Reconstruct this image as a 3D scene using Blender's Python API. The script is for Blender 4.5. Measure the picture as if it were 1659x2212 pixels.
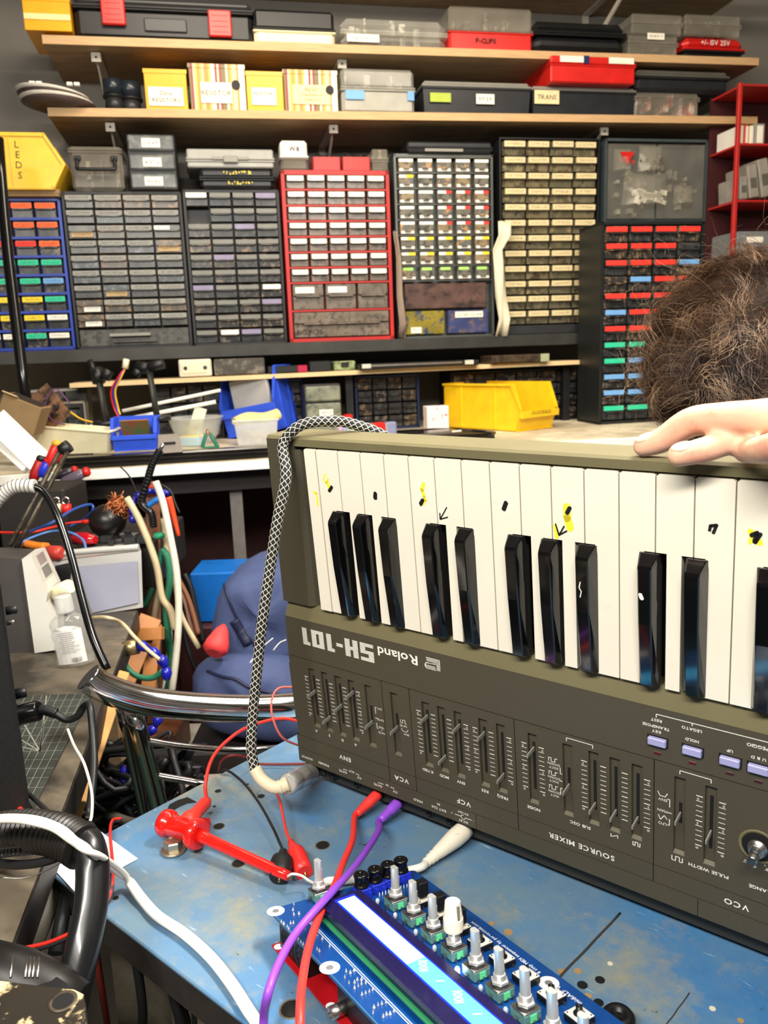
import bpy, math, random
from mathutils import Vector, Matrix, Quaternion
from math import sin, cos, pi, radians, atan2, sqrt
for o in list(bpy.data.objects): bpy.data.objects.remove(o)
SC = bpy.context.scene; COL = SC.collection
random.seed(11)
# ---------------------------------------------------------------- camera
FPX, PCX, PCY, CZ = 1740.0, 829.5, 1106.0, 1.305
MR = Matrix(((0.99933653, -0.03642112, 0.0), (-0.0070648, -0.19384659, 0.98100642), (-0.03572936, -0.98035555, -0.19397528)))
CP = Vector((0, 0, CZ))
cd = bpy.data.cameras.new('camera'); cam = bpy.data.objects.new('camera', cd); COL.objects.link(cam)
cd.sensor_fit = 'VERTICAL'; cd.sensor_height = 36.0; cd.lens = 36.0 * FPX / 2212; cd.clip_start = .02; cd.clip_end = 50
cd.dof.use_dof = True; cd.dof.focus_distance = .62; cd.dof.aperture_fstop = cd.lens / 1.9
R3 = MR @ Matrix(((1, 0, 0), (0, -1, 0), (0, 0, -1)))
cam.matrix_world = Matrix.Translation(CP) @ R3.to_4x4()
SC.camera = cam
# ---------------------------------------------------------------- light
wd = bpy.data.worlds.new('world'); SC.world = wd; wd.use_nodes = True
wd.node_tree.nodes['Background'].inputs[0].default_value = (1, .93, .82, 1); wd.node_tree.nodes['Background'].inputs[1].default_value = .13
def area(name, loc, target, sx, sy, power, color, spread=180):
    l = bpy.data.lights.new(name, 'AREA'); l.shape = 'RECTANGLE'; l.size = sx; l.size_y = sy; l.energy = power; l.color = color; l.spread = radians(spread)
    o = bpy.data.objects.new(name, l); COL.objects.link(o); o.location = loc
    o.rotation_euler = (Vector(target) - Vector(loc)).to_track_quat('-Z', 'Y').to_euler(); return o
area('bench_lamp', (.42, .62, 2.05), (.22, .60, .95), .45, .14, 27, (1, .95, .86))
area('front_tube_lamp', (-.35, -.35, 2.05), (.15, .8, 1.0), 1.2, .14, 35, (1, .95, .86))
area('back_tube_lamp', (.2, 1.35, 2.35), (.4, 1.95, 1.3), 1.5, .15, 24, (1, .86, .68))
SC.view_settings.view_transform = 'Standard'; SC.view_settings.look = 'None'; SC.view_settings.gamma = 1; SC.view_settings.use_curve_mapping = False
SC.view_settings.exposure = 0.15
# ---------------------------------------------------------------- frames: wall, synth, pixels to real planes
PSI = radians(11.282354)
UV = Vector((cos(PSI), sin(PSI), 0)); NV = Vector((-sin(PSI), cos(PSI), 0)); ZV = Vector((0, 0, 1))
def W(s, D, z): return UV * s + NV * D + ZV * z
def ray(px, py): return MR @ Vector(((px - PCX) / FPX, (py - PCY) / FPX, 1))
def onw(px, py, D):
    r = ray(px, py); p = CP + r * (D / r.dot(NV)); return p.dot(UV), p.z
def onz(px, py, z):
    r = ray(px, py); return CP + r * ((z - CZ) / r.z)
def dep(px, py, d): return CP + ray(px, py) * d
SA = Matrix(((0.7869472, 0.047333, 0.61520215), (-0.61694911, 0.07551062, 0.78337216), (-0.00937494, -0.99602095, 0.08862492)))
SO = Vector((-0.05352843, 0.64709174, 1.23074786))
def SW(x, y, z=0): return SO + SA @ Vector((x, y, z)) * .001
# ---------------------------------------------------------------- materials
def lin(c): return c / 12.92 if c <= .04045 else ((c + .055) / 1.055) ** 2.4
def rgb(h):
    if isinstance(h, str): return tuple(lin(int(h[i:i+2], 16) / 255) for i in (0, 2, 4))
    return h
MATS = {}
def mat(name, col, rough=.5, metal=0, var=.12, scale=30, coat=0, emit=0, alpha=1, trans=0, col2=None, sc2=8, th=.5, bump=0, stretch=None, emitc=None, ior=1.45, soft=.08):
    if name in MATS: return MATS[name]
    m = bpy.data.materials.new(name); m.use_nodes = True; nt = m.node_tree; N = nt.nodes; L = nt.links; b = N['Principled BSDF']
    c = rgb(col); b.inputs['Roughness'].default_value = rough; b.inputs['Metallic'].default_value = metal
    b.inputs['Coat Weight'].default_value = coat; b.inputs['Coat Roughness'].default_value = .06; b.inputs['Alpha'].default_value = alpha
    b.inputs['Transmission Weight'].default_value = trans; b.inputs['IOR'].default_value = ior
    tc = N.new('ShaderNodeTexCoord'); src = tc.outputs['Object']
    if stretch:
        mp = N.new('ShaderNodeMapping'); mp.inputs['Scale'].default_value = stretch; L.new(src, mp.inputs[0]); src = mp.outputs[0]
    nz = N.new('ShaderNodeTexNoise'); nz.inputs['Scale'].default_value = scale; nz.inputs['Detail'].default_value = 6; L.new(src, nz.inputs['Vector'])
    rp = N.new('ShaderNodeValToRGB'); rp.color_ramp.elements[0].position = .25; rp.color_ramp.elements[1].position = .75
    rp.color_ramp.elements[0].color = tuple(x * (1 - var) for x in c) + (1,); rp.color_ramp.elements[1].color = tuple(min(1, x * (1 + var)) for x in c) + (1,)
    L.new(nz.outputs['Fac'], rp.inputs[0]); out = rp.outputs[0]
    if col2:
        n2 = N.new('ShaderNodeTexNoise'); n2.inputs['Scale'].default_value = sc2; n2.inputs['Detail'].default_value = 8; n2.inputs['Roughness'].default_value = .65; L.new(src, n2.inputs['Vector'])
        r2 = N.new('ShaderNodeValToRGB'); r2.color_ramp.elements[0].position = th - soft; r2.color_ramp.elements[1].position = th + soft
        L.new(n2.outputs['Fac'], r2.inputs[0]); mx = N.new('ShaderNodeMix'); mx.data_type = 'RGBA'; L.new(r2.outputs[0], mx.inputs[0]); L.new(out, mx.inputs[6]); mx.inputs[7].default_value = rgb(col2) + (1,); out = mx.outputs[2]
    L.new(out, b.inputs['Base Color'])
    if bump:
        bp = N.new('ShaderNodeBump'); bp.inputs['Strength'].default_value = bump; bp.inputs['Distance'].default_value = .002; L.new(nz.outputs['Fac'], bp.inputs['Height']); L.new(bp.outputs[0], b.inputs['Normal'])
    if emit:
        b.inputs['Emission Color'].default_value = rgb(emitc or col) + (1,); b.inputs['Emission Strength'].default_value = emit
    MATS[name] = m; return m
def clear(name, col, alpha=.35, rough=.25): return mat(name, col, rough, alpha=alpha, var=.2, scale=18)
# ---------------------------------------------------------------- mesh builder
class MB:
    def __init__(s): s.v = []; s.f = []; s.sm = []
    def add(s, vs, fs, smooth=False):
        b = len(s.v); s.v += [Vector(v) for v in vs]; s.f += [tuple(b + i for i in f) for f in fs]; s.sm += [smooth] * len(fs); return s
    def box(s, x0, x1, y0, y1, z0, z1, bev=0, M=None):
        if bev <= 0:
            vs = [(x, y, z) for z in (z0, z1) for y in (y0, y1) for x in (x0, x1)]
            fs = [(0, 2, 3, 1), (4, 5, 7, 6), (0, 1, 5, 4), (2, 6, 7, 3), (0, 4, 6, 2), (1, 3, 7, 5)]
        else:
            bev = min(bev, abs(x1 - x0) * .49, abs(y1 - y0) * .49, abs(z1 - z0) * .49); vs = []; fs = []
            idx = {}
            X = (x0, x1); Y = (y0, y1); Z = (z0, z1); sg = (1, -1)
            for i in (0, 1):
                for j in (0, 1):
                    for k in (0, 1):
                        for a in range(3):
                            p = [X[i] + sg[i] * bev, Y[j] + sg[j] * bev, Z[k] + sg[k] * bev]; p[a] = (X, Y, Z)[a][(i, j, k)[a]]
                            idx[i, j, k, a] = len(vs); vs.append(tuple(p))
            for a in range(3):
                b_, c_ = [q for q in range(3) if q != a]
                for w in (0, 1):
                    q = []
                    for (m, n_) in ((0, 0), (1, 0), (1, 1), (0, 1)):
                        t = [0, 0, 0]; t[a] = w; t[b_] = m; t[c_] = n_; q.append(idx[t[0], t[1], t[2], a])
                    fs.append(tuple(q))
                for m in (0, 1):
                    for n_ in (0, 1):
                        q = []
                        t = [0, 0, 0]; t[b_] = m; t[c_] = n_
                        t[a] = 0; q.append(idx[t[0], t[1], t[2], b_]); q.append(idx[t[0], t[1], t[2], c_])
                        t[a] = 1; q.append(idx[t[0], t[1], t[2], c_]); q.append(idx[t[0], t[1], t[2], b_]); fs.append(tuple(q))
            for i in (0, 1):
                for j in (0, 1):
                    for k in (0, 1): fs.append((idx[i, j, k, 0], idx[i, j, k, 1], idx[i, j, k, 2]))
        if M: vs = [M @ Vector(v) for v in vs]
        return s.add(vs, fs)
    def prism(s, poly, a, b, axis='z', M=None):
        # polygon in the two other axes, extruded from a to b
        n = len(poly); vs = []
        for h in (a, b):
            for p, q in poly: vs.append({'z': (p, q, h), 'y': (p, h, q), 'x': (h, p, q)}[axis])
        fs = [tuple(range(n - 1, -1, -1)), tuple(range(n, 2 * n))] + [(i, (i + 1) % n, n + (i + 1) % n, n + i) for i in range(n)]
        if M: vs = [M @ Vector(v) for v in vs]
        return s.add(vs, fs)
    def hexa(s, lo, hi):
        return s.add(list(lo) + list(hi), [(0, 3, 2, 1), (4, 5, 6, 7)] + [(i, (i + 1) % 4, 4 + (i + 1) % 4, 4 + i) for i in range(4)])
    def lathe(s, prof, n=20, M=None, smooth=True, cap=True):
        # prof: [(r, h)] about z
        vs = []; fs = []
        for r, h in prof:
            for i in range(n): a = 2 * pi * i / n; vs.append((r * cos(a), r * sin(a), h))
        k = len(prof)
        for j in range(k - 1):
            for i in range(n): fs.append((j * n + i, j * n + (i + 1) % n, (j + 1) * n + (i + 1) % n, (j + 1) * n + i))
        if M: vs = [M @ Vector(v) for v in vs]
        b = len(s.v); s.add(vs, fs, smooth)
        if cap:
            s.f += [tuple(b + i for i in range(n - 1, -1, -1)), tuple(b + (k - 1) * n + i for i in range(n))]; s.sm += [False, False]
        return s
    def cyl(s, p, q, r, r2=None, n=16, smooth=True):
        p = Vector(p); q = Vector(q); d = q - p; M = Matrix.Translation(p) @ d.to_track_quat('Z', 'Y').to_matrix().to_4x4()
        return s.lathe([(r, 0), (r if r2 is None else r2, d.length)], n, M, smooth)
    def lath(s, p, q, prof, n=20, smooth=True):
        # prof heights as fractions of |pq|
        p = Vector(p); q = Vector(q); d = q - p; M = Matrix.Translation(p) @ d.to_track_quat('Z', 'Y').to_matrix().to_4x4()
        return s.lathe([(r, h * d.length) for r, h in prof], n, M, smooth)
    def tube(s, pts, r, n=8, sub=6, cap=True, flat=None):
        pts = spline(pts, sub) if sub > 1 else [Vector(p) for p in pts]
        k = len(pts); vs = []; fs = []; up = None
        for i, p in enumerate(pts):
            t = (pts[min(i + 1, k - 1)] - pts[max(i - 1, 0)])
            if t.length < 1e-9: t = Vector((0, 0, 1))
            t.normalize()
            if up is None:
                up = Vector((0, 0, 1)) if abs(t.z) < .9 else Vector((1, 0, 0))
            up = (up - t * up.dot(t)).normalized(); sd = t.cross(up)
            rr = r(i / (k - 1)) if callable(r) else r
            for j in range(n):
                a = 2 * pi * j / n; vs.append(p + (sd * cos(a) * (flat or 1) + up * sin(a)) * rr)
        for i in range(k - 1):
            for j in range(n): fs.append((i * n + j, i * n + (j + 1) % n, (i + 1) * n + (j + 1) % n, (i + 1) * n + j))
        b = len(s.v); s.add(vs, fs, True)
        if cap: s.f += [tuple(b + i for i in range(n - 1, -1, -1)), tuple(b + (k - 1) * n + i for i in range(n))]; s.sm += [False, False]
        return s
    def sphere(s, c, r, sx=1, sy=1, sz=1, nu=16, nv=10):
        c = Vector(c); vs = []; fs = []
        for j in range(nv + 1):
            th = pi * j / nv
            for i in range(nu): a = 2 * pi * i / nu; vs.append(c + Vector((r * sx * sin(th) * cos(a), r * sy * sin(th) * sin(a), r * sz * cos(th))))
        for j in range(nv):
            for i in range(nu): fs.append((j * nu + i, (j + 1) * nu + i, (j + 1) * nu + (i + 1) % nu, j * nu + (i + 1) % nu))
        return s.add(vs, fs, True)
    def build(s, name, m, parent=None, world=False, loc=None):
        """world=True: vertices are world coordinates; origin goes to the lowest middle of the mesh (top level) or is made local to the parent."""
        vs = s.v; o = None
        if parent is None and (world or loc is None):
            c = Vector((sum(v.x for v in vs) / len(vs), sum(v.y for v in vs) / len(vs), min(v.z for v in vs)))
            vs = [v - c for v in vs]; loc = c
        elif parent is not None and world:
            inv = PM[parent.name].inverted(); vs = [inv @ v for v in vs]
        me = bpy.data.meshes.new(name); me.from_pydata([tuple(v) for v in vs], [], s.f)
        me.polygons.foreach_set('use_smooth', s.sm)
        ms = m if isinstance(m, (list, tuple)) else [m]
        for q in ms: me.materials.append(q)
        if getattr(s, 'mi', None): me.polygons.foreach_set('material_index', s.mi)
        me.validate(); fixn(me); me.update()
        o = bpy.data.objects.new(name, me); COL.objects.link(o)
        if parent is not None: o.parent = parent; PM[o.name] = PM[parent.name].copy()
        else: o.location = loc; PM[o.name] = Matrix.Translation(loc)
        return o
import bmesh
def fixn(me):
    bm = bmesh.new(); bm.from_mesh(me); bmesh.ops.recalc_face_normals(bm, faces=bm.faces); bm.to_mesh(me); bm.free()
PM = {}
def spline(pts, sub=6):
    P = [Vector(p) for p in pts]
    if len(P) < 3: return P
    P = [P[0] * 2 - P[1]] + P + [P[-1] * 2 - P[-2]]; out = []
    for i in range(1, len(P) - 2):
        a, b, c, d = P[i-1:i+3]
        for k in range(sub):
            t = k / sub; out.append(.5 * ((2 * b) + (c - a) * t + (2 * a - 5 * b + 4 * c - d) * t * t + (3 * b - a - 3 * c + d) * t ** 3))
    out.append(P[-2]); return out
def tag(o, label, cat=None, group=None):
    o['label'] = label
    if cat: o['category'] = cat
    if group: o['group'] = group
    return o
def thing(name, label, cat, loc=(0, 0, 0), rz=0, group=None, M=None):
    o = bpy.data.objects.new(name, None); o.empty_display_size = .02; COL.objects.link(o)
    if M is None: M = Matrix.Translation(Vector(loc)) @ Matrix.Rotation(rz, 4, 'Z')
    o.matrix_world = M; PM[o.name] = M.copy(); return tag(o, label, cat, group)
def wthing(name, label, cat, s, D, z, group=None, turn=0): return thing(name, label, cat, W(s, D, z), PSI + radians(turn), group)
def struct(o): o['kind'] = 'structure'; return o
def dup(o, M=None, label=None, group=None):
    r = o.copy(); COL.objects.link(r); PM[r.name] = PM[o.name].copy()
    if M is not None: r.matrix_world = M; PM[r.name] = M.copy()
    if label: r['label'] = label
    if group: r['group'] = group
    for c in list(o.children): dupc(c, r)
    return r
def dupc(c, p):
    d = c.copy(); COL.objects.link(d); d.parent = p; PM[d.name] = PM[p.name].copy()
    for g in list(c.children): dupc(g, d)
def text_mesh(txt, size, ext=.0002, bold=0, ax='CENTER', shear=0, sp=1):
    cu = bpy.data.curves.new('t', 'FONT'); cu.body = txt; cu.size = size; cu.extrude = ext; cu.offset = bold; cu.align_x = ax; cu.align_y = 'CENTER'; cu.shear = shear; cu.space_character = sp; cu.resolution_u = 2
    o = bpy.data.objects.new('t', cu); COL.objects.link(o); dg = bpy.context.evaluated_depsgraph_get()
    me = bpy.data.meshes.new_from_object(o.evaluated_get(dg)); vs = [v.co.copy() for v in me.vertices]; fs = [tuple(p.vertices) for p in me.polygons]
    bpy.data.objects.remove(o); bpy.data.curves.remove(cu); bpy.data.meshes.remove(me); return vs, fs
def put_text(mb, txt, size, M, **k):
    vs, fs = text_mesh(txt, size, **k); mb.add([M @ v for v in vs], fs)
def face_front(x, y, z): # text plane whose normal is -y (faces the camera on the wall)
    return Matrix.Translation((x, y, z)) @ Matrix.Rotation(pi / 2, 4, 'X')
# ---------------------------------------------------------------- glyphs
CH = 'ABCDEFGHIJKLMNOPQRSTUVWXYZabcdefghijklmnopqrstuvwxyz0123456789-+~.,/&\'"'
GL = {}; GB = {}
def make_glyphs(G_, off_):
    obs = []
    for ch in CH:
        cu = bpy.data.curves.new('g', 'FONT'); cu.body = ch; cu.size = 1; cu.resolution_u = 2; cu.align_y = 'BOTTOM_BASELINE'; cu.offset = off_
        o = bpy.data.objects.new('g', cu); COL.objects.link(o); obs.append((ch, o, cu))
    dg = bpy.context.evaluated_depsgraph_get()
    for ch, o, cu in obs:
        me = bpy.data.meshes.new_from_object(o.evaluated_get(dg)); xs = [v.co.x for v in me.vertices] or [0, .3]; x0 = min(xs)
        G_[ch] = ([Vector((v.co.x - x0, v.co.y, 0)) for v in me.vertices], [tuple(p.vertices) for p in me.polygons], max(xs) - x0)
        bpy.data.objects.remove(o); bpy.data.curves.remove(cu); bpy.data.meshes.remove(me)
make_glyphs(GL, 0); make_glyphs(GB, .016)
def tw(t, sp=.09): return sum((GL[c][2] + sp) if c in GL else .33 for c in t) - sp
def put_text(mb, t, size, M, align=0, sx=1, sp=.09, bold=0):
    """text centred on M's origin, reading along M's x, tops towards M's y; align -1 left, 1 right"""
    w = tw(t, sp); x = -w / 2 if align == 0 else (0 if align < 0 else -w)
    for c in t:
        if c not in GL: x += .33; continue
        vs, fs, cw = (GB if bold else GL)[c]
        mb.add([M @ Vector(((v.x + x) * size * sx, (v.y - .36) * size, 0)) for v in vs], fs)
        x += cw + sp
    return mb
RN = random.Random(5)
def scrib(mb, x0, x1, zc, h, y, w=.0012, n=None):
    n = n or max(2, int((x1 - x0) / h / .7))
    for i in range(n):
        a = x0 + (x1 - x0) * (i + .5) / n; hw = (x1 - x0) / n * .36; P = [(a + RN.uniform(-hw, hw), zc + RN.uniform(-h / 2, h / 2)) for _ in range(4)]
        for (p, q), (r, t) in zip(P, P[1:]):
            d = Vector((r - p, t - q)); 
            if d.length < 1e-5: continue
            nn = Vector((-d.y, d.x)).normalized() * w / 2
            mb.add([(p - nn.x, y, q - nn.y), (p + nn.x, y, q + nn.y), (r + nn.x, y, t + nn.y), (r - nn.x, y, t - nn.y)], [(0, 1, 2, 3)])
# ---------------------------------------------------------------- common materials
wood = mat('plywood', 'a08868', .6, var=.22, scale=14, stretch=(1, 6, 6), col2='8f7454', sc2=5, th=.6)
woodedge = mat('plywood_edge', 'c4a074', .6, var=.2, scale=60, stretch=(.3, 1, 9))
wallp = mat('grey_paint', '77736c', .8, var=.08, scale=5)
blackp = mat('black_plastic', '17181a', .45, var=.25)
blackm = mat('black_matt', '101011', .8, var=.3)
darkp = mat('dark_grey_plastic', '2b2c2e', .5, var=.2)
greyp = mat('grey_plastic', '8d8c85', .5, var=.1)
whitep = mat('white_plastic', 'e8e5dc', .45, var=.06)
creamp = mat('cream_plastic', 'e6dcb8', .45, var=.06)
yel = mat('yellow_plastic', 'f0c21c', .38, var=.1)
redp = mat('red_plastic', 'c9211c', .35, var=.15)
redm = mat('red_metal', 'b3221f', .45, var=.2, scale=12)
bluep = mat('blue_plastic', '3458d8', .35, var=.15)
paper = mat('paper', 'efe9da', .8, var=.05)
ink = mat('black_ink', '0c0c0e', .6, var=.1)
chrome = mat('chrome', 'd8d8d8', .12, metal=1, var=.1)
steel = mat('brushed_steel', 'b9b7b2', .32, metal=1, var=.15, scale=80)
darksteel = mat('dark_steel', '3a3b3d', .45, metal=.6, var=.2)
wht = mat('white_paint', 'f4f1e8', .4, var=.04)
# ---------------------------------------------------------------- room
def wstruct(name, m, s0, s1, D0, D1, z0, z1, bev=0):
    o = MB().box(s0, s1, D0, D1, z0, z1, bev).build(name, m, loc=(0, 0, 0)); o.rotation_euler = (0, 0, PSI); return struct(o)
wstruct('floor', mat('green_floor', '3d5a4a', .6, var=.2, col2='2c3a35', sc2=3), -1.6, 2.6, -1.6, 2.47, -.02, 0)
wstruct('wall_back', wallp, -1.6, 2.6, 2.45, 2.53, 0, 2.75)
wstruct('wall_left', wallp, -1.66, -1.6, -1.6, 2.45, 0, 2.75)
wstruct('wall_right', wallp, 2.6, 2.66, -1.6, 2.45, 0, 2.75)
wstruct('ceiling', mat('ceiling_paint', 'b9b4a8', .9), -1.6, 2.6, -1.6, 2.45, 2.75, 2.80)
# ---------------------------------------------------------------- shelves
def shz(s): return 1.9023 + (s + .3435) * (1.918 - 1.9023) / 1.886
def tpz(s): return 2.0595 + (s + .3384) * .01 / 1.875
def shelf(label, f, s0, s1, D0, z_=0, brackets=()):
    t = wthing('wall_shelf', label, 'shelf', (s0 + s1) / 2, 2.449, f((s0 + s1) / 2) - .02)
    m = (s0 + s1) / 2; zb = f(m) - .02
    a, b = s0 - m, s1 - m; d0 = D0 - 2.449; za = f(s0) - zb; zc = f(s1) - zb
    lo = [(a, d0 + .003, za - .019), (b, d0 + .003, zc - .019), (b, 0, zc - .019), (a, 0, za - .019)]; hi = [(x, y, z + .019) for x, y, z in lo]
    MB().hexa(lo, hi).build('board', wood, t)
    MB().hexa([(a, d0, za - .019), (b, d0, zc - .019), (b, d0 + .003, zc - .019), (a, d0 + .003, za - .019)], [(a, d0, za), (b, d0, zc), (b, d0 + .003, zc), (a, d0 + .003, za)]).build('front_edge', woodedge, t)
    for s in brackets:
        x = s - m; z = f(s) - .0195 - zb; q = MB()
        q.box(x - .010, x + .010, d0 + .045, -.002, z - .004, z); q.box(x - .010, x + .010, -.006, 0, z - .13, z)
        q.prism([(d0 + .05, z - .003), (d0 + .05, z - .014), (-.03, z - .125), (-.006, z - .125), (-.006, z - .11)], x - .002, x + .002, 'x')
        q.box(x - .011, x + .011, d0 + .040, d0 + .047, z - .022, z - .002)
        bo = q.build('bracket', mat('bracket_white', 'b9b2a6', .5), t)
        MB().cyl((x, d0 + .0395, z - .012), (x, d0 + .041, z - .012), .003, n=8).build('screw', ink, bo)
    return t
S_ = lambda px, py, D=2.2: onw(px, py, D)[0]
shelf('lower plywood shelf holding the striped boxes and black cases', shz, -.3435, 1.545, 2.17, brackets=(S_(236, 262), S_(722, 280), S_(1310, 270)))
shelf('middle plywood shelf carrying toolbox with red latches', tpz, -.3384, 1.54, 2.17, brackets=(S_(205, 110), S_(741, 150)))
z3 = onw(1400, 40, 2.448)[1]
shelf('highest plywood shelf, only its underside in view at top right', lambda s: z3 + .019, -.30, onw(1645, 10, 2.17)[0], 2.10, brackets=(S_(1350, 60),))
# black steel shelf
bz = 1.340
t = wthing('steel_shelf', 'long black steel shelf carrying the row of drawer cabinets', 'shelf', .40, 2.17, bz - .029)
MB().box(-1.1, .655, .0, .275, .004, .027, .002).build('board', darkp, t)
MB().box(-1.1, .655, -.006, .0, -.002, .029, .001).build('front_edge', mat('worn_black_steel', '33332f', .45, var=.3, scale=20), t)
# ---------------------------------------------------------------- drawer cabinets
lab = {k: mat('label_' + k, v, .55, var=.06) for k, v in dict(white='f3eee2', cream='d8c79a', orange='ff6a34', redl='f0392f', green='2fc79a', blue='6fa6de', yellow='f2d531', pink='f0405c').items()}
def fr(name, a, b=None, sc=60, th=.55, r=.3, alpha=1): return mat(name, a, r, var=.35, scale=25, col2=b, sc2=sc, th=th, soft=.05, alpha=alpha)
f_grey = [fr('drawer_grey_%d' % i, a, b) for i, (a, b) in enumerate([('4e4e49', '343431'), ('454746', '2c2d2c'), ('514b43', '8a6e50'), ('404447', '6e7376')])]
f_dark = [fr('drawer_dark_%d' % i, a, b) for i, (a, b) in enumerate([('2c2d2e', '4c4c49'), ('28292b', '75695c'), ('38393a', '202022'), ('33302e', '826e56')])]
f_red = [fr('drawer_warm_%d' % i, a, b) for i, (a, b) in enumerate([('6e655c', '564f48'), ('75695e', '4f4942')])]
f_bei = [fr('drawer_olive_%d' % i, a, b) for i, (a, b) in enumerate([('6b6450', '3f3b30'), ('5d5845', '8c7f60'), ('756b52', '4a3f30')])]
f_clr = [fr('drawer_clear_%d' % i, a, b) for i, (a, b) in enumerate([('6d6a60', '3a3a38'), ('8a7a60', '4a4438'), ('5d605e', 'b08a5c')])]
def cabinet(name, label, s0, s1, D, z0, z1, depth, frame, rim=.006, group=None, turn=0):
    t = wthing(name, label, 'drawer cabinet', (s0 + s1) / 2, D, z0, group, turn); w = (s1 - s0) / 2; h = z1 - z0
    q = MB(); q.box(-w, -w + rim, 0, depth, 0, h); q.box(w - rim, w, 0, depth, 0, h); q.box(-w, w, 0, depth, h - rim, h); q.box(-w, w, 0, depth, 0, rim); q.box(-w + rim, w - rim, .03, depth, rim, h - rim)
    q.build('frame', frame, t); return t, w, h
def drawer(par, x0, x1, z0, z1, m, labels=(), y=.002, style='lip', txt=True, out=0):
    """labels: list of (material, u0, u1, v0, v1) as fractions of the front"""
    w, h = x1 - x0, z1 - z0; q = MB(); y = y - out
    if style == 'lip':
        q.box(x0, x1, y + .004, y + .05 + out, z0, z1); q.box(x0, x1, y - .003, y + .004, z0 + h * .56, z1, .0012); q.box(x0, x1, y, y + .004, z0, z0 + h * .5, .0012)
        q.box(x0 + w * .1, x1 - w * .1, y - .009, y - .002, z0 + h * .50, z0 + h * .56)
    elif style == 'slope':
        q.prism([(y + .006, z0), (y + .05 + out, z0), (y + .05 + out, z1), (y + .006, z1), (y - .006, z0 + h * .93), (y - .004, z0 + h * .52), (y + .004, z0 + h * .46)], x0, x1, 'x')
    else:
        q.box(x0, x1, y, y + .05 + out, z0, z1, .0015); q.box(x0 + w * .3, x1 - w * .3, y - .008, y, z0 + h * .2, z0 + h * .32)
    d = q.build('drawer', m, par)
    for L in labels:
        mm, u0, u1, v0, v1 = L; a, b, c, e = x0 + w * u0, x0 + w * u1, z0 + h * v0, z0 + h * v1
        yf = y - .0045 if style == 'lip' else (y - .0068 if style == 'slope' else y - .001)
        p = MB().box(a, b, yf, yf + .0008, c, e); nf = len(p.f)
        if txt: scrib(p, a + (b - a) * .12, b - (b - a) * .12, (c + e) / 2, (e - c) * .45, yf - .0002, w=.0007)
        p.mi = [0] * nf + [1] * (len(p.f) - nf); p.build('label', [mm, ink], d)
    return d
def grid(t, w, h, cols, rows, x0, x1, z0, z1, mats, labf, style='lip', gap=.0022, skip=(), txt=True):
    cw, rh = (x1 - x0) / cols, (z1 - z0) / rows
    for r in range(rows):
        for c in range(cols):
            if (r, c) in skip: continue
            a = x0 + c * cw + gap; b = x0 + (c + 1) * cw - gap; e = z1 - r * rh - gap; d = z1 - (r + 1) * rh + gap
            drawer(t, a, b, d, e, RN.choice(mats), labf(r, c), style=style, txt=txt, out=RN.choice((0, 0, 0, .002, .004)))
PX = lambda x0, y0, x1, y1, D: (onw(x0, (y0 + y1) / 2, D)[0], onw(x1, (y0 + y1) / 2, D)[0], onw((x0 + x1) / 2, y1, D)[1], onw((x0 + x1) / 2, y0, D)[1])
G = 'parts drawer cabinets on the steel shelf'
# A blue
s1 = S_(146, 590); z1 = onw(100, 428, 2.2)[1]
t, w, h = cabinet('drawer_cabinet', 'blue framed drawer cabinet with orange, green and yellow labels, at far left', s1 - .285, s1, 2.2, bz, z1, .15, mat('blue_frame', '1c3ca4', .4, var=.15))
LC = [['redl', 'redl', 'orange', 'orange', 'orange'], ['orange', 'orange', 'orange', 'orange', 'orange'], ['white', 'orange', 'redl', 'redl', 'orange'], ['green', 'green', 'green', 'green', 'green'], ['green', 'green', 'green', 'green', 'blue'], ['yellow', 'yellow', 'yellow', 'yellow', 'green'], ['green', 'yellow', 'yellow', 'yellow', 'white'], ['white', 'white', 'white', 'green', 'white']]
for r in range(9): MB().box(-w + .006, w - .006, -.003, .02, h - .004 - r * (h - .01) / 8 - .003, h - .004 - r * (h - .01) / 8 + .003).build('divider', MATS['blue_frame'], t)
grid(t, w, h, 5, 8, -w + .006, w - .008, .005, h - .006, f_dark, lambda r, c: [(lab[LC[r][c]], .0, 1, .60, .93)], gap=.0035)
# B grey-fronted
s0, s1 = S_(150, 590), S_(404, 590); z1 = onw(270, 414, 2.2)[1]
t, w, h = cabinet('drawer_cabinet', 'black drawer cabinet of grey drawers with one wide drawer at the bottom', s0, s1, 2.2, bz, z1, .15, blackp)
def lb(r, c):
    k = (r * 7 + c * 5) % 11
    if (r, c) == (2, 3): return [(lab['white'], .0, .6, .62, .92)]
    if (r, c) in ((7, 0), (8, 0)): return [(lab['white'], .28, .9, .08, .46)]
    if k == 3: return [(lab['blue'], .05, .95, .05, .45)] if r == 1 else [(mat('card', 'b59a72', .7), .1, .9, .1, .5)]
    return [(mat('tape_grey', '8f8e88', .5), .0, .97, .60, .95)]
grid(t, w, h, 4, 9, -w + .006, w - .006, .052, h - .005, f_grey, lb)
d = drawer(t, -w + .008, w - .008, .006, .048, f_grey[0], style='flat')
MB().box(-.06, .04, -.012, .002, .03, .037).build('handle', greyp, d)
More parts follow.
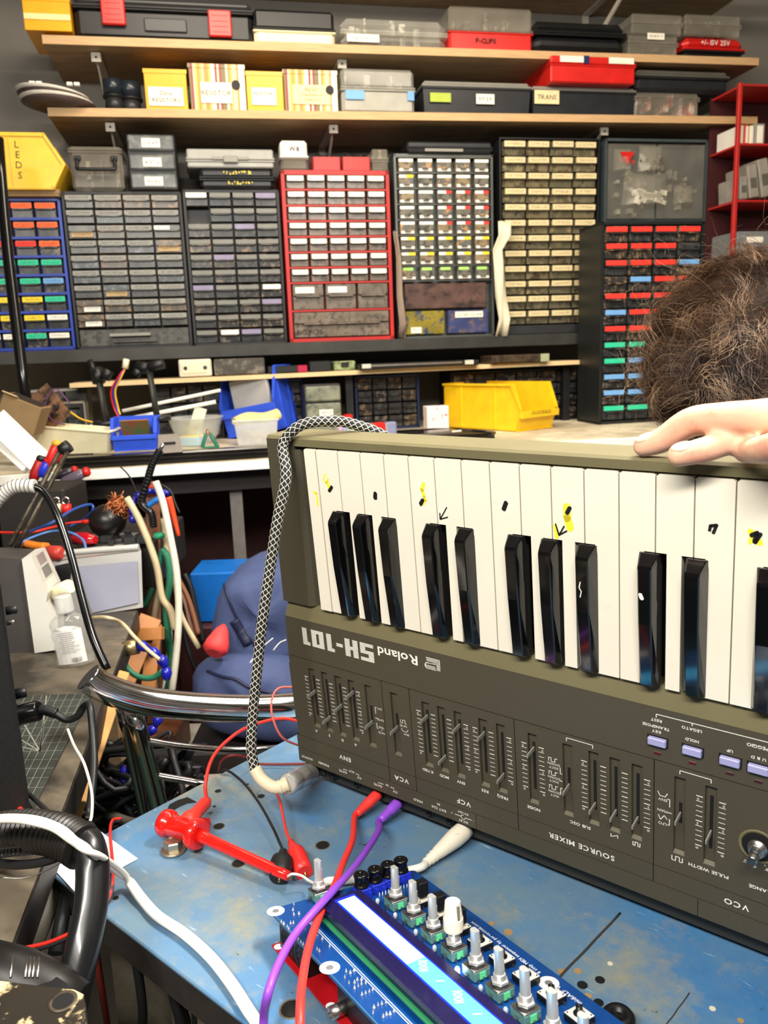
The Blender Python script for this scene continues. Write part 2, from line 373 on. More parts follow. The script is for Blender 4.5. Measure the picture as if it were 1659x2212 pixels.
# C black
s0, s1 = S_(408, 590), S_(612, 590); z1 = onw(500, 410, 2.2)[1]
t, w, h = cabinet('drawer_cabinet', 'black drawer cabinet of dark clear drawers, left of the red cabinet', s0, s1, 2.2, bz, z1, .15, blackp)
def lc(r, c):
    k = (r * 5 + c * 3) % 7
    if (r, c) in ((6, 3), (9, 1)): return [(lab['white'], .1, .95, .6, .95)]
    if (r, c) == (0, 0): return [(lab['white'], .0, .95, .6, .95)]
    if k == 2: return [(mat('tape_lilac', '8a82a0', .5), .02, .95, .6, .95)]
    return [(mat('tape_dim', '76766f', .4), .02, .97, .62, .93)]
grid(t, w, h, 4, 10, -w + .005, w - .005, .004, h - .004, f_dark, lc, skip=((1, 0),), txt=False)
# D red
s0, s1 = S_(617, 560), S_(846, 560); z1 = onw(725, 368, 2.18)[1]
t, w, h = cabinet('drawer_cabinet', 'red framed drawer cabinet with white labels across its drawers', S_(617, 560, 2.18), S_(846, 560, 2.18), 2.18, bz, z1, .16, redm, rim=.009)
zz = h - .009; rh = (h - .018) * .655 / 7
for r in range(8): MB().box(-w + .009, w - .009, -.001, .02, zz - r * rh - .002, zz - r * rh + .002).build('divider', redm, t)
grid(t, w, h, 5, 7, -w + .010, w - .010, zz - 7 * rh, zz, f_red, lambda r, c: [(lab['white'], .06, .94, .58, .93)], style='lip', gap=.003)
zb = zz - 7 * rh; zc = .009 + (zb - .009) * .5
MB().box(-w + .009, w - .009, -.001, .02, zc - .002, zc + .002).build('divider', redm, t)
cw = (2 * w - .022) / 3
for c in range(3): drawer(t, -w + .011 + c * cw + .003, -w + .011 + (c + 1) * cw - .003, zc + .003, zb - .004, f_red[0], [(lab['white'], .08, .7, .66, .9)] if c < 2 else [], style='lip')
d = drawer(t, -w + .013, w - .013, .012, zc - .004, f_red[1], style='lip'); q = MB(); put_text(q, 'BIG PCM-', .018, face_front(-w + .055, -.0025, .026)); q.build('lettering', ink, d)
# E grey wire frame
fm = mat('grey_metal_frame', '5d6160', .4, metal=.5, var=.15)
s0, s1 = S_(856, 530), S_(1066, 530); z1 = onw(955, 333, 2.2)[1]
t, w, h = cabinet('drawer_cabinet', 'grey metal drawer cabinet of small two-label drawers with full bins below', s0, s1, 2.2, bz, z1, .15, fm, rim=.006)
zb = .006 + (h - .012) * .315; rows = 8
for r in range(rows + 1):
    z = zb + (h - .008 - zb) * r / rows; MB().box(-w + .006, w - .006, -.001, .01, z - .0012, z + .0012).build('divider', fm, t)
def le(r, c):
    k = (r * 3 + c * 5) % 9
    top = [(lab['white'], .02, .98, .74, .97)]
    if r >= 2 and r <= 4 and c >= 2: top = [(lab['white'], .02, .6, .74, .97), (lab['redl'], .6, .98, .74, .97)]
    if r in (5, 6) or (r, c) == (1, 0): top = [(lab['white'], .02, .5, .74, .97), (lab['yellow'], .5, .98, .74, .97)]
    if r == 7: top = [(mat('label_lime', 'a8e070', .5), .1, .8, .74, .97)]
    return top + [(lab['white'], .06, .94, .06, .26)]
cw = (2 * w - .012) / 5
for r in range(rows):
    for c in range(5):
        zt = zb + (h - .008 - zb) * (rows - r) / rows; a = -w + .006 + c * cw + .007; drawer(t, a, a + cw - .012, zt - (h - .008 - zb) / rows + .003, zt - .003, RN.choice(f_clr), le(r, c), style='flat', txt=False)
zc = .006 + (zb - .006) * .47
b = MB().box(-w + .02, w - .02, .004, .12, zc + .004, zb - .006, .002).build('drawer', fr('bin_brown', '5c4640', '3b302e', 30), t)
for k, cc in enumerate(('bin_yellow:8a7c2c:3a4a60', 'bin_blue:3c4470:6a5a58')):
    nm, a_, b_ = cc.split(':'); x0 = -w + .014 + k * (w - .01)
    d = MB().box(x0, x0 + w - .02, .002, .12, .010, zc - .002, .002).build('drawer', fr(nm, a_, b_, 45), t)
    L = MB(); L.box(x0 + .02, x0 + (.05 if k == 0 else .10), .0, .0015, .014 if k == 0 else zc - .022, .030 if k == 0 else zc - .006); nf = len(L.f); scrib(L, x0 + .024, x0 + (.046 if k == 0 else .096), .022 if k == 0 else zc - .014, .009, -.0003); L.mi = [0] * nf + [1] * (len(L.f) - nf); L.build('label', [paper, ink], d)
# F beige labels
s0, s1 = S_(1080, 520, 2.2), S_(1292, 520, 2.2); z1 = onw(1180, 298, 2.2)[1]
t, w, h = cabinet('drawer_cabinet', 'tall black drawer cabinet with rows of beige labels, white cloth beside it', s0, s1, 2.2, bz, z1, .15, blackp, rim=.004)
grid(t, w, h, 4, 12, -w + .008, w - .008, .028, h - .006, f_bei, lambda r, c: [(lab['cream'], .04, .97, .56, .97)], style='slope', gap=.0025)
MB().box(-w + .006, w - .006, .004, .02, .004, .026).build('plinth', darkp, t)
# G upper right with bags
s0, s1 = S_(1306, 390), S_(1528, 390); zg1 = onw(1415, 300, 2.2)[1]; zh = onw(1415, 478, 2.02)[1]
t, w, h = cabinet('drawer_cabinet', 'grey framed cabinet stuffed with small clear bags, upper right', s0, s1, 2.2, bz, zg1, .15, mat('slate_frame', '3e474a', .4, var=.15), rim=.007)
for i, z in enumerate((h * .58, h * .36, h * .2)): MB().box(-w + .007, w - .007, -.002, .1, z - .002, z + .002).build('divider', MATS['slate_frame'], t)
rows = [(h * .59, h - .01), (h * .37, h * .57), (h * .21, h * .35)]
clr = clear('clear_plastic', '8f8b80', .22, .12)
for (a, b) in rows:
    for c in range(2):
        x0 = -w + .01 + c * (w - .008); d = MB().box(x0, x0 + w - .014, .0, .003, a + .004, b - .004).box(x0, x0 + w - .014, .003, .11, a + .002, a + .005).build('drawer', clr, t)
        q = MB()
        for k in range(14): xx = x0 + RN.uniform(.008, w - .03); zz = a + RN.uniform(.005, (b - a) * .6); q.box(xx, xx + RN.uniform(.006, .016), .012, .05, zz, zz + RN.uniform(.006, .025), .001)
        q.build('contents', fr('bag_contents', '8a8574', 'c9c2b0', 40), d)
# H big right cabinet on worktop
WT = 1.095
DH = 2.0
s0, s1, _, z1 = PX(1300, 478, 1530, 915, DH); s0 = onw(1296, 700, DH)[0]; s1 = onw(1523, 480, DH)[0]
t, w, h = cabinet('drawer_cabinet', 'tall black drawer cabinet with red, blue and green labels standing on the worktop', s0, s1, DH, WT, z1, .13, mat('charcoal_frame', '1c1f20', .4, var=.2), rim=.008)
HC = ['rrrr', 'rrr-', 'rrrb', '-brr', 'rrrr', 'brrr', 'rrrr', 'ggbb', 'gbgg', 'bbgb', 'bbbb', 'gggg']
hm = {'r': 'redl', 'b': 'blue', 'g': 'green'}
rh = (h - .02) / 12; cw = (2 * w - .016) / 4
for r in range(12):
    for c in range(4):
        k = HC[r][c]; a = -w + .008 + c * cw + .004; b = a + cw - .008; e = h - .010 - r * rh - .0015; d0 = e - rh + .003
        d = drawer(t, a, b, d0, e, RN.choice(f_dark), [(lab[hm[k]], .03, .97, .64, .96)] if k != '-' else [], style='lip', txt=False)
        q = MB(); [q.box(a + (b - a) * (i + .5) / 6 - .0007, a + (b - a) * (i + .5) / 6 + .0007, -.0005, .002, d0 + .002, d0 + (e - d0) * .45) for i in range(6)]; q.build('rib', darkp, d)
# ---------------------------------------------------------------- things on the shelves
def slot(x0, y0, x1, y1, D=2.19, zb=None):
    s0, s1, z0, z1 = PX(x0, y0, x1, y1, D)
    if zb is not None: z1 += zb - z0 if abs(zb - z0) > .02 else 0; z0 = zb
    return (s0 + s1) / 2, (s1 - s0) / 2, z0, z1 - z0
cgrey = clear('smoky_clear_plastic', 'a8a294', .34, .12); cbright = clear('bright_clear_plastic', 'e6e6dc', .26, .08)
parts_m = mat('small_parts', '8a8272', .5, var=.5, scale=90, col2='2e2b28', sc2=70); parts_r = mat('red_and_white_parts', 'c43a30', .4, var=.3, col2='d8d0c0', sc2=60)
def organizer(label, x0, y0, x1, y1, zb, base, lid, D=2.19, depth=.2, name='organizer_case', cat='organizer', bev=.012, split=.5, handle=False, group=None, turn=0, inside=None, latch=None, taper=.0):
    sc, w, z, h = slot(x0, y0, x1, y1, D, zb); t = wthing(name, label, cat, sc, D, z, group, turn)
    hs = h * split; q = MB()
    tp = taper * w
    q.hexa([(-w + tp, tp, 0), (w - tp, tp, 0), (w - tp, depth - tp, 0), (-w + tp, depth - tp, 0)], [(-w, 0, hs), (w, 0, hs), (w, depth, hs), (-w, depth, hs)]) if taper else q.box(-w, w, 0, depth, 0, hs, bev)
    q.box(-w - .003, w + .003, -.003, depth, hs - .006, hs - .001, .002); q.build('base', base, t)
    l = MB().box(-w, w, 0, depth, hs, h, bev).box(-w - .003, w + .003, -.003, depth, hs, hs + .005, .002).build('lid', lid, t)
    if inside:
        q = MB()
        for k in range(int(w * 90)):
            a = RN.uniform(-w * .9, w * .8); q.box(a, a + RN.uniform(.006, .02), RN.uniform(.012, .05), RN.uniform(.06, .1), .008 + RN.uniform(0, .5) * h, .012 + RN.uniform(.5, .9) * h, .002)
        tag(q.build('contents', inside, t), 'small parts inside the case')['kind'] = 'stuff'
    if latch:
        for u in (-.55, .55): MB().box(w * u - .012, w * u + .012, -.008, -.001, hs - h * .22, hs + h * .18, .002).build('latch', latch, t)
    if handle: MB().tube([(-.04, -.003, hs), (-.04, -.022, hs), (.04, -.022, hs), (.04, -.003, hs)], .004, sub=3).build('handle', blackp, t)
    t['w'] = w; t['h'] = h; return t, w, h
def sticker(t, x0, x1, z0, z1, y=-.0042, m=None, scr=True, txt=None, size=.01, ink_=None):
    q = MB().box(x0, x1, y, y + .0006, z0, z1); nf = len(q.f)
    if txt:
        for i, ln in enumerate(txt.split('\n')): put_text(q, ln, size, face_front((x0 + x1) / 2, y - .0005, (z0 + z1) / 2 + (len(txt.split('\n')) / 2 - .5 - i) * size * 1.15))
    elif scr: scrib(q, x0 + (x1 - x0) * .1, x1 - (x1 - x0) * .1, (z0 + z1) / 2, (z1 - z0) * .5, y - .0003)
    q.mi = [0] * nf + [1] * (len(q.f) - nf); return q.build('label', [m or paper, ink_ or ink], t)
# -- middle shelf (upper row)
T = lambda px: tpz(S_(px, 90, 2.17)) + .0006
def cardboard(label, x0, y0, x1, y1, zb, m, D=2.19, depth=.12, group=None, turn=0, cat='box', name='cardboard_box'):
    sc, w, z, h = slot(x0, y0, x1, y1, D, zb); t = wthing(name, label, cat, sc, D, z, group, turn)
    MB().box(-w, w, 0, depth, 0, h, .001).build('carton', m, t); MB().box(-w - .0015, w + .0015, -.0015, depth + .001, h - .008, h + .0015).build('lid', m, t); return t, w, h
ybox = mat('glossy_yellow_card', 'f2ac22', .3, var=.08, coat=.3)
t, w, h = cardboard('glossy yellow carton with a pale stripe at the left end of the middle shelf', 50, -6, 152, 66, None, ybox, D=2.17, depth=.16)
MB().box(-w + .001, w - .001, -.0022, -.0008, h * .32, h * .5).build('stripe', mat('pale_stripe', 'f4dfa0', .3), t)
org = mat('orange_card', 'd8a04e', .7, var=.1); s0, z0 = onw(60, 130, 2.30); s1, z1 = onw(84, 62, 2.30)
# toolbox
t, w, h = organizer('long black toolbox with two red latches on the middle shelf', 160, -8, 545, 82, T(300), blackp, mat('charcoal_plastic', '37383a', .45), bev=.012, split=.72, name='tool_box', cat='toolbox', depth=.2)
for u0, u1, y0, y1 in ((218, 270, -6, 54), (450, 500, 22, 80)):
    a, b, c, e = PX(u0, y0, u1, y1, 2.18); sc = t.matrix_world.inverted() @ W((a + b) / 2, 2.18, c); q = MB().box(sc.x - (b - a) / 2, sc.x + (b - a) / 2, -.014, -.002, sc.z, min(h, sc.z + e - c), .003)
    [q.box(sc.x - .018, sc.x + .018, -.0155, -.013, sc.z + .01 + k * .012, sc.z + .014 + k * .012) for k in range(4)]; q.build('latch', redp, t)
MB().box(-.05, .05, -.005, 0, .02, .05, .003).build('panel', mat('charcoal_plastic', '37383a', .45), t)
t, w, h = organizer('black flat case lying on a white tray, right of the long toolbox', 548, 20, 722, 90, T(640), creamp, blackp, split=.42, bev=.008)
t, w, h = organizer('wide clear organizer full of bright small parts, middle shelf', 737, 38, 965, 100, T(850), cbright, cbright, split=.5, inside=mat('shiny_parts', 'cfc9b8', .3, var=.4, col2='6a675e', sc2=70), bev=.018)
sticker(t, -w * .9, -w * .3, .012, .03, m=paper)
t, w, h = organizer('red tub with a smoky clear divided lid and black writing', 970, 15, 1150, 105, T(1060), redp, cgrey, split=.45, inside=parts_m, bev=.006)
q = MB(); put_text(q, 'P-CLIPS', .016, face_front(-w * .15, -.0035, h * .24), bold=.02); q.build('lettering', ink, t)
t, w, h = organizer('rounded black case between red tub and clear boxes, middle shelf', 1152, 45, 1352, 108, T(1250), blackp, blackp, split=.62, bev=.02)
t, w, h = organizer('clear box with small printed label under a longer clear box, middle shelf', 1358, 76, 1464, 114, T(1410), cgrey, cgrey, split=.6, inside=parts_m, bev=.004)
sticker(t, -.02, .03, h - .012, h + .004)
t, w, h = organizer('longer clear box stacked on the small clear box, middle shelf', 1365, 30, 1474, 75, T(1410) + h + .001, cgrey, cgrey, split=.5, bev=.004)
t, w, h = organizer('red and black box with white handwriting at the right end of the middle shelf', 1478, 80, 1608, 118, T(1540), blackp, redp, split=.4, bev=.014)
q = MB(); put_text(q, '+/- 15V 25V', .018, face_front(0, -.0045, h * .72)); q.build('lettering', mat('white_ink', 'f2efe8', .6), t)
t, w, h = organizer('clear divided box on top of the red and black box, middle shelf', 1480, 32, 1600, 79, T(1540) + h + .001, cgrey, cgrey, split=.5, bev=.004, inside=parts_m)
# -- lower plywood shelf
Lz = lambda px: shz(S_(px, 245, 2.17)) + .0006
t = wthing('plate_stack', 'fanned stack of white plates jutting past the left end of the lower shelf', 'plates', S_(140, 215, 2.16), 2.20, Lz(140))
for k in range(4):
    q = MB(); q.lathe([(.0, .0), (.05, 0), (.085, .012), (.083, .014), (.05, .004), (0, .004)], 28, Matrix.Translation((-.02 - .004 * k, .0, .001 + k * .007)) @ Matrix.Rotation(radians(2 + 1.5 * k), 4, 'Y')); q.build('plate', [mat('dark_plate', '4a3c38', .5), mat('white_plate', 'd9d4c8', .4)][k % 2], t)
q = MB(); [q.box(x, x + .012, -.07, -.06, .038, .044) for x in (-.07, -.055, .012, .028)]; q.build('chip', wht, t)
for k, (px, lbl) in enumerate(((243, 'black wire reel with clear flanges, leftmost on the lower shelf'), (278, 'black spool beside the yellow carton on the lower shelf'))):
    t = wthing('wire_reel', lbl, 'reel', S_(px, 200), 2.22 + .02 * k, Lz(px)); R = .026 if k == 0 else .03
    MB().lathe([(R, 0), (R, .004), (R * .8, .005), (R * .8, .035), (R, .036), (R, .04), (R * .5, .04)], 24).build('flange', blackp, t); MB().lathe([(R * .82, .006), (R * .82, .034)], 24).build('wire', darksteel, t)
    MB().lathe([(R * .9, .041), (R * .9, .075), (R * .7, .078)], 24).build('upper_reel', mat('blue_black', '1c242c', .3), t)
# striped boxes
def stripes(name):
    m = bpy.data.materials.new(name); m.use_nodes = True; nt = m.node_tree; N = nt.nodes; L = nt.links; b = N['Principled BSDF']; b.inputs['Roughness'].default_value = .5
    tc = N.new('ShaderNodeTexCoord'); sp = N.new('ShaderNodeSeparateXYZ'); L.new(tc.outputs['Object'], sp.inputs[0])
    a = N.new('ShaderNodeMath'); a.operation = 'MULTIPLY'; a.inputs[1].default_value = 190; L.new(sp.outputs[0], a.inputs[0]); f = N.new('ShaderNodeMath'); f.operation = 'FLOOR'; L.new(a.outputs[0], f.inputs[0])
    wn = N.new('ShaderNodeTexWhiteNoise'); wn.noise_dimensions = '1D'; L.new(f.outputs[0], wn.inputs['W']); r = N.new('ShaderNodeValToRGB'); r.color_ramp.interpolation = 'CONSTANT'
    cs = ['e9dfc2', '8c2a3c', 'd9b24a', 'efe7d2', 'e08a3a', 'cfc8a0', 'f1ead6', '7a6a3c', 'e8a848']; e = r.color_ramp.elements
    for i, c in enumerate(cs):
        el = e[0] if i == 0 else (e[1] if i == 1 else e.new(i / len(cs))); el.position = i / len(cs); el.color = rgb(c) + (1,)
    L.new(wn.outputs['Value'], r.inputs[0]); L.new(r.outputs[0], b.inputs['Base Color']); return m
stm = stripes('striped_card')
def knob_hole(t, x, z): MB().cyl((x, -.0045, z), (x, .004, z), .0105, n=20).build('finger_hole', ink, t)
t, w, h = cardboard('yellow carton labelled resistors, left of the bigger striped box', 313, 151, 404, 235, Lz(360), ybox); sticker(t, -w * .85, w * .8, h * .12, h * .58, y=-.0025, txt='Data\nRESISTORS', size=.014)
t, w, h = cardboard('larger striped archive box with a resistor label and black finger hole', 410, 140, 530, 240, Lz(470), stm); sticker(t, -w * .62, w * .5, h * .18, h * .62, y=-.0025, txt='RESISTOR', size=.017); knob_hole(t, w * .66, h * .58)
t, w, h = cardboard('yellow carton with small resistors label wedged between the striped boxes', 533, 156, 612, 238, Lz(570), ybox, D=2.2); sticker(t, -w * .75, w * .6, h * .2, h * .62, y=-.0025, txt='RESISTORS\n----', size=.011)
t, w, h = cardboard('smaller striped archive box with a cream label, right of the yellow cartons', 614, 153, 729, 241, Lz(670), stm); sticker(t, -w * .7, w * .72, h * .2, h * .66, y=-.0025, txt='PRE SET\nPotentiometers\nResistors', size=.0095, m=mat('cream_card', 'e4d3a4', .7), ink_=mat('faded_ink', '6a5f48', .7)); knob_hole(t, w * .7, h * .55)
t, w, h = organizer('grey twin-deck case with clear lid and blue tape, lower shelf', 738, 148, 895, 246, Lz(815), mat('pale_grey_plastic', '9b9a90', .4), cbright, split=.55, inside=parts_m, bev=.008, latch=None)
for u in ((-w * .9, -w * .4), (w * .8, w * .98)): MB().box(u[0], u[1], -.0045, -.003, h * .3, h * .5).build('tape', lab['blue'], t)
blackc = mat('black_case', '202327', .4, var=.25)
t, w, h = organizer('black ribbed case with green tape and a white label, lower shelf', 914, 176, 1146, 248, Lz(1030), blackc, greyp, split=.82, bev=.008, taper=.03)
sticker(t, -.005, .045, h * .32, h * .62, m=paper); q = MB().box(-w * .88, -w * .5, -.0045, -.003, h * .35, h * .62); q.build('tape', mat('lime_tape', 'a7b93c', .5), t)
t, w, h = organizer('black ribbed case labelled trans under the red metal box', 1150, 188, 1372, 251, Lz(1260), blackc, greyp, split=.86, bev=.008, taper=.03)
sticker(t, -w * .97, -w * .5, h * .38, h * .84, txt='TRANS', size=.017, m=mat('cream_card', 'e4d3a4', .7)); zr = Lz(1260) + h + .001
t, w, h = organizer('bright red box with torn paper strips lying on the trans case', 1190, 122, 1372, 182, zr, redp, redp, split=.7, bev=.003, name='red_box', cat='box', D=2.16, depth=.24)
for a, b in ((-w * .8, -w * .25), (w * .35, w * .95)): MB().box(a, b, -.0045, -.003, h * .74, h * .97).build('paper_strip', paper, t)
MB().box(-w * .25, -w * .12, -.0045, -.003, h * .7, h).build('tape', mat('navy_tape', '1b2555', .4), t)
t, w, h = organizer('clear tub of red and white parts at the right of the lower shelf', 1372, 200, 1510, 248, Lz(1440), cgrey, cgrey, split=.75, inside=parts_r, bev=.006); zr = Lz(1440) + h + .001
t, w, h = organizer('dark case with pale sloping lid resting on the clear tub', 1374, 152, 1574, 197, zr, blackc, mat('dull_grey_plastic', '5e5d56', .5), split=.7, bev=.01)
t = wthing('bag', 'clear bag of green wire at the right end of the lower shelf', 'bag', S_(1567, 240), 2.22, Lz(1567)); w = .062
MB().sphere((0, .03, .0), .06, 1, .7, .55).build('bag_film', clear('bag_film', '6c8a74', .3, .2), t)
q = MB()
for k in range(9): q.tube([(RN.uniform(-.04, .04), .03 + RN.uniform(-.02, .02), RN.uniform(.002, .02)) for _ in range(5)], .0016, n=5, sub=4)
q.build('green_wire', mat('green_wire', '1f6b4a', .4), t)
# -- things on the drawer cabinets
cz = lambda px, py: onw(px, py, 2.2)[1]
t = wthing('storage_bin', 'yellow open bin marked LEDS on the blue drawer cabinet', 'bin', S_(62, 345, 2.17), 2.17, cz(100, 428) + .0135); 
a, b, c, e = PX(-12, 285, 147, 408, 2.17); w = (b - a) / 2; hh = e - c
def bin_shape(q, w, h, d, th=.003):
    # side profile faces the viewer: pointed nose to the right
    P = [(-w, 0), (w * .62, 0), (w, h * .45), (w * .5, h), (-w, h)]
    q.prism([(x, z) for x, z in P], 0, th, 'y'); q.prism(P, d - th, d, 'y'); q.box(-w, w * .62, 0, d, 0, th)
    q.hexa([(w * .62 - th, 0, 0), (w * .62, 0, 0), (w * .62, d, 0), (w * .62 - th, d, 0)], [(w - th, 0, h * .45), (w, 0, h * .45), (w, d, h * .45), (w - th, d, h * .45)])
    q.box(-w, -w + th, 0, d, 0, h); return q
q = bin_shape(MB(), w, hh, .14); q.box(-w, w * .5, -.004, .0, hh - .008, hh); q.box(-w * .5, -w * .47, -.002, 0, .01, hh - .01)
q.prism([(w * .62, .004), (w, hh * .45), (w * .5, hh), (w * .44, hh * .97), (w * .9, hh * .45), (w * .56, .01)], -.004, 0, 'y'); q.build('bin_body', yel, t)
q = MB()
for i, ch in enumerate('LEDS'): put_text(q, ch, .022, face_front(-w * .28, -.0006, hh * (.80 - .18 * i)) @ Matrix.Rotation(radians(-4), 4, 'Z'))
q.build('lettering', ink, t)
t, w, h = cardboard('flat worn cardboard sheet box under the yellow LEDS bin', 10, 410, 128, 427, cz(100, 428) + .0006, mat('brown_card', '8f7450', .8), D=2.18)
# clear tool case with handle
B0 = cz(270, 414) + .0006
t, w, h = organizer('smoky clear carry case with a black handle, left of the three-drawer tower', 152, 316, 265, 405, B0, cgrey, cgrey, split=.9, inside=parts_m, bev=.008, D=2.19, depth=.12)
q = MB(); q.tube([(-w * .7, -.004, h * .72), (-w * .72, -.014, h * .5), (-w * .6, -.018, h * .45), (w * .6, -.018, h * .45), (w * .72, -.014, h * .5), (w * .7, -.004, h * .72)], .0045, sub=3); [q.box(u * w * .7 - .008, u * w * .7 + .008, -.008, 0, h * .66, h * .78, .002) for u in (-1, 1)]; q.build('handle', blackp, t)
sc, w, z, h = slot(275, 288, 382, 405, 2.19, B0); t = wthing('drawer_tower', 'small tower of three smoky drawers with white paper labels', 'drawer tower', sc, 2.19, z)
MB().box(-w, w, .004, .14, 0, h, .004).build('frame', blackp, t)
for k in range(3):
    d = MB().box(-w + .004, w - .004, -.004, .1, k * h / 3 + .004, (k + 1) * h / 3 - .004, .004).build('drawer', fr('smoky_drawer', '55595a', '6f7370', 30), t)
    sticker(d, -.022, .022 + .0, (k + .25) * h / 3, (k + .72) * h / 3, y=-.005, m=paper)
C0 = cz(500, 410) + .0006
t, w, h = organizer('black box with yellow lettering on the black drawer cabinet', 432, 363, 590, 402, C0, blackc, blackc, split=.5, bev=.008, depth=.14)
for k in (0, 1):
    q = MB(); scrib(q, -.035 + .01 * k, .04, h * (.76 - .5 * k), .010, -.0045, w=.0022); q.build('lettering', mat('yellow_ink', 'f0d84a', .5), t)
zr = C0 + h + .0006
t, w, h = organizer('long pale grey flat case with a recessed handle above the black box', 403, 322, 590, 352, zr, mat('light_grey_plastic', '9d9d98', .4), MATS['light_grey_plastic'], split=.42, bev=.003, depth=.14)
q = MB().box(-.045, .045, -.006, -.002, h * .40, h * .56, .001).box(-.018, .018, -.009, -.003, h * .24, h * .62, .002); q.build('handle', greyp, t)
D0 = onw(725, 368, 2.18)[1] + .0006
t, w, h = organizer('white topped clear tub with a scrawled mark, left end of the red cabinet', 606, 303, 664, 366, D0, cgrey, whitep, split=.42, bev=.006, depth=.06)
q = MB(); put_text(q, 'W8', .016, face_front(0, -.0012, h * .72), bold=.03); q.build('lettering', ink, t)
for k, (a, b) in enumerate(((676, 735), (740, 799))):
    sc, w, z, h = slot(a, 339, b, 366, 2.19, D0); t = wthing('parts_bin', ('left', 'right')[k] + ' one of two small red open bins on the red cabinet', 'bin', sc, 2.19, z)
    q = MB().box(-w, w, 0, .003, 0, h).box(-w, w, .077, .08, 0, h).box(-w, -w + .003, 0, .08, 0, h).box(w - .003, w, 0, .08, 0, h).box(-w, w, 0, .08, 0, .003); q.build('bin_body', redp, t)
    q = MB(); [q.tube([(RN.uniform(-w, w) * .8, RN.uniform(.01, .07), .005), (RN.uniform(-w, w) * .9, RN.uniform(.01, .07), h + RN.uniform(0, .012)), (RN.uniform(-w, w) * .9, RN.uniform(.01, .07), h + RN.uniform(0, .014))], .0012, n=5, sub=3) for _ in range(16)]
    o = q.build('contents', darksteel, t); o['kind'] = 'stuff'
t, w, h = organizer('small clear box at the right end of the red cabinet top', 804, 322, 838, 366, D0, cgrey, cgrey, split=.5, bev=.003, depth=.06, inside=parts_m)
t, w, h = organizer('thin black case with a pale strip on the grey metal cabinet', 880, 306, 1062, 330, cz(955, 333) + .0006, blackc, blackc, split=.4, bev=.004, depth=.14)
MB().box(-w * .6, w * .3, -.0045, -.003, .003, h * .35).build('strip', greyp, t)
# bags in the upper right cabinet
def bag(label, x0, y0, x1, y1, D, m, inside, n=14, red=False):
    a, b, c, e = PX(x0, y0, x1, y1, D); t = wthing('parts_bag', label, 'bag', (a + b) / 2, D, c); w = (b - a) / 2; h = e - c
    P = []; nx, nz = 7, 8
    vs = []; fs = []
    for side in (0, 1):
        for j in range(nz):
            for i in range(nx):
                u = i / (nx - 1) * 2 - 1; v = j / (nz - 1); bul = (1 - u * u) * (1 - v) ** .5 * .03; vs.append((u * w * (1 - .15 * v * RN.uniform(.6, 1.2)), .02 + (bul + RN.uniform(0, .003)) * (-1 if side == 0 else .4), v * h))
    for side in (0, 1):
        for j in range(nz - 1):
            for i in range(nx - 1): q_ = side * nx * nz + j * nx + i; fs.append((q_, q_ + 1, q_ + nx + 1, q_ + nx))
    MB().add(vs, fs, True).build('bag_film', m, t); q = MB()
    for k in range(n):
        x, z = RN.uniform(-w * .8, w * .7), RN.uniform(.003, h * .4); q.box(0, RN.uniform(.012, .022), 0, .004, 0, RN.uniform(.008, .02), .001, M=Matrix.Translation((x, .012, z)) @ Matrix.Rotation(RN.uniform(-.8, .8), 4, 'Y'))
    q.build('contents', inside, t); return t, w, h
film = clear('bag_film_clear', 'bdb8a6', .22, .12)
bag('large clear bag of white connectors hanging in the grey framed cabinet', 1350, 372, 1450, 440, 2.19, film, mat('white_connectors', 'e9e2cf', .5), 22)
t, w, h = bag('clear bag with a red tag at the left of the grey framed cabinet', 1332, 318, 1372, 366, 2.19, film, redp, 3)
MB().prism([(-w * .6, h * .8), (w * .9, h * .8), (w * .2, h * .2)], .0, .003, 'y').build('red_tag', redp, t)
bag('crumpled grey bag spilling out near the top of the grey framed cabinet', 1385, 312, 1440, 368, 2.185, film, parts_m, 8)
bag('clear bag of small dark parts at the right of the grey framed cabinet', 1462, 398, 1506, 438, 2.19, film, parts_m, 10)
# stack of paper cups and red rack at right
t = wthing('paper_roll_stack', 'tall pale stack of discs standing between the cabinets and the red rack', 'stack', S_(1550, 450, 2.3), 2.32, onw(1550, 560, 2.3)[1] - .12)
q = MB(); zt = onw(1550, 374, 2.3)[1] - PM[t.name].translation.z; n_ = 26
for k in range(n_): q.lathe([(.0235, 0), (.0245, .002), (.0245, zt / n_ - .004), (.0225, zt / n_ - .001)], 18, Matrix.Translation((RN.uniform(-.0015, .0015), 0, k * zt / n_)))
q.build('disc', creamp, t)
t = wthing('lamp_bulb', 'pale spiral bulb hanging beside the upper right cabinet', 'bulb', S_(1552, 310, 2.3), 2.32, onw(1550, 325, 2.3)[1]); q = MB(); q.tube([(.014 * cos(k * .8), .014 * sin(k * .8), k * .0012) for k in range(34)], .004, n=6, sub=2); q.cyl((0, 0, .04), (0, 0, .07), .013).build('spiral', creamp, t)
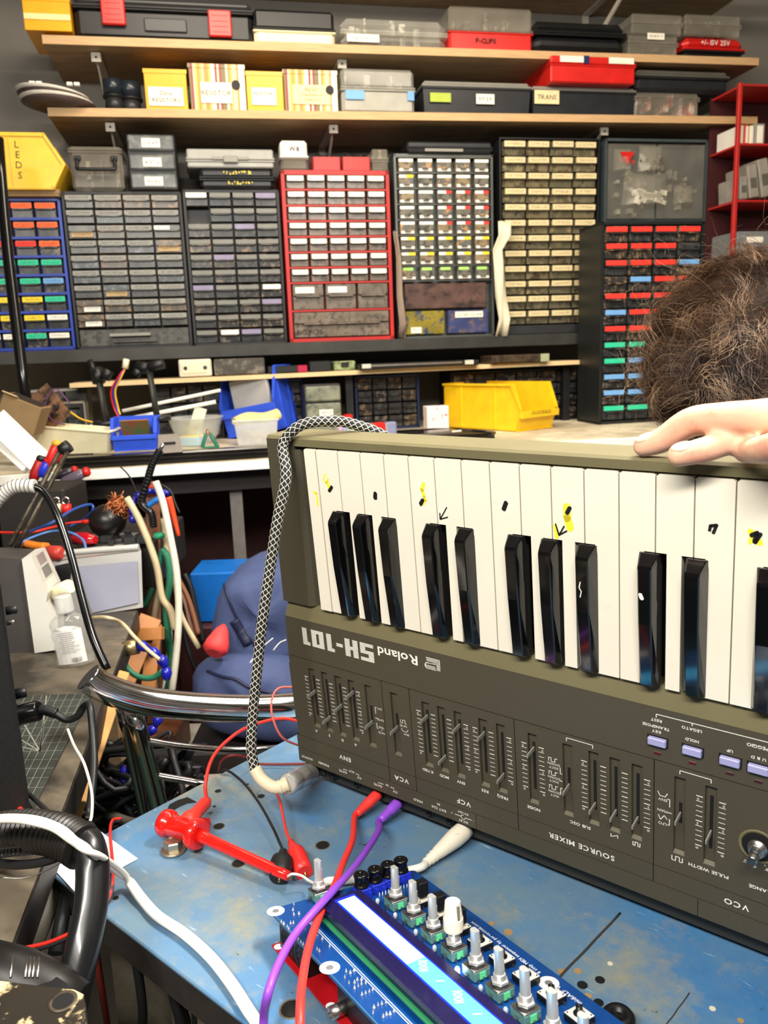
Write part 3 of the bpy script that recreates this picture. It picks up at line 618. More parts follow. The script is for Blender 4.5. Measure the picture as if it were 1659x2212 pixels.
# red rack
DR = 2.06
a = onw(1590, 360, DR)[0]; zr0 = onw(1600, 640, DR)[1]; zr1 = onw(1610, 178, DR)[1]
t = wthing('red_rack', 'red metal rack of cassette-like cases at the right edge', 'rack', a, DR, zr0 - .08)
H = zr1 - zr0 + .08; q = MB(); [q.box(x, x + .010, 0, .012, 0, H, .001) for x in (0, .338)]
MB().box(.004, .344, .135, .139, 0, H).build('dark_backing', mat('maroon', '3a1214', .6), t)  # added dark sheet that gives the open rack its shaded inside
LV = [onw(1640, y, DR)[1] - (zr0 - .08) for y in (182, 310, 432, 560)]
for z in LV: q.box(.008, .34, 0, .134, z - .005, z)
q.build('frame', redm, t)
for k, (x, ww, hh2, lean, m) in enumerate(((.012, .014, .05, -6, whitep), (.03, .012, .052, 0, mat('orange_case', 'd2502a', .5)), (.045, .012, .05, 0, creamp), (.06, .03, .055, 0, greyp))):
    M = PM[t.name] @ Matrix.Translation((x + .006, .02, LV[1] + .0008)); c = thing('slim_case', ('white', 'orange', 'cream', 'grey')[k] + ' slim case standing on the upper tier of the red rack', 'case', M=M)
    MB().box(0, ww, 0, .1, 0, hh2, .0015).build('shell', m, c); MB().box(ww * .2, ww * .8, -.0008, 0, hh2 * .1, hh2 * .9).build('spine_label', paper, c)
for k, (x, ww, hh2, lean) in enumerate(((.012, .024, .06, 4), (.042, .030, .086, 9), (.08, .032, .10, 12))):
    M = PM[t.name] @ Matrix.Translation((x + .012, .01, LV[2] + .0008 + ww * sin(radians(lean)))) @ Matrix.Rotation(radians(lean), 4, 'Y') @ Matrix.Rotation(radians(-2 * lean), 4, 'Y'); c = thing('cassette_case', ('shortest', 'middle', 'tallest')[k] + ' smoky case leaning left on the middle tier of the red rack', 'case', M=M)
    MB().box(0, ww, 0, .1, 0, hh2, .003).build('shell', mat('smoky_case', '8f8a80', .25, var=.2), c); MB().box(ww * .9, ww + .001, .01, .09, .01, hh2 - .01).box(ww * .2, ww * .8, -.0008, 0, hh2 * .3, hh2 * .6).build('label', mat('dim_label', '5a564e', .6), c)
M = PM[t.name] @ Matrix.Translation((.02, .01, LV[3] + .0008)); c = thing('organizer_case', 'grey case with white label on the lowest tier of the red rack', 'organizer', M=M); MB().box(0, .2, 0, .12, 0, .075, .004).build('shell', mat('cloudy_grey', '77797a', .35), c); MB().box(.03, .08, -.001, 0, .045, .06).build('label', paper, c)
# cloth strips between cabinets
def cloth(label, pts, width, D, m):
    vs = []; fs = []; n_ = len(pts)
    for i, (px, py, wd) in enumerate(pts):
        s, z = onw(px, py, D); w2 = wd
        for j in range(5): u = j / 4; vs.append(W(s + w2 * u, D - .01 * sin(u * 7 + i * 1.3) - (.012 if i % 2 else 0), z))
    for i in range(n_ - 1):
        for j in range(4): fs.append((i * 5 + j, i * 5 + j + 1, i * 5 + j + 6, i * 5 + j + 5))
    q = MB().add(vs, fs, True); o = q.build('cloth_strip', m, world=True); so = o.modifiers.new('s', 'SOLIDIFY'); so.thickness = .0015; return tag(o, label, 'cloth')
cloth('white folded cloth hanging in front of the beige-labelled cabinet', [(1076, 478, .034), (1072, 510, .034), (1064, 540, .03), (1066, 580, .03), (1072, 640, .03), (1074, 690, .03), (1068, 727, .034)], .03, 2.165, mat('white_cloth', 'dcd2b8', .8))
cloth('thin grey plastic strip hanging between the red and grey cabinets', [(849, 500, .01), (852, 560, .014), (856, 640, .018), (862, 700, .02), (862, 730, .018)], .02, 2.175, mat('dull_cloth', '8d7b6c', .7))
# ---------------------------------------------------------------- worktop and the things on it
WD = 1.682
t = wthing('worktop', 'white edged worktop running under the steel shelf along the back wall', 'worktop', .25, 2.44, WT - .035)
MB().box(-1.35, 1.5, WD - 2.44, 0, .018, .035).build('board', mat('worn_worktop', 'ded3b8', .55, var=.12, col2='b8ab90', sc2=9), t)
MB().box(-1.35, 1.5, WD - 2.446, WD - 2.44, .0165, .036, .001).build('front_edge', wht, t)
MB().box(-1.35, 1.5, WD - 2.40, WD - 2.37, -.03, .018).build('rail', mat('dark_rail', '1c1412', .6), t)
for px in (512, -330, 1900):
    s = onw(px, 1100, 1.74)[0] - .25; MB().box(s - .013, s + .013, 1.74 - 2.44, 1.77 - 2.44, -WT + .035, .016).build('leg', mat('galvanised', '6e6864', .5, var=.3), t)
wstruct('trim_1', mat('maroon_panel', '34100f', .7, var=.3), -1.2, 1.7, 2.10, 2.12, .02, 1.05)
# little wood shelf
t = wthing('shelf_board', 'narrow light wood shelf just above the worktop clutter', 'shelf', .35, 2.12, 1.2475); a = S_(150, 830, 2.12) - .35; b = S_(1255, 778, 2.12) - .35
MB().hexa([(a, 0, 0), (b, 0, .0065), (b, .32, .0065), (a, .32, 0)], [(a, 0, .011), (b, 0, .0175), (b, .32, .0175), (a, .32, .011)]).build('board', mat('pale_wood', 'd9bf90', .6, var=.12, scale=10), t)
for x in (a + .02, 0, b - .02): MB().box(x - .01, x + .01, .05, .07, 1.0955 - 1.2475, .001).build('upright', blackp, t)
zsh = lambda s: 1.2586 + (s - .35 - a) / (b - a) * .0065 + .0004
def wbox(name, label, cat, x0, y0, x1, y1, m, D=2.14, depth=.1, z=None, bev=.003, part='body', group=None):
    sc, w, zz, h = slot(x0, y0, x1, y1, D, z); t = wthing(name, label, cat, sc, D, zz, group); MB().box(-w, w, 0, depth, 0, h, bev).build(part, m, t); return t, w, h
zs = zsh(.3)
t, w, h = wbox('plastic_box', 'small white plastic box on the narrow wood shelf', 'box', 386, 776, 457, 809, mat('aged_white', 'd5cfbe', .5), z=zs); MB().box(-w * .8, w * .7, -.002, 0, h * .2, h * .75, .001).build('panel', creamp, t); [MB().cyl((u * w * .6, -.003, h * .5), (u * w * .6, 0, h * .5), .005).build('screw', darksteel, t) for u in (-1, 1)]
t, w, h = wbox('tray', 'long smoky tray of bits beside the white plastic box', 'tray', 462, 774, 572, 806, fr('tray_smoke', '4c4944', '78736a', 40), z=zs)
t, w, h = wbox('gadget', 'flat dark red and black gadget on the narrow wood shelf', 'gadget', 578, 790, 664, 803, blackp, z=zs); MB().box(w * .5, w, -.002, .04, 0, h, .002).build('end_cap', mat('crimson', 'a3163c', .4), t)
t, w, h = wbox('gadget', 'squat black block between the red gadget and green circuit boards', 'gadget', 668, 780, 716, 801, blackp, z=zs)
t, w, h = wbox('circuit_board', 'pale green circuit board lying flat on the narrow wood shelf', 'circuit board', 722, 780, 768, 800, mat('sage_pcb', '9aa878', .5, col2='55603c', sc2=60), z=zs); MB().box(-.01, .01, -.004, .01, h * .4, h * .9).build('chip', blackp, t)
t, w, h = wbox('laptop', 'closed thin black laptop with silver edge on the narrow wood shelf', 'laptop', 778, 782, 1036, 798, blackp, z=zsh(.55), D=2.09, depth=.2); MB().box(-w * .85, w * .7, -.004, .002, h * .5, h * .85, .001).build('silver_edge', steel, t); [MB().box(u * w - .012, u * w + .012, -.0045, .002, h * .2, h, .001).build('corner', mat('pale_corner', 'c9c6ba', .4), t) for u in (-.9, .82)]
t, w, h = wbox('circuit_board', 'long brown circuit board with pale connector on the narrow wood shelf', 'circuit board', 1062, 766, 1186, 782, mat('brown_pcb', '4a3a28', .5, col2='2a2118', sc2=50), z=zsh(.95), D=2.1); MB().box(w * .7, w, -.003, .05, 0, h, .001).build('connector', mat('sage_plastic', '9da382', .5), t)
# cabinets behind, under the wood shelf
def lowcab(label, x0, x1, cols, rows, frame, mats, zt=1.2435, D=2.20):
    a = S_(x0, 870, D); b = S_(x1, 870, D); t, w, h = cabinet('drawer_cabinet', label, a, b, D, WT + .0005, zt, .12, frame)
    grid(t, w, h, cols, rows, -w + .006, w - .006, .005, h - .005, mats, lambda r, c: [], style='lip', txt=False)
bluf = mat('navy_frame', '14264e', .4, var=.2)
lowcab('low navy framed drawer cabinet under the narrow shelf, left of the floral box', 768, 906, 4, 4, bluf, f_dark)
lowcab('low black drawer cabinet hidden behind the yellow bin', 975, 1250, 6, 4, blackp, f_dark)
lowcab('low navy drawer cabinet between the large blue bin and smoky drawers', 612, 656, 1, 4, bluf, f_dark)
lowcab('low black drawer cabinet behind the clamp stands', 330, 480, 4, 3, blackp, f_dark)
lowcab('low smoky drawer cabinet at the far left under the narrow shelf', 60, 184, 3, 3, greyp, f_grey)
sc, w, z, h = slot(658, 826, 738, 915, 2.1, WT + .0005); t = wthing('drawer_tower', 'smoky two-drawer tower with a white label beside the blue bin', 'drawer tower', sc, 2.1, WT + .0005)
MB().box(-w, w, .004, .14, 0, .135, .004).build('frame', darkp, t)
for k in range(3):
    d = MB().box(-w + .003, w - .003, -.006, .1, k * .044 + .003, (k + 1) * .044 - .002, .004).build('drawer', fr('sage_smoke', '7f8272', '5f6258', 40), t)
    if k == 1: sticker(d, -.012, .024, .054, .070, y=-.007)
t, w, h = wbox('red_block', 'narrow red block squeezed beside the smoky drawer tower', 'block', 742, 868, 762, 912, redp, D=2.1, depth=.03, z=WT + .0005)
# floral box
fl = mat('floral_card', 'efe4e0', .6, var=.03, col2='c83a50', sc2=55, th=.60, soft=.02)
t, w, h = wbox('floral_box', 'small white box printed with red flowers beside the yellow bin', 'box', 922, 846, 969, 906, fl, D=2.0, depth=.04, z=WT + .0005, bev=.001, part='carton')
# stacking bins
def stackbin(label, M, w, d, h, m, name='storage_bin', th=.003, cut=.4, lipf=.42):
    """open-fronted stacking bin; front (low lip) faces -y; w full width, d depth, h height"""
    t = thing(name, label, 'bin', M=M); q = MB(); a = w / 2
    P = [(0, 0.012), (d, 0), (d, h), (d * .42, h), (0.0, h * .50), (-.0, h * .45)]
    P = [(0.02 * d + .004, 0), (d, 0), (d, h), (d * cut, h), (-d * .02, h * (lipf + .1))]
    for x0 in (-a, a - th): q.prism([(y, z) for y, z in P], x0, x0 + th, 'x')
    q.box(-a, a, .004, d, 0, th); q.box(-a, a, d - th, d, 0, h)
    q.hexa([(-a, .02 * d + .004, 0), (a, .02 * d + .004, 0), (a, .02 * d + .007, 0), (-a, .02 * d + .007, 0)], [(-a, -d * .02, h * lipf), (a, -d * .02, h * lipf), (a, -d * .02 + .003, h * lipf), (-a, -d * .02 + .003, h * lipf)])
    # rims
    for s in (-1, 1): q.box(s * (a + .002) - .003, s * (a + .002) + .003, d * (cut - .02), d + .002, h - .006, h, .001)
    for s in (-1, 1): q.prism([(d * (cut - .02), h), (-d * .03, h * (lipf + .08)), (-d * .03, h * (lipf + .03)), (d * (cut + .02), h * .95)], s * (a + .001) - .003, s * (a + .001) + .003, 'x')
    q.box(-a - .003, a + .003, -d * .05, -d * .02 + .002, h * (lipf - .12), h * (lipf + .02), .001)
    for s in (-1, 1):
        for u in (.3, .75): q.box(s * (a + .0015) - .0015, s * (a + .0015) + .0015, d * u - .001, d * u + .001, .004, h * .93)
    q.build('bin_body', m, t); return t
def wM(px, py, z, yaw): p = onz(px, py, z); return Matrix.Translation(p) @ Matrix.Rotation(PSI + radians(yaw), 4, 'Z')
M = wM(1160, 928, WT + .001, 28); t = stackbin('large yellow open-fronted bin on the worktop right of the floral box', M, .140, .27, .120, yel, cut=.08, lipf=.40)
q = MB(); put_text(q, 'CROCODILES', .013, face_front(0, -.014, .046)); q.build('lettering', ink, t)
c = thing('toggle', 'black round-headed part lying inside the large yellow bin', 'part', M=M @ Matrix.Translation((-.035, .05, .005))); MB().cyl((-.02, 0, .03), (.015, .0, .03), .012).cyl((.01, 0, .0), (.01, 0, .034), .012).box(.0, .06, -.004, .01, .0, .012, .002).build('body', blackp, c)
for k in range(3): MB().cyl((-.012 + .01 * k, 0, .03), (-.009 + .01 * k, 0, .03), .0135).build('ring', blackm, c)
M = wM(548, 950, WT + .001, -30) @ Matrix.Rotation(radians(-9), 4, 'Y'); bigblue = stackbin('large blue bin holding a grey packet, tilted behind the clear tub', M @ Matrix.Translation((-.008, .02, .014)), .155, .13, .165, bluep, cut=.3)
MB().box(-.05, .06, .015, .03, .04, .145, .003).build('packet', mat('grey_packet', 'aba9a8', .5, var=.1, scale=8), bigblue)
M = wM(292, 974, WT + .024, -4); t = stackbin('small blue bin with a brown board in it at the worktop front', M, .088, .07, .070, bluep, cut=.3, lipf=.46)
c = thing('circuit_board', 'small brown board propped inside the small blue bin', 'circuit board', M=M @ Matrix.Translation((0, .040, .030)) @ Matrix.Rotation(radians(-55), 4, 'X')); MB().box(-.03, .03, -.04, .012, 0, .003).build('board', mat('copper_pcb', 'a05a30', .5, col2='5a7a3c', sc2=40), c)
# clear tub with yellow paper
def opentub(name, label, px, py, w, d, h, m, yaw=0, z=None, tp=.12, cat='tub', th=.002):
    t = thing(name, label, cat, M=wM(px, py, z or WT + .0008, yaw)); q = MB(); a = w / 2
    for s in (0, 1):
        i = th * s
        lo = [(-a * (1 - tp) + i, d * tp + i, i), (a * (1 - tp) - i, d * tp + i, i), (a * (1 - tp) - i, d * (1 - tp) - i, i), (-a * (1 - tp) + i, d * (1 - tp) - i, i)]; hi = [(-a + i, i, h), (a - i, i, h), (a - i, d - i, h), (-a + i, d - i, h)]
        b = len(q.v); q.add(lo + hi, [(i_, (i_ + 1) % 4, 4 + (i_ + 1) % 4, 4 + i_) for i_ in range(4)] + [(0, 1, 2, 3)])
    q.add([], [(4, 5, 13, 12), (5, 6, 14, 13), (6, 7, 15, 14), (7, 4, 12, 15)] if False else [])
    for (x0, x1, y0, y1) in ((-a - .003, a + .003, -.003, th), (-a - .003, a + .003, d - th, d + .003), (-a - .003, -a + th, 0, d), (a - th, a + .003, 0, d)): q.box(x0, x1, y0, y1, h - .004, h + .001, .001)
    q.build('tub_body', m, t); return t
tubm = clear('frosted_plastic', 'dfe3e2', .40, .2)
t = opentub('clear_tub', 'frosted tub with crumpled yellow paper at the front of the blue bin', 556, 962, .105, .07, .062, tubm, -4)
q = MB(); q.tube([(-.05, .02, .056), (-.02, .03, .066), (.02, .02, .064), (.055, .03, .072)], .013, n=8, sub=3, flat=1.6); q.box(-.052, .056, .005, .05, .056, .066, .003, M=Matrix.Rotation(radians(-5), 4, 'Y')); q.build('paper_sheet', mat('yellow_paper', 'ead98e', .8, bump=.4), t)
q = MB(); [q.sphere((RN.uniform(-.035, .035), RN.uniform(.015, .05), RN.uniform(.006, .035)), RN.uniform(.004, .008), nu=6, nv=4) for _ in range(30)]; o = q.build('contents', mat('pinkish_bits', 'bfa496', .6, var=.4), t); o['kind'] = 'stuff'
# clear bowl group
t = thing('clear_bowl', 'wide frosted bowl behind the green-handled pliers', 'bowl', M=wM(425, 962, WT + .001, 0))
MB().lathe([(.040, 0), (.055, .02), (.068, .062), (.071, .063), (.071, .066), (.066, .066), (.052, .02), (.038, .003)], 28, Matrix.Translation((0, .07, 0)), cap=False).build('bowl_body', tubm, t)
MB().box(-.03, .0, .04, .042, .01, .09, M=Matrix.Rotation(radians(20), 4, 'Y')).build('card', mat('pale_green_card', 'dfe6d0', .7), t)
t = thing('carton', 'pale blue carton with a yellow top lying before the frosted bowl', 'box', M=wM(408, 964, WT + .0008, -25)); MB().box(-.028, .028, 0, .04, 0, .022, .001, M=Matrix.Rotation(radians(0), 4, 'Y')).build('carton_body', mat('pale_blue_card', 'b9d2dc', .6), t); MB().box(-.027, .027, .001, .039, .0222, .024).build('top', mat('yellow_card', 'ecd98c', .6), t)
t = thing('pliers', 'small green-handled pliers standing in front of the frosted bowl', 'pliers', M=wM(452, 968, WT + .001, 0))
g = mat('green_rubber', '1d6f58', .4)
MB().tube([(-.016, 0, .002), (-.010, 0, .02), (-.004, .004, .034)], .0045).build('handle', g, t); MB().tube([(.020, 0, .002), (.012, 0, .018), (.004, .004, .034)], .0045).build('handle', g, t); MB().cyl((0, .004, .03), (-.001, .006, .045), .006, .003).build('jaw', mat('copper_tip', 'b98a6a', .3, metal=.7), t)
MB().box(-.014, .024, -.004, .008, 0, .004, .001).build('foot', g, t)
t = thing('grey_box', 'squat grey wedge block right of the small blue bin', 'block', M=wM(368, 978, WT + .024, 6)); MB().hexa([(-.025, 0, 0), (.025, 0, 0), (.025, .03, 0), (-.025, .03, 0)], [(-.021, .004, .032), (.021, .004, .032), (.021, .028, .036), (-.021, .028, .036)]).build('block_body', mat('warm_grey_plastic', '8b8279', .6), t); MB().box(-.012, .012, -.001, .004, .018, .022).build('slot', ink, t)
# cream tray, black tray
t = thing('black_tray', 'long black tray along the left front edge of the worktop', 'tray', M=Matrix.Translation(W(S_(375, 1000, 1.70), 1.712, WT + .0008)) @ Matrix.Rotation(PSI, 4, 'Z'))
MB().box(-.225, .235, 0, .06, 0, .021, .005).build('tray_body', mat('gloss_black', '0d0d0e', .2), t); MB().box(-.225, .235, -.004, .004, .012, .024, .003).build('rim', mat('gloss_black', '0d0d0e', .2), t)
t = thing('cream_tray', 'long tapered cream tray left of the small blue bin', 'tray', M=wM(160, 980, WT + .024, -14)); q = MB(); a = .082
for k, (L, wd, z) in enumerate(((1, 0, 0),)):
    lo = [(-a * .9, .0, 0), (a * .86, .0, 0), (a * .86, .05, 0), (-a * .9, .05, 0)]; hi = [(-a * 1.05, -.012, .062), (a, -.012, .044), (a, .062, .044), (-a * 1.05, .062, .062)]
q.add(lo + hi, [(0, 3, 2, 1)] + [(i, (i + 1) % 4, 4 + (i + 1) % 4, 4 + i) for i in range(4)]); i2 = [(x * .95, .003 + y * .9, z + .003) for x, y, z in lo]; h2 = [(x * .97, y * .9 + .003, z) for x, y, z in hi]; q.add(i2 + h2, [(0, 1, 2, 3)] + [(i, 4 + i, 4 + (i + 1) % 4, (i + 1) % 4) for i in range(4)])
q.build('tray_body', creamp, t); q = MB(); pts = [Vector(p) for p in hi]; [q.cyl(pts[i], pts[(i + 1) % 4], .003, n=8) for i in range(4)]; q.build('rim', creamp, t)
# right black tray, markers, keyboard strip
t = thing('instrument_tray', 'wide flat black tray below the yellow bin, seen over the synthesizer', 'tray', M=Matrix.Translation(W(S_(905, 945, 1.80), 1.79, WT + .0008)) @ Matrix.Rotation(PSI, 4, 'Z'))
q = MB(); q.prism([(-.19, 0), (.16, 0), (.19, .03), (.14, .16), (.08, .19), (-.19, .185)], 0, .012, 'z'); q.build('tray_body', mat('soft_black', '1a1a1b', .55), t)
q = MB(); P = [(-.19, 0), (.16, 0), (.19, .03), (.14, .16), (.08, .19), (-.19, .185)]; [q.cyl((x, y, .013), (P[(i + 1) % 6][0], P[(i + 1) % 6][1], .013), .004, n=8) for i, (x, y) in enumerate(P)]; q.build('rim', mat('gloss_black', '0d0d0e', .2), t)
tr = PM[t.name]
t = thing('tablet', 'thin black tablet with a silver edge resting on the wide black tray', 'tablet', M=tr @ Matrix.Translation((-.05, .01, .0175)) @ Matrix.Rotation(radians(-1.5), 4, 'Y') @ Matrix.Rotation(radians(2), 4, 'Z')); MB().box(-.12, .15, 0, .06, 0, .004, .001).build('glass', mat('gloss_black', '0d0d0e', .2), t); MB().box(-.12, .15, -.002, .0, .0, .0035).build('silver_edge', steel, t)
[MB().box(x - .012, x + .012, -.003, .006, .0, .0045, .001).build('corner', mat('pale_corner', 'c9c6ba', .4), t) for x in (-.11, .142)]
t = thing('marker_case', 'clear case of coloured markers on the wide black tray', 'marker case', M=tr @ Matrix.Translation((-.115, .055, .0175)))
MB().box(-.065, .055, 0, .03, 0, .030, .003).build('case', clear('marker_case_plastic', 'e4d9dd', .3, .15), t)
for k, cc in enumerate(('d08ac0', '6a8ad8', '58b894', '9ad0a8', 'e8d488', 'e05a6a', 'e0445a', 'd83848')):
    MB().cyl((-.058 + k * .0095, .014, .003), (-.058 + k * .0095, .014, .026), .0042).build('marker', mat('marker_%d' % k, cc, .4), t)
MB().box(.018, .046, -.002, .02, .0, .032, .001).build('red_card', redp, t); sticker(t, .019, .046, .003, .012, y=-.003); MB().box(.048, .074, 0, .03, .002, .032, .003).build('end_box', clear('lilac_clear', '9aa0c4', .6, .2), t)
# rods, stands, wires at left
def rod(name, label, cat, p, q_, r, m, part='rod', **k): 
    M_ = MB().tube([p, q_], r, n=12, sub=1); o = M_.build(name, m, world=True); return tag(o, label, cat)
rod('tube_lamp', 'upper of two white tubes leaning across the worktop clutter', 'tube', dep(264, 888, 1.90), dep(476, 843, 1.97), .0042, wht)
rod('tube_lamp', 'lower of two white tubes, ends over the frosted bowl', 'tube', dep(196, 920, 1.84), dep(466, 868, 1.88), .0046, wht)
def stand(label, pts, r, head, hm):
    t = thing('clamp_stand', label, 'stand', M=Matrix.Translation(pts[0])); q = MB(); q.tube(pts, r, n=8, sub=1, flat=1.8); q.build('arm', mat('worn_olive_metal', '3c3d38', .5, metal=.4, var=.3), t, world=True)
    q = MB(); [q.tube(h, rr, n=10, sub=1) for h, rr in head]; q.build('clamp', blackp, t, world=True)
    q = MB(); q.cyl(pts[0] + Vector((0, 0, -.004)), pts[0] + Vector((0, 0, .006)), .03); q.build('base', blackp, t, world=True); return t
p0 = dep(230, 915, 1.80); stand('left black clamp stand with a battered head behind the small blue bin', [p0, dep(214, 820, 1.80)], .007, [([dep(214, 828, 1.80), dep(208, 795, 1.80)], .014), ([dep(205, 805, 1.79), dep(194, 778, 1.79)], .006), ([dep(226, 818, 1.79), dep(236, 800, 1.79)], .012)], None)
p0 = dep(340, 905, 1.80); stand('right black clamp stand reaching over the white tubes', [p0, dep(322, 800, 1.80)], .007, [([dep(296, 792, 1.80), dep(326, 796, 1.80)], .013), ([dep(322, 792, 1.79), dep(354, 786, 1.79)], .011), ([dep(292, 812, 1.79), dep(300, 800, 1.79)], .010)], None)
def wire(label, pts, r, m, name='wire', cat='wire', n=6, sub=6, flat=None, world=True):
    q = MB().tube(pts, r, n=n, sub=sub, flat=flat); return tag(q.build(name, m, world=True), label, cat)
for cc, off, nm in (('c8201c', 0, 'red'), ('2438a0', 5, 'blue'), ('e8b020', 9, 'yellow')):
    wire(nm + ' strand of the wire bundle rising to a white plug between the clamp stands', [dep(258 + off * .2, 905 - off, 1.78), dep(246 + off, 880, 1.78), dep(240 + off, 845, 1.77), dep(256 + off * .6, 815, 1.76), dep(272, 792, 1.76)], .0022, mat('wire_' + nm, cc, .4))
o = MB().cyl(dep(270, 796, 1.76), dep(273, 776, 1.76), .007, n=6).build('wire_plug', creamp, world=True); tag(o, 'cream connector at the top of the coloured wire bundle', 'connector')
t = thing('amplifier_board', 'brown circuit board with a black finned heat sink leaning at the left', 'circuit board', M=Matrix.Translation(dep(128, 915, 1.72)) @ Matrix.Rotation(radians(-35), 4, 'Y')); MB().box(-.03, .035, 0, .004, 0, .08).build('board', mat('burnt_pcb', '8a6144', .6, var=.3, col2='3a2a20', sc2=40), t)
q = MB(); [q.box(-.055 + k * .004, -.053 + k * .004, -.004, .02, .0, .065) for k in range(6)]; q.build('heat_sink', blackm, t); q = MB(); [q.cyl((x, -.012, z), (x, 0, z), .005) for x, z in ((-.01, .06), (.012, .05), (.005, .02), (.02, .03))]; q.build('capacitor', mat('capacitor', '2a2624', .4), t)
wire('thin purple wire looping over the brown circuit board', [dep(150, 870, 1.70), dep(120, 840, 1.70), dep(98, 870, 1.70), dep(110, 905, 1.70), dep(140, 918, 1.70)], .0014, mat('purple_wire', '6a3a6a', .5))
wire('small yellow wire in front of the brown circuit board', [dep(152, 890, 1.68), dep(175, 905, 1.68), dep(200, 912, 1.68)], .0018, MATS['wire_yellow'])
t = thing('junk_frame', 'grey open metal frame holding papers, left of the clamp stands', 'frame', M=Matrix.Translation(W(onw(130, 900, 1.93)[0], 1.93, WT + .0008)) @ Matrix.Rotation(PSI, 4, 'Z')); q = MB(); w, h = .055, .125
for b in ((-w, w, h - .003, h), (-w, w, 0, .003), (-w, -w + .003, 0, h), (w - .003, w, 0, h), (-.002, .002, 0, h), (-w, w, h * .55, h * .57)): q.box(b[0], b[1], 0, .05, b[2], b[3])
q.build('frame_body', mat('pale_metal', '8c8578', .5, metal=.3), t); MB().box(-.03, .0, -.002, 0, .055, .09).box(.01, .04, -.003, -.001, .045, .07).build('paper', mat('dull_paper', 'b5aca0', .8), t)
# ---------------------------------------------------------------- the synthesizer (local units: metres; helper coordinates in mm)
olive = mat('olive_body', '474234', .5, var=.06, scale=400, bump=.05); olive_d = mat('olive_underside', '2c2b26', .6, var=.08); olive_l = mat('olive_lit_edge', '6a6347', .5, var=.06)  # last olive is a paler copy, painting light onto the upward bevels
keyw = mat('ivory_keys', 'e4ddcc', .28, var=.02, scale=30, coat=.3, col2='d9cfb8', sc2=35, th=.72); keyb = mat('gloss_black_keys', '08080a', .12, var=.2, coat=.6)
legend = mat('white_legend', 'eceadf', .6, var=.05); slotm = mat('slot_black', '060606', .8)
SM = Matrix.Translation(SO) @ SA.to_4x4()
syn = thing('synthesizer', 'olive analogue synthesizer stood on its back edge, keys up, leaning on the bench', 'synthesizer', M=SM)
def mm(q, name, m, parent):
    q.v = [v * .001 for v in q.v]; return q.build(name, m, parent)
def sp(px, py, z=0):
    r = ray(px, py); n = SA.col[2]; c0 = SO + SA @ Vector((0, 0, z * .001)); s = (c0 - CP).dot(n) / r.dot(n); q = SA.transposed() @ (CP + r * s - SO); return q.x * 1000, q.y * 1000
XE = 512
q = MB()
xl = lambda y: -55 - max(0, y - 20) * .031
# panel: thick slab from ridge to strip, with groove lines; cheek; top lip; back recess
def slab(y0, y1, z0, z1, x0=None, x1=XE, ins=0): q.hexa([(x0 or xl(y0), y0, z1), (x1, y0, z1), (x1, y1, z1), (x0 or xl(y1), y1, z1)], [(x0 or xl(y0), y0, z0), (x1, y0, z0), (x1, y1, z0), (x0 or xl(y1), y1, z0)])
slab(156, 194.6, 0, 30); slab(195.4, 277.2, 2.4, 30); slab(278.0, 291.4, 0, 34); slab(292.2, 306, 0, 34)
# frame around the slider field so the recesses read as pockets
SL = [(-34.2, 0), (-18.8, 0), (-3.2, 0), (12.3, 0), (31.0, 1), (58.6, 1), (90.5, 0), (105.8, 0), (121.4, 0), (143.9, 0), (159.5, 0), (186.2, 0), (213.9, 1), (233.7, 0), (249.1, 0), (264.7, 0), (293.5, 1), (313.2, 0)]
DV = [46.5, 75.0, 171.5, 276.4]
RW = 3.7
edges = [xl(236)] + sum([[x - RW, x + RW] for x, _ in SL], []) + [XE]
# bars between recesses
cuts = sorted(DV)
for a, b in zip(edges[0::2], edges[1::2]):
    segs = [a] + sum([[c - .35, c + .35] for c in cuts if a < c < b], []) + [b]
    for s0, s1 in zip(segs[0::2], segs[1::2]): q.box(s0, s1, 203, 262.6, 0, 2.4)
segs = [xl(200)] + sum([[c - .35, c + .35] for c in cuts], []) + [XE]
for s0, s1 in zip(segs[0::2], segs[1::2]): q.box(s0, s1, 195.4, 203, 0, 2.4); q.box(s0, s1, 262.6, 277.2, 0, 2.4)
mm(q, 'panel', olive, syn)
q = MB(); q.box(xl(195), XE, 194.6, 195.4, .6, 3); q.box(xl(277), XE, 277.2, 278, .6, 3); q.box(xl(291), XE, 291.4, 292.2, .6, 3)
for c in DV: q.box(c - .35, c + .35, 195.4, 277.2, .8, 3); q.box(c - .35, c + .35, 278, 291.4, -.02, 3)
q.box(132.5, 133, 292.2, 306, -.03, 3); q.box(306.5, 307, 292.2, 306, -.03, 3)
mm(q, 'groove', slotm, syn)
# ridge bevel above the keys
q = MB(); q.hexa([(-56, 141.5, 30), (XE, 141.5, 30), (XE, 156, 30), (-59, 156, 30)], [(-56, 141.5, 4), (XE, 141.5, 4), (XE, 156.02, -.02), (-59, 156.02, -.02)]); mm(q, 'ridge', olive_l, syn)
# cheek (end block) and top lip
q = MB(); q.hexa([(-55, -6.5, 0), (-24, -6.5, 0), (-27, 141.5, 0), (-58.5, 141.5, 0)], [(-55, -6.5, 33), (-24, -6.5, 33), (-27, 141.5, 33), (-58.5, 141.5, 33)])
q.hexa([(-24, 2, 0), (-20, 2, 3), (-22, 141.5, 3), (-27, 141.5, 0)], [(-24, 2, 20), (-13, 2, 20), (-13, 141.5, 20), (-27, 141.5, 20)])
mm(q, 'end_cheek', olive, syn); mm(MB().box(XE - 20, XE, -6.5, 141.5, 0, 33), 'end_cheek', olive, syn)
q = MB(); q.prism([(-1.2, 0), (-1.2, 30), (-9, 33), (-9, 2.2), (-7.2, 0)], -24, XE - 20, 'x'); q.prism([(-6.5, 0), (-6.5, 33), (-9, 33), (-9, 2)], -55, -24, 'x')
mm(q, 'front_lip', olive_l, syn)
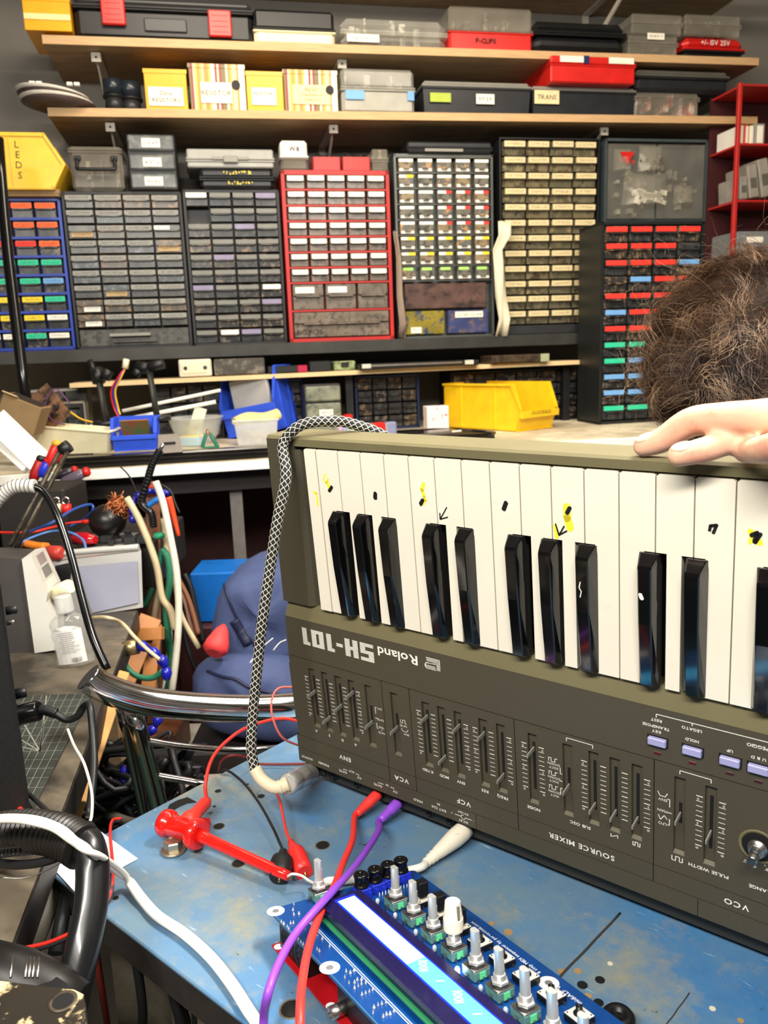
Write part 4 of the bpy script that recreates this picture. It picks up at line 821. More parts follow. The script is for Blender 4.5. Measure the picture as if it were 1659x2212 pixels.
q = MB(); q.box(-20, XE - 20, -1, 141.5, 16, 20); mm(q, 'key_bed', blackm, syn)
# base / back body
q = MB(); q.box(xl(290) + 3, XE - 4, 292, 325.6, 10, 60, 2); q.hexa([(-55, -8, 33), (XE, -8, 33), (XE, 292, 33), (-62, 292, 33)], [(-53, 0, 38), (XE - 2, 0, 38), (XE - 2, 292, 62), (-60, 292, 62)]); q.box(xl(300), -40, 292, 320, 8, 34)
mm(q, 'base', olive_d, syn)
# keys
WB = [23 * i for i in range(0, 21)]
bset = {1, 2, 3, 5, 6, 8, 9, 10, 12, 13, 15, 16, 17, 19, 20}
for i in range(21):
    x0 = -12.6 if i == 0 else 23 * (i - 1) + .42; x1 = -.4 if i == 0 else 23 * i - .42
    if x1 > XE - 22: continue
    # notch widths where black keys cut in
    nl = 6.6 if (i - 1) in bset and i > 0 else 0; nr = 6.6 if i in bset else 0
    off = lambda b: 1.2 * ((b in (3, 10, 17)) - (b in (1, 8, 15))) if False else 0
    q = MB(); zt = -.6 if i == 0 else 0
    q.prism([(x0 + 1.4, .3), (x1 - 1.4, .3), (x1, 1.5), (x1, 50), (x1 - nr, 50), (x1 - nr, 141.3), (x0 + nl, 141.3), (x0 + nl, 50), (x0, 50), (x0, 1.5)] if True else [], zt, 13)
    if i: q.hexa([(x0, .3, 15), (x1, .3, 15), (x1, 3, 19), (x0, 3, 19)], [(x0 + .4, .6, 3), (x1 - .4, .6, 3), (x1 - .4, 3, 3), (x0 + .4, 3, 3)])
    mm(q, 'white_key', keyw, syn)
blk = {}
for b in sorted(bset):
    c = 23 * b + {1: -4.7, 2: -2.2, 3: .7, 5: -4.6, 6: 1.0, 8: -4.4, 9: -2.0, 10: 1.5, 12: -3.6, 13: 2.0, 15: -4, 16: -2, 17: 1.5, 19: -4, 20: 2}[b] + .2
    if b == 1: c = 18.3
    if c > XE - 30: continue
    w0, w1 = 6.9, 4.3
    sec = [(50.2, 1.5, 6.9, 6.5), (50.8, -1.2, 6.6, 5.6), (56.5, -9.4, 6.9, 4.2), (58.5, -10.3, 6.9, 4.1), (95, -9.0, 6.9, 4.0), (139, -5.2, 6.9, 4.0), (140.8, -2, 6.9, 4.4)]
    vs = []; fs = []
    for (y, z, wb, wt) in sec:
        vs += [(c - wb, y, 10), (c - wb, y, .2), (c - wt - .3, y, z + .8), (c - wt + .5, y, z), (c + wt - .5, y, z), (c + wt + .3, y, z + .8), (c + wb, y, .2), (c + wb, y, 10)]
    k = len(sec)
    for i in range(k - 1):
        for j in range(7): fs.append((i * 8 + j, i * 8 + j + 1, (i + 1) * 8 + j + 1, (i + 1) * 8 + j))
    fs += [tuple(range(8)), tuple((k - 1) * 8 + j for j in range(7, -1, -1))]
    q = MB().add(vs, fs); blk[b] = mm(q, 'black_key', keyb, syn)
# marks on keys: blobs of marker on the flat key tops
marker_y = mat('yellow_highlighter', 'f4e23a', .5)
def blob(q, pts, w, z=-.12, n=8):
    P = [Vector((x, y, z)) for x, y in pts]
    for a, b in zip(P, P[1:]):
        d = (b - a).normalized(); s = Vector((-d.y, d.x, 0)); P_ = [a + (-d * cos(t) + s * sin(t)) * w * RN.uniform(.85, 1.1) for t in [pi / 2 - k * pi / 6 for k in range(7)]] + [b + (d * cos(t) + s * sin(t)) * w * RN.uniform(.85, 1.1) for t in [-pi / 2 + k * pi / 6 for k in range(7)]][::1]; q.add(P_[:7] + P_[7:], [tuple(range(14))])
def kp(*pp): return [sp(*p) for p in pp]
q = MB(); C1 = lambda x, y: (560 + .3315 * x, 900 + .3315 * y); C2 = lambda x, y: (1100 + .33695 * x, 860 + .33695 * y)
for pts, w in (([C1(425, 378), C1(420, 410), C1(438, 435), C1(450, 410), C1(430, 378)], .55), ([C1(440, 425), C1(455, 460)], 1.8), ([C1(358, 490), C1(376, 498), C1(386, 575)], 1.0), ([C1(1072, 440), C1(1062, 480), C1(1075, 520)], 1.5), ([C1(1050, 465), C1(1060, 480)], .6), ([C1(1075, 520), C1(1085, 545), C1(1065, 575)], 1.0),
               ([C2(370, 700), C2(372, 770), C2(390, 830)], 2.8), ([C2(295, 820), C2(305, 890)], 1.6), ([C2(1550, 860), C2(1600, 925)], 2.2), ([C2(1545, 925), C2(1560, 860)], 1.2)): q = MB(); blob(q, kp(*pts), w, z=-.72 if pts[0][0] < 684 else -.12); mm(q, 'yellow_mark', marker_y, syn)
q = MB()
for pts, w in (([C1(378, 445), C1(368, 460)], 1.1), ([C1(472, 460), C1(458, 482)], 1.6), ([C1(757, 502), C1(757, 528)], 1.9), ([C1(1066, 545), C1(1054, 568)], 1.6), ([C1(1608, 565), C1(1595, 600)], 1.8), ([C1(1222, 592), C1(1180, 668)], .45), ([C1(1178, 630), C1(1180, 668), C1(1228, 655)], .5),
               ([C2(388, 705), C2(372, 735)], 1.5), ([C2(298, 808), C2(320, 878)], .6), ([C2(352, 822), C2(320, 878), C2(368, 852)], .55), ([C2(1285, 845), C2(1292, 818), C2(1330, 815), C2(1310, 862)], 1.0), ([C2(1555, 880), C2(1590, 862), C2(1575, 920)], 1.3), ([C2(1612, 872), C2(1580, 925)], 1.1)): q = MB(); blob(q, kp(*pts), w, z=-.84 if pts[0][0] < 684 else -.24); mm(q, 'black_mark', ink, syn)
q = MB(); blob(q, [sp(*C2(840, 1262), -9.9), sp(*C2(850, 1283), -9.9)], 1.3, -9.95); mm(q, 'paint_spot', wht, syn); q = MB(); blob(q, [sp(*C2(*a_), -10.1) for a_ in ((455, 1180), (448, 1215), (462, 1240), (455, 1275))], .35, -10.15); mm(q, 'paint_spot', wht, syn)
# slots, levers, scales, lettering
leg = MB()
def tmat(x, y, sc=1, z=-.08): return Matrix(((-sc, 0, 0, x), (0, sc, 0, y), (0, 0, -1, z), (0, 0, 0, 1)))
def ln(x0, y0, x1, y1, w=.22):
    w *= 1.15
    a = Vector((x0, y0, 0)); b = Vector((x1, y1, 0)); d = (b - a).normalized(); s = Vector((-d.y, d.x, 0)) * w; z = Vector((0, 0, -.06)); leg.add([a - s + z, a + s + z, b + s + z, b - s + z], [(0, 1, 2, 3)])
def ptxt(t, x, y, h, **k): put_text(leg, t, h, tmat(x, y), sx=1.1, **k)
LEV = [227.7 - 4, 249.6 - 4, 233.5 - 4, 215.4 - 3, 236, 233, 217.7 - 4, 250.9 - 5, 217.1 - 4, 217 - 4, 249.5 - 5, 217.3 - 4, 235, 248.5 - 5, 248.6 - 5, 248.4 - 5, 229, 239.3 - 4]
for (x, sw), ly in zip(SL, LEV):
    y0, y1 = (223.2, 239) if sw else (210.8, 250.8)
    mm(MB().box(x - 1.15, x + 1.15, y0, y1, 2.3, 8), 'slot', slotm, syn)
    lip = MB(); lip.hexa([(x - RW, 260.4, 2.4), (x + RW, 260.4, 2.4), (x + RW, 262.6, 2.4), (x - RW, 262.6, 2.4)], [(x - RW, 262.2, 0), (x + RW, 262.2, 0), (x + RW, 262.6, 0), (x - RW, 262.6, 0)])
    mm(lip, 'pocket_edge', mat('olive_pocket', '565140', .5, var=.06), syn)
    l = MB().hexa([(x - .5, ly + 1, 6), (x + .5, ly + 1, 6), (x + .5, ly + 4.5, 6), (x - .5, ly + 4.5, 6)], [(x - .5, ly + 2.5, -8.5), (x + .5, ly + 2.5, -8.5), (x + .5, ly + 5.2, -8.5), (x - .5, ly + 5.2, -8.5)])
    mm(l, 'slider_lever', mat('lever_grey', '8f8e86', .35, metal=.2), syn)
for i in (0, 1, 2, 3, 6, 7, 8, 9, 10, 11, 13, 14, 15, 17):
    x = SL[i][0]
    sides = [(1, 1)] + ([(-1, 1)] if i in (0, 6, 9, 11, 13, 17) else [])
    for sd, _ in sides:
        for k in range(11):
            big = k in (0, 5, 10); yy = 212.5 + k * 3.72; ln(x + sd * 5.0, yy, x + sd * (9.8 if big and 0 else 9.2), yy, .26 if big else .17)
        if i in (0, 3, 6, 8, 9, 10, 11, 13, 15, 17) and ((sd < 0) or i in (3, 8, 10, 11, 15, 17)):
            for k, t in ((0, '0'), (5, '5'), (10, '10')): ptxt(t, x + sd * 8, 212.5 + k * 3.72 + 2.2, 2.4)
for t, x in (('A', -36.3), ('S', -20.3), ('D', -4.8), ('A', 10.6), ('KYBD', 88.6), ('MOD', 104.7), ('ENV', 120.7), ('RES', 143.1), ('FREQ', 158.8), ('NOISE', 185.7), ('SUB OSC', 223.2), ('PULSE WIDTH', 313.5), ('RANGE', 345)): ptxt(t, x, 266.8, 3.5, bold=.018)
for t, x in (('ENV', -3.8), ('VCA', 59.8), ('VCF', 122.5), ('SOURCE MIXER', 224.3), ('VCO', 331.5)): ptxt(t, x, 285.2, 6.0, sp=.14, bold=.02)
for t, x in (('OUTPUT', -52.7), ('PHONES', -31.8), ('GATE', -8.2), ('CV', 10.9), ('GATE', 32.5), ('CV', 51.2), ('HOLD', 75.6), ('EXT CLK', 96.7)): ptxt(t, x, 300.3, 3.1, bold=.015)
for t, x, y in (('OUT', 2.3, 296.6), ('IN', 42.7, 296.6), ('IN', 96.7, 296), ('9V~12V', 120.9, 295.3), ('DC IN', 120.8, 303.3)): ptxt(t, x, y, 2.7, bold=.015)
ln(-7.5, 297.2, -3, 297.2); ln(-7.5, 297.2, -7.5, 298.3); ln(7, 297.2, 10.5, 297.2); ln(10.5, 297.2, 10.5, 298.3); ln(33, 297.2, 38.5, 297.2); ln(46, 297.2, 50, 297.2); ln(50, 297.2, 50, 298.3); ln(33, 297.2, 33, 298.3)
ln(112.5, 299.2, 118.5, 299.2); ln(122.5, 299.2, 128.5, 299.2); [ln(120.5 + 2 * cos(a), 299.2 + 2 * sin(a), 120.5 + 2 * cos(a + .5), 299.2 + 2 * sin(a + .5), .2) for a in [k * .5 for k in range(10)]]; ptxt('+', 109.5, 299.2, 3); ptxt('-', 130.5, 299.2, 3)
for t, y in (('LFO', 222.5), ('GATE', 233), ('TRIG', 240.3), ('+', 242.8), ('GATE', 245.5)): ptxt(t, 42.3, y, 2.5)
ln(37.5, 222, 37.5, 228); ln(37.5, 222, 39, 222); ln(37.5, 237, 37.5, 242); ln(37.5, 242, 39, 242); ln(36.5, 232.5, 39, 232.5)
ptxt('GATE', 66.5, 231.6, 2.6); ptxt('ENV', 68.8, 239, 2.6)
for P in ([(64, 226), (64, 229), (66, 229), (66, 226), (68.5, 226), (68.5, 229), (70, 229)], [(64, 234), (65.5, 236.5), (69.5, 236.5), (71, 234)]):
    for a, b in zip(P, P[1:]): ln(*a, *b, .18)
for t, y in (('2OCT DOWN', 224.6), ('2OCT DOWN', 236), ('1OCT DOWN', 248)): a, b = t.split(); ptxt(a, 203, y + 1.2, 2.6); ptxt(b, 203, y - 1.8, 2.6)
for y in (219.5, 230.8, 242.5):
    P = [(199, y + 1.5), (199, y - 1.5), (201, y - 1.5), (201, y + 1.5), (204, y + 1.5), (204, y - 1.5), (206, y - 1.5)]
    for a, b in zip(P, P[1:]): ln(*a, *b, .2)
ln(208, 224, 208, 229); ln(208, 229, 209.5, 229); ln(208, 241, 208, 246); ln(208, 241, 209.5, 241); ln(207.5, 235, 209.5, 235)
def path(P, w=.22):
    for a, b in zip(P, P[1:]): ln(*a, *b, w)
path([(213.5, 200.5), (213.5, 197.8), (233.3, 197.8), (233.3, 200.5)]); path([(293.3, 200.5), (293.3, 197.8), (313, 197.8), (313, 200.5)])
path([(277.5, 163.4), (277.5, 161), (420, 161)]); ln(300.4, 161, 300.4, 163)
path([(246, 264.5), (246, 267), (251, 264.5), (251, 267)]); path([(262, 264.5), (262, 267.5), (263.5, 267.5), (263.5, 264.5), (265.5, 264.5), (265.5, 267.5), (267, 267.5), (267, 264.5)], .25)
path([(289, 264.5), (289, 268), (291.5, 268), (291.5, 264.5), (294, 264.5), (294, 268), (296, 268), (296, 264.5)], .25)
for t, y in (('ENV', 223.7), ('MAN', 232.3), ('LFO', 242.3)): ptxt(t, 282.3, y, 2.9)
path([(279, 218), (280.5, 221), (284, 221), (285.5, 218)]); path([(279.5, 236), (281, 239.5), (283.5, 235.5), (285.5, 238)]); ln(287, 222, 287, 228); ln(285.5, 222, 287, 222); ln(287, 237, 287, 242); ln(285.5, 242, 287, 242); ln(286, 232.3, 288.5, 232.3)
for t, x, y, h in (('KEY', 277.9, 173.7, 2.8), ('TRANSPOSE', 277.9, 170.2, 2.8), ('REST', 277.8, 165.5, 2.8), ('LEGATO', 300.5, 165.5, 2.8), ('HOLD', 300.7, 173.3, 2.8), ('UP', 323.6, 173.7, 2.8), ('U & D', 340.3, 173.7, 2.8), ('ARPEGGIO', 342.5, 165.8, 3.2), ('DOWN', 357, 173.7, 2.8)): ptxt(t, x, y, h, bold=.015)
# SH-101 in striped blocks
F7 = {'S': ['11111', '11000', '11111', '00011', '11111'], 'H': ['11011', '11011', '11111', '11011', '11011'], '-': ['00000', '00000', '11111', '00000', '00000'], '1': ['11100', '01100', '01100', '01100', '01100'], '0': ['11111', '11011', '11011', '11011', '11111']}
def glyph(ch, x, y0, cw, ch_h):
    g = F7[ch]; rows = 15
    for r in range(rows):
        row = g[min(4, r * 5 // rows)]; nc = 5; yy = y0 + ch_h * (1 - (r + .5) / rows)
        c = 0
        while c < nc:
            if row[c] == '1':
                e = c
                while e + 1 < nc and row[e + 1] == '1': e += 1
                ln(x - c * cw / nc - .1, yy, x - (e + 1) * cw / nc + .1, yy, ch_h / rows * .30); c = e + 1
            else: c += 1
x = 41.5
for ch in 'SH-101':
    cw = {'-': 7.6, '1': 9.6}.get(ch, 14.6); glyph(ch, x, 163.5, cw if ch != '1' else 14.6, 16.5); x -= cw + 2.3
put_text(leg, 'Roland', 11.4, tmat(67.8, 167.6) , sx=1.27, sp=.06, bold=1)
for k in range(3):
    o_ = k * 1.25; path([(107.6 - o_, 171.5), (107.6 - o_, 162.2 + o_), (95 + o_ * .2, 162.2 + o_)], .25)
    path([(104 - o_ * .3, 171.5 - o_), (94.5, 171.5 - o_), (93.2 + o_ * .2, 169 - o_ * .5), (95, 167 - o_ * .2), (104, 167 + o_ * .2 - 1)], .22)
# rotary range marks
kx, ky = 342.5, 236
for ang, t in ((118, "2'"), (95, "4'"), (70, "8'")):
    a = radians(ang); ln(kx - 0 + 10.5 * cos(a), ky + 10.5 * sin(a), kx + 13 * cos(a), ky + 13 * sin(a), .3); ptxt(t, kx + 16 * cos(a), ky + 15.5 * sin(a), 3)
mm(leg, 'lettering', legend, syn)
# buttons
bt = mat('lilac_button', '9c9cc8', .35, var=.05)
for k, x in enumerate((278.6, 301.1, 324.0, 340.6, 357)):
    mm(MB().box(x - 7, x + 7, 176.8, 184.2, -.15, 2), 'button_frame', ink, syn); mm(MB().box(x - 6, x + 6, 177.8, 183.2, -3, 2, .6), 'button', bt, syn)
    mm(MB().box(x - 2.4, x + 2.4, 188.5, 190.7, -.3, 1, .2), 'indicator', mat('dark_indicator', '3c1016', .4) if k > 1 else mat('red_indicator', '4e0c18', .35), syn)
# rotary shaft
R = Matrix.Translation((kx, ky, 0)) @ Matrix.Rotation(pi, 4, 'X')
q = MB().lathe([(12, -.05), (12, .4), (10.6, .4), (10.2, -.0)], 32, R); mm(q, 'knob_dish', olive_l, syn)
q = MB().lathe([(9.8, .1), (9.8, .15)], 28, R); mm(q, 'dish_shadow', slotm, syn)
q = MB().lathe([(6, .2), (6, 3), (4.8, 3.2), (4.8, 6), (4.4, 6.2)], 24, R); mm(q, 'bushing', steel, syn)
q = MB().lathe([(3.2, 4), (3.2, 15), (2.7, 16)], 20, R); mm(q, 'shaft', chrome, syn)
# back jacks
for x in (-53.2, -30.9, -2.1, 26.8, 47.8, 79.1, 100.4):
    r_ = 6 if x < -20 else 4.6; J = Matrix.Translation((x, 316.5, 10)) @ Matrix.Rotation(pi, 4, 'X')
    mm(MB().lathe([(r_, 0), (r_, .8), (r_ * .72, .8), (r_ * .7, .1)], 20, J), 'jack', mat('black_jack', '0b0b0b', .3), syn); mm(MB().lathe([(r_ * .68, .12), (r_ * .68, .16)], 16, J), 'jack_hole', slotm, syn)
J = Matrix.Translation((118.2, 317, 10)) @ Matrix.Rotation(pi, 4, 'X'); mm(MB().lathe([(4, 0), (4, .5), (2, .5), (2, 0)], 16, J), 'jack', MATS['black_jack'], syn)
# ---------------------------------------------------------------- bench
def bench_paint():
    m = bpy.data.materials.new('worn_blue_paint'); m.use_nodes = True; nt = m.node_tree; N = nt.nodes; L = nt.links; b = N['Principled BSDF']; b.inputs['Roughness'].default_value = .42
    tc = N.new('ShaderNodeTexCoord')
    def nz(sc, det=8, ro=.6, st=None, off=0):
        n = N.new('ShaderNodeTexNoise'); n.inputs['Scale'].default_value = sc; n.inputs['Detail'].default_value = det; n.inputs['Roughness'].default_value = ro
        mp = N.new('ShaderNodeMapping'); mp.inputs['Scale'].default_value = st or (1, 1, 1); mp.inputs['Location'].default_value = (off, off * .7, 0); L.new(tc.outputs['Object'], mp.inputs[0]); L.new(mp.outputs[0], n.inputs['Vector']); return n.outputs['Fac']
    def ramp(x, a, c): r = N.new('ShaderNodeValToRGB'); r.color_ramp.elements[0].position = a; r.color_ramp.elements[1].position = c; L.new(x, r.inputs[0]); return r.outputs[0]
    def mix(f, a, c):
        x = N.new('ShaderNodeMix'); x.data_type = 'RGBA'; L.new(f, x.inputs[0])
        for s, v in ((6, a), (7, c)):
            if isinstance(v, str): x.inputs[s].default_value = rgb(v) + (1,)
            else: L.new(v, x.inputs[s])
        return x.outputs[2]
    base = mix(ramp(nz(9), .35, .65), '346aa0', '4b7eaa')
    base = mix(ramp(nz(6, 10, .7, off=3), .38, .62), base, '647f92')
    base = mix(ramp(nz(8, 10, .75, off=7), .52, .70), base, '928d72')
    base = mix(ramp(nz(200, 6, .8, off=1), .60, .72), base, '4c5c66')
    base = mix(ramp(nz(60, 4, .5, (1, 6, 1), off=2), .66, .74), base, '8ba6b8')
    base = mix(ramp(nz(45, 6, .65, off=9), .68, .72), base, '3a342c')
    L.new(base, b.inputs['Base Color']); bp = N.new('ShaderNodeBump'); bp.inputs['Strength'].default_value = .15; bp.inputs['Distance'].default_value = .001; L.new(nz(120), bp.inputs['Height']); L.new(bp.outputs[0], b.inputs['Normal']); return m
bp_ = bench_paint()
BC = Vector((-.2925, .5965, .9)); E1 = Vector((.7595, -.6505, 0)).normalized(); E2 = Vector((.6505, .7595, 0)).normalized()
BM = Matrix(((E1.x, E2.x, 0, BC.x), (E1.y, E2.y, 0, BC.y), (0, 0, 1, 0), (0, 0, 0, 1)))
bench = thing('workbench', 'worn blue painted workbench carrying the synthesizer and circuit board', 'workbench', M=BM)
MB().box(0, 1.15, 0, .50, .8965, .90, .001).build('bench_top', bp_, bench)
MB().box(.001, 1.149, .001, .499, .872, .8968).build('bench_edge', mat('dark_ply_edge', '241f1b', .8, var=.3, scale=80), bench)
for x in (.06, 1.09):
    for y in (.10, .44): MB().box(x - .02, x + .02, y - .02, y + .02, 0, .872).build('leg', darksteel, bench)
def hole(px, py, r, m=slotm, ring=None):
    p = BM.inverted() @ onz(px, py, .9); q = MB(); n = 14; q.lathe([(r, .9), (r, .90025)], n, Matrix.Translation((p.x, p.y, 0)) @ Matrix.Scale(1, 4) @ Matrix.Rotation(RN.random(), 4, 'Z')); o = q.build('hole', m, bench)
    if ring: MB().lathe([(r * 1.18, .9), (r * 1.18, .90012)], n, Matrix.Translation((p.x, p.y, 0))).build('hole_rim', ring, o)
bare = mat('bare_wood', '9a7c54', .8, var=.2)
for a in ((473, 1785, .0045), (697, 1826, .0055), (471, 1709, .0028), (564, 1720, .0032), (515, 1865, .005), (630, 2180, .007), (250, 1940, .0022), (463, 1742, .0014), (535, 1694, .0012)): hole(*a, ring=mat('worn_rim', '5c5240', .8))
for a in ((1062, 1995, .0022), (1098, 2014, .0032), (1213, 2099, .0026)): hole(*a, m=bare)
for px, py, r, m in ((1248, 2098, .0026, bare), (1258, 2128, .0034, slotm), (1296, 2117, .0032, slotm), (1270, 2152, .0024, bare), (1293, 2166, .0032, slotm), (1321, 2175, .003, bare), (1318, 2082, .0018, mat('putty', 'c9c4b0', .7)), (1539, 2179, .002, MATS['putty']), (1600, 2205, .002, bare)): hole(px, py, r, m)
for (a, b, c, d, cr_) in ((1340, 1972, 1200, 2120, .0009), (1490, 2145, 1440, 2212, .0004)):
    q = MB(); P = [BM.inverted() @ onz(a + (c - a) * k / 8 + RN.uniform(-1, 1), b + (d - b) * k / 8, .9003) for k in range(9)]; q.tube(P, cr_, n=4, sub=1); q.build('crack', mat('dark_crack', '3c342c', .9), bench)
# dark and pale scrap of tape
q = MB(); P = [BM.inverted() @ onz(x, y, .9002) for x, y in ((358, 1756), (366, 1738), (385, 1728), (405, 1722), (426, 1733), (404, 1736), (390, 1742), (372, 1752))]; q.add([(p.x, p.y, .9003) for p in P] + [(p.x, p.y, .9001) for p in P], [tuple(range(8))]); q.build('burn_mark', blackm, bench)
pap = thing('paper_sheet', 'white paper sheet on the left corner of the blue bench under the black hose', 'paper', M=BM)
q = MB(); P = [BM.inverted() @ onz(x, y, .9008) for x, y in ((216, 1795), (298, 1855), (163, 1928), (102, 1862))]; q.add([(p.x, p.y, .9006) for p in P] + [(p.x, p.y, .9009) for p in P], [(0, 3, 2, 1), (4, 5, 6, 7)] + [(i, (i + 1) % 4, 4 + (i + 1) % 4, 4 + i) for i in range(4)]); q.build('sheet', mat('bright_paper', 'f2f2f4', .7, var=.01), pap)
# bolt
p = onz(375, 1838, .9005); t = thing('hex_bolt', 'hexagon bolt head with a round washer on the bench beside the red probe', 'bolt', M=Matrix.Translation(p))
bm_ = mat('dull_zinc', 'b3a792', .35, metal=.85, var=.15)
MB().lathe([(.0100, 0), (.0104, .0006), (.0104, .0018), (.0098, .0022)], 28).build('washer', bm_, t); MB().lathe([(.0078, .002), (.0078, .0090), (.0068, .0100), (.0058, .0100), (.0052, .0090)], 6, Matrix.Rotation(.3, 4, 'Z'), smooth=False).build('head', bm_, t)
# ---------------------------------------------------------------- sequencer board
BZ = .925
def bpt(px, py, h=0):
    r = ray(px, py); b_ = -.14; z1 = BZ + h - b_ * BO.y; s = (z1 - CZ) / (r.z - b_ * r.y); return CP + r * s
BO = onz(580, 1963, BZ); nN = Vector((0, .14, 1)).normalized(); aa = bpt(895, 1879); bU = (aa - BO).normalized(); bY = nN.cross(bU).normalized()
BDM = Matrix(((bU.x, bY.x, nN.x, BO.x), (bU.y, bY.y, nN.y, BO.y), (bU.z, bY.z, nN.z, BO.z), (0, 0, 0, 1))); BDI = BDM.inverted()
def bl(px, py, h=0): p = BDI @ bpt(px, py, h); return Vector((p.x, p.y, h))
seq = thing('sequencer_board', 'blue circuit board with bright blue display and a row of metal knobs', 'circuit board', M=BDM)
pcbm = mat('blue_solder_mask', '083e80', .28, var=.1, scale=60, coat=.4); dk = mat('black_moulding', '111114', .4, var=.15); alu = mat('turned_aluminium', 'd6d6d4', .32, metal=.55, var=.08); silk = mat('white_silk', 'eef0f2', .6)
c0 = bl(583, 1966); c1 = bl(895, 1879); d1 = bl(1317, 2203) - bl(926, 1913); d1 = d1.normalized(); c2_ = c1 + d1 * .27; c3_ = c0 + (bl(795, 2212) - bl(596, 1996)).normalized() * .27
poly = [(c0.x + .004, c0.y + .001), (c0.x, c0.y - .004), (c3_.x, c3_.y), (c2_.x, c2_.y), (c1.x, c1.y - .002), (c1.x - .002, c1.y)]
MB().prism(poly, -.0016, 0).build('board', pcbm, seq)
MB().prism([(c0.x + .0005, c0.y - .0045), (c3_.x, c3_.y), (c3_.x + .0008, c3_.y), (c0.x + .0013, c0.y - .0045)], -.0017, .00005).build('board_edge', mat('pale_board_edge', '35627c', .5), seq)
dV = d1  # long direction
def orient(p, ang=0): a = atan2(dV.y, dV.x) + pi / 2; return Matrix.Translation(p) @ Matrix.Rotation(a + ang, 4, 'Z')
# pad rings
for px, py, r in ((595.6, 1968.6, .0062), (712.2, 2091, .0064), (1185, 2124, .0062)):
    p = bl(px, py); o = MB().lathe([(r, .0001), (r, .0003)], 26, Matrix.Translation(p)).build('mounting_pad', silk, seq); MB().lathe([(r * .38, .00032), (r * .38, .0004)], 18, Matrix.Translation(p)).build('mounting_hole', mat('grey_hole', '6d6d70', .7), o)
# display module
w0 = bl(676, 1967, .004); w1 = bl(860, 2148, .004); lv = (w1 - w0).normalized()
ga = bl(768, 1916, .004)
def quadp(q, a, b, wd, ln_, z0, z1):
    pv = Vector((-lv.y, lv.x, 0)); P = [a, a + pv * wd, a + pv * wd + lv * ln_, a + lv * ln_]; q.prism([(p.x, p.y) for p in P], z0, z1); return P
pv = Vector((-lv.y, lv.x, 0))
# direction check so that pv points towards the knobs
if (bl(940, 1950) - w0).dot(pv) < 0: pv = -pv
def strip(q, off, a, wd, b, z0, z1): P = [w0 + pv * off + lv * a, w0 + pv * (off + wd) + lv * a, w0 + pv * (off + wd) + lv * b, w0 + pv * off + lv * b]; q.prism([(p.x, p.y) for p in P], z0, z1); return q
brz = bl(772, 1917, .0115); WT_ = (brz - w0).dot(pv); a_top = (bl(700, 1948, .0115) - w0).dot(lv)
strip(MB(), -.0005, -.002, WT_ + .002, .25, .003, .0046).build('display_board', mat('green_pcb', '2f8a58', .5, var=.1), seq)
strip(MB(), .002, a_top, WT_ - .002, .25, .0046, .0115).build('display_bezel', mat('bezel_blue_black', '17123f', .25, var=.1, coat=.3), seq)
so = (bl(722, 1946, .0115) - w0).dot(pv); sw_ = (bl(764, 1931, .0115) - w0).dot(pv) - so; sa = (bl(722, 1946, .0115) - w0).dot(lv)
strip(MB(), so, sa, sw_, .24, .0105, .0117).build('window_frame', mat('deep_blue', '1420c8', .3, emit=1.3, emitc='1826e0'), seq)
scr = strip(MB(), so + .0012, sa + .003, sw_ - .0024, .239, .0106, .0119).build('display', mat('lit_display', '46c8ff', .3, emit=1.15, emitc='5cc4ff', var=.02), seq)
gm = mat('lit_display_white', 'e0fbff', .3, emit=1.15, emitc='d0f2ff'); strip(MB(), so + .0014, sa + .0032, sw_ - .0028, sa + .088, .0107, .0120).build('display_glow', gm, seq)
q = MB()
for k in range(7):
    c = w0 + pv * (so + sw_ * .52) + lv * (sa + .095 + k * .017); Mx = Matrix(((pv.x, lv.x, 0, c.x), (pv.y, lv.y, 0, c.y), (0, 0, 1, .0121), (0, 0, 0, 1)))
    put_text(q, '1 001'[0:1] if k % 2 else '1001', .0075, Mx @ Matrix.Rotation(radians(120), 4, 'Z') @ Matrix.Rotation(0, 4, 'X'))
q.build('display_digits', gm, seq)
# silk lines along display
q = MB(); strip(q, -.006, .006, .0004, .24, .0001, .00025); strip(q, -.0046, .006, .0004, .24, .0001, .00025); q.build('silk_line', silk, seq)
# lettering along the right edge
q = MB(); a = atan2(dV.y, dV.x); e0 = bl(1018, 1984)
Mx = lambda p: Matrix.Translation(p + Vector((0, 0, .0002))) @ Matrix.Rotation(a + pi, 4, 'Z')
pin = Vector((dV.y, -dV.x, 0));  pin = pin if (w0 - e0).dot(pin) > 0 else -pin
put_text(q, '8 step MIDI sequencer by parvavitek.com', .0036, Mx(e0 + dV * .037 + pin * .0028), sp=.12)
q.build('lettering', silk, seq); q = MB(); put_text(q, 'midiALF V82', .0042, Mx(e0 + dV * .092 + pin * .0028), sp=.12); q.build('lettering', silk, seq)
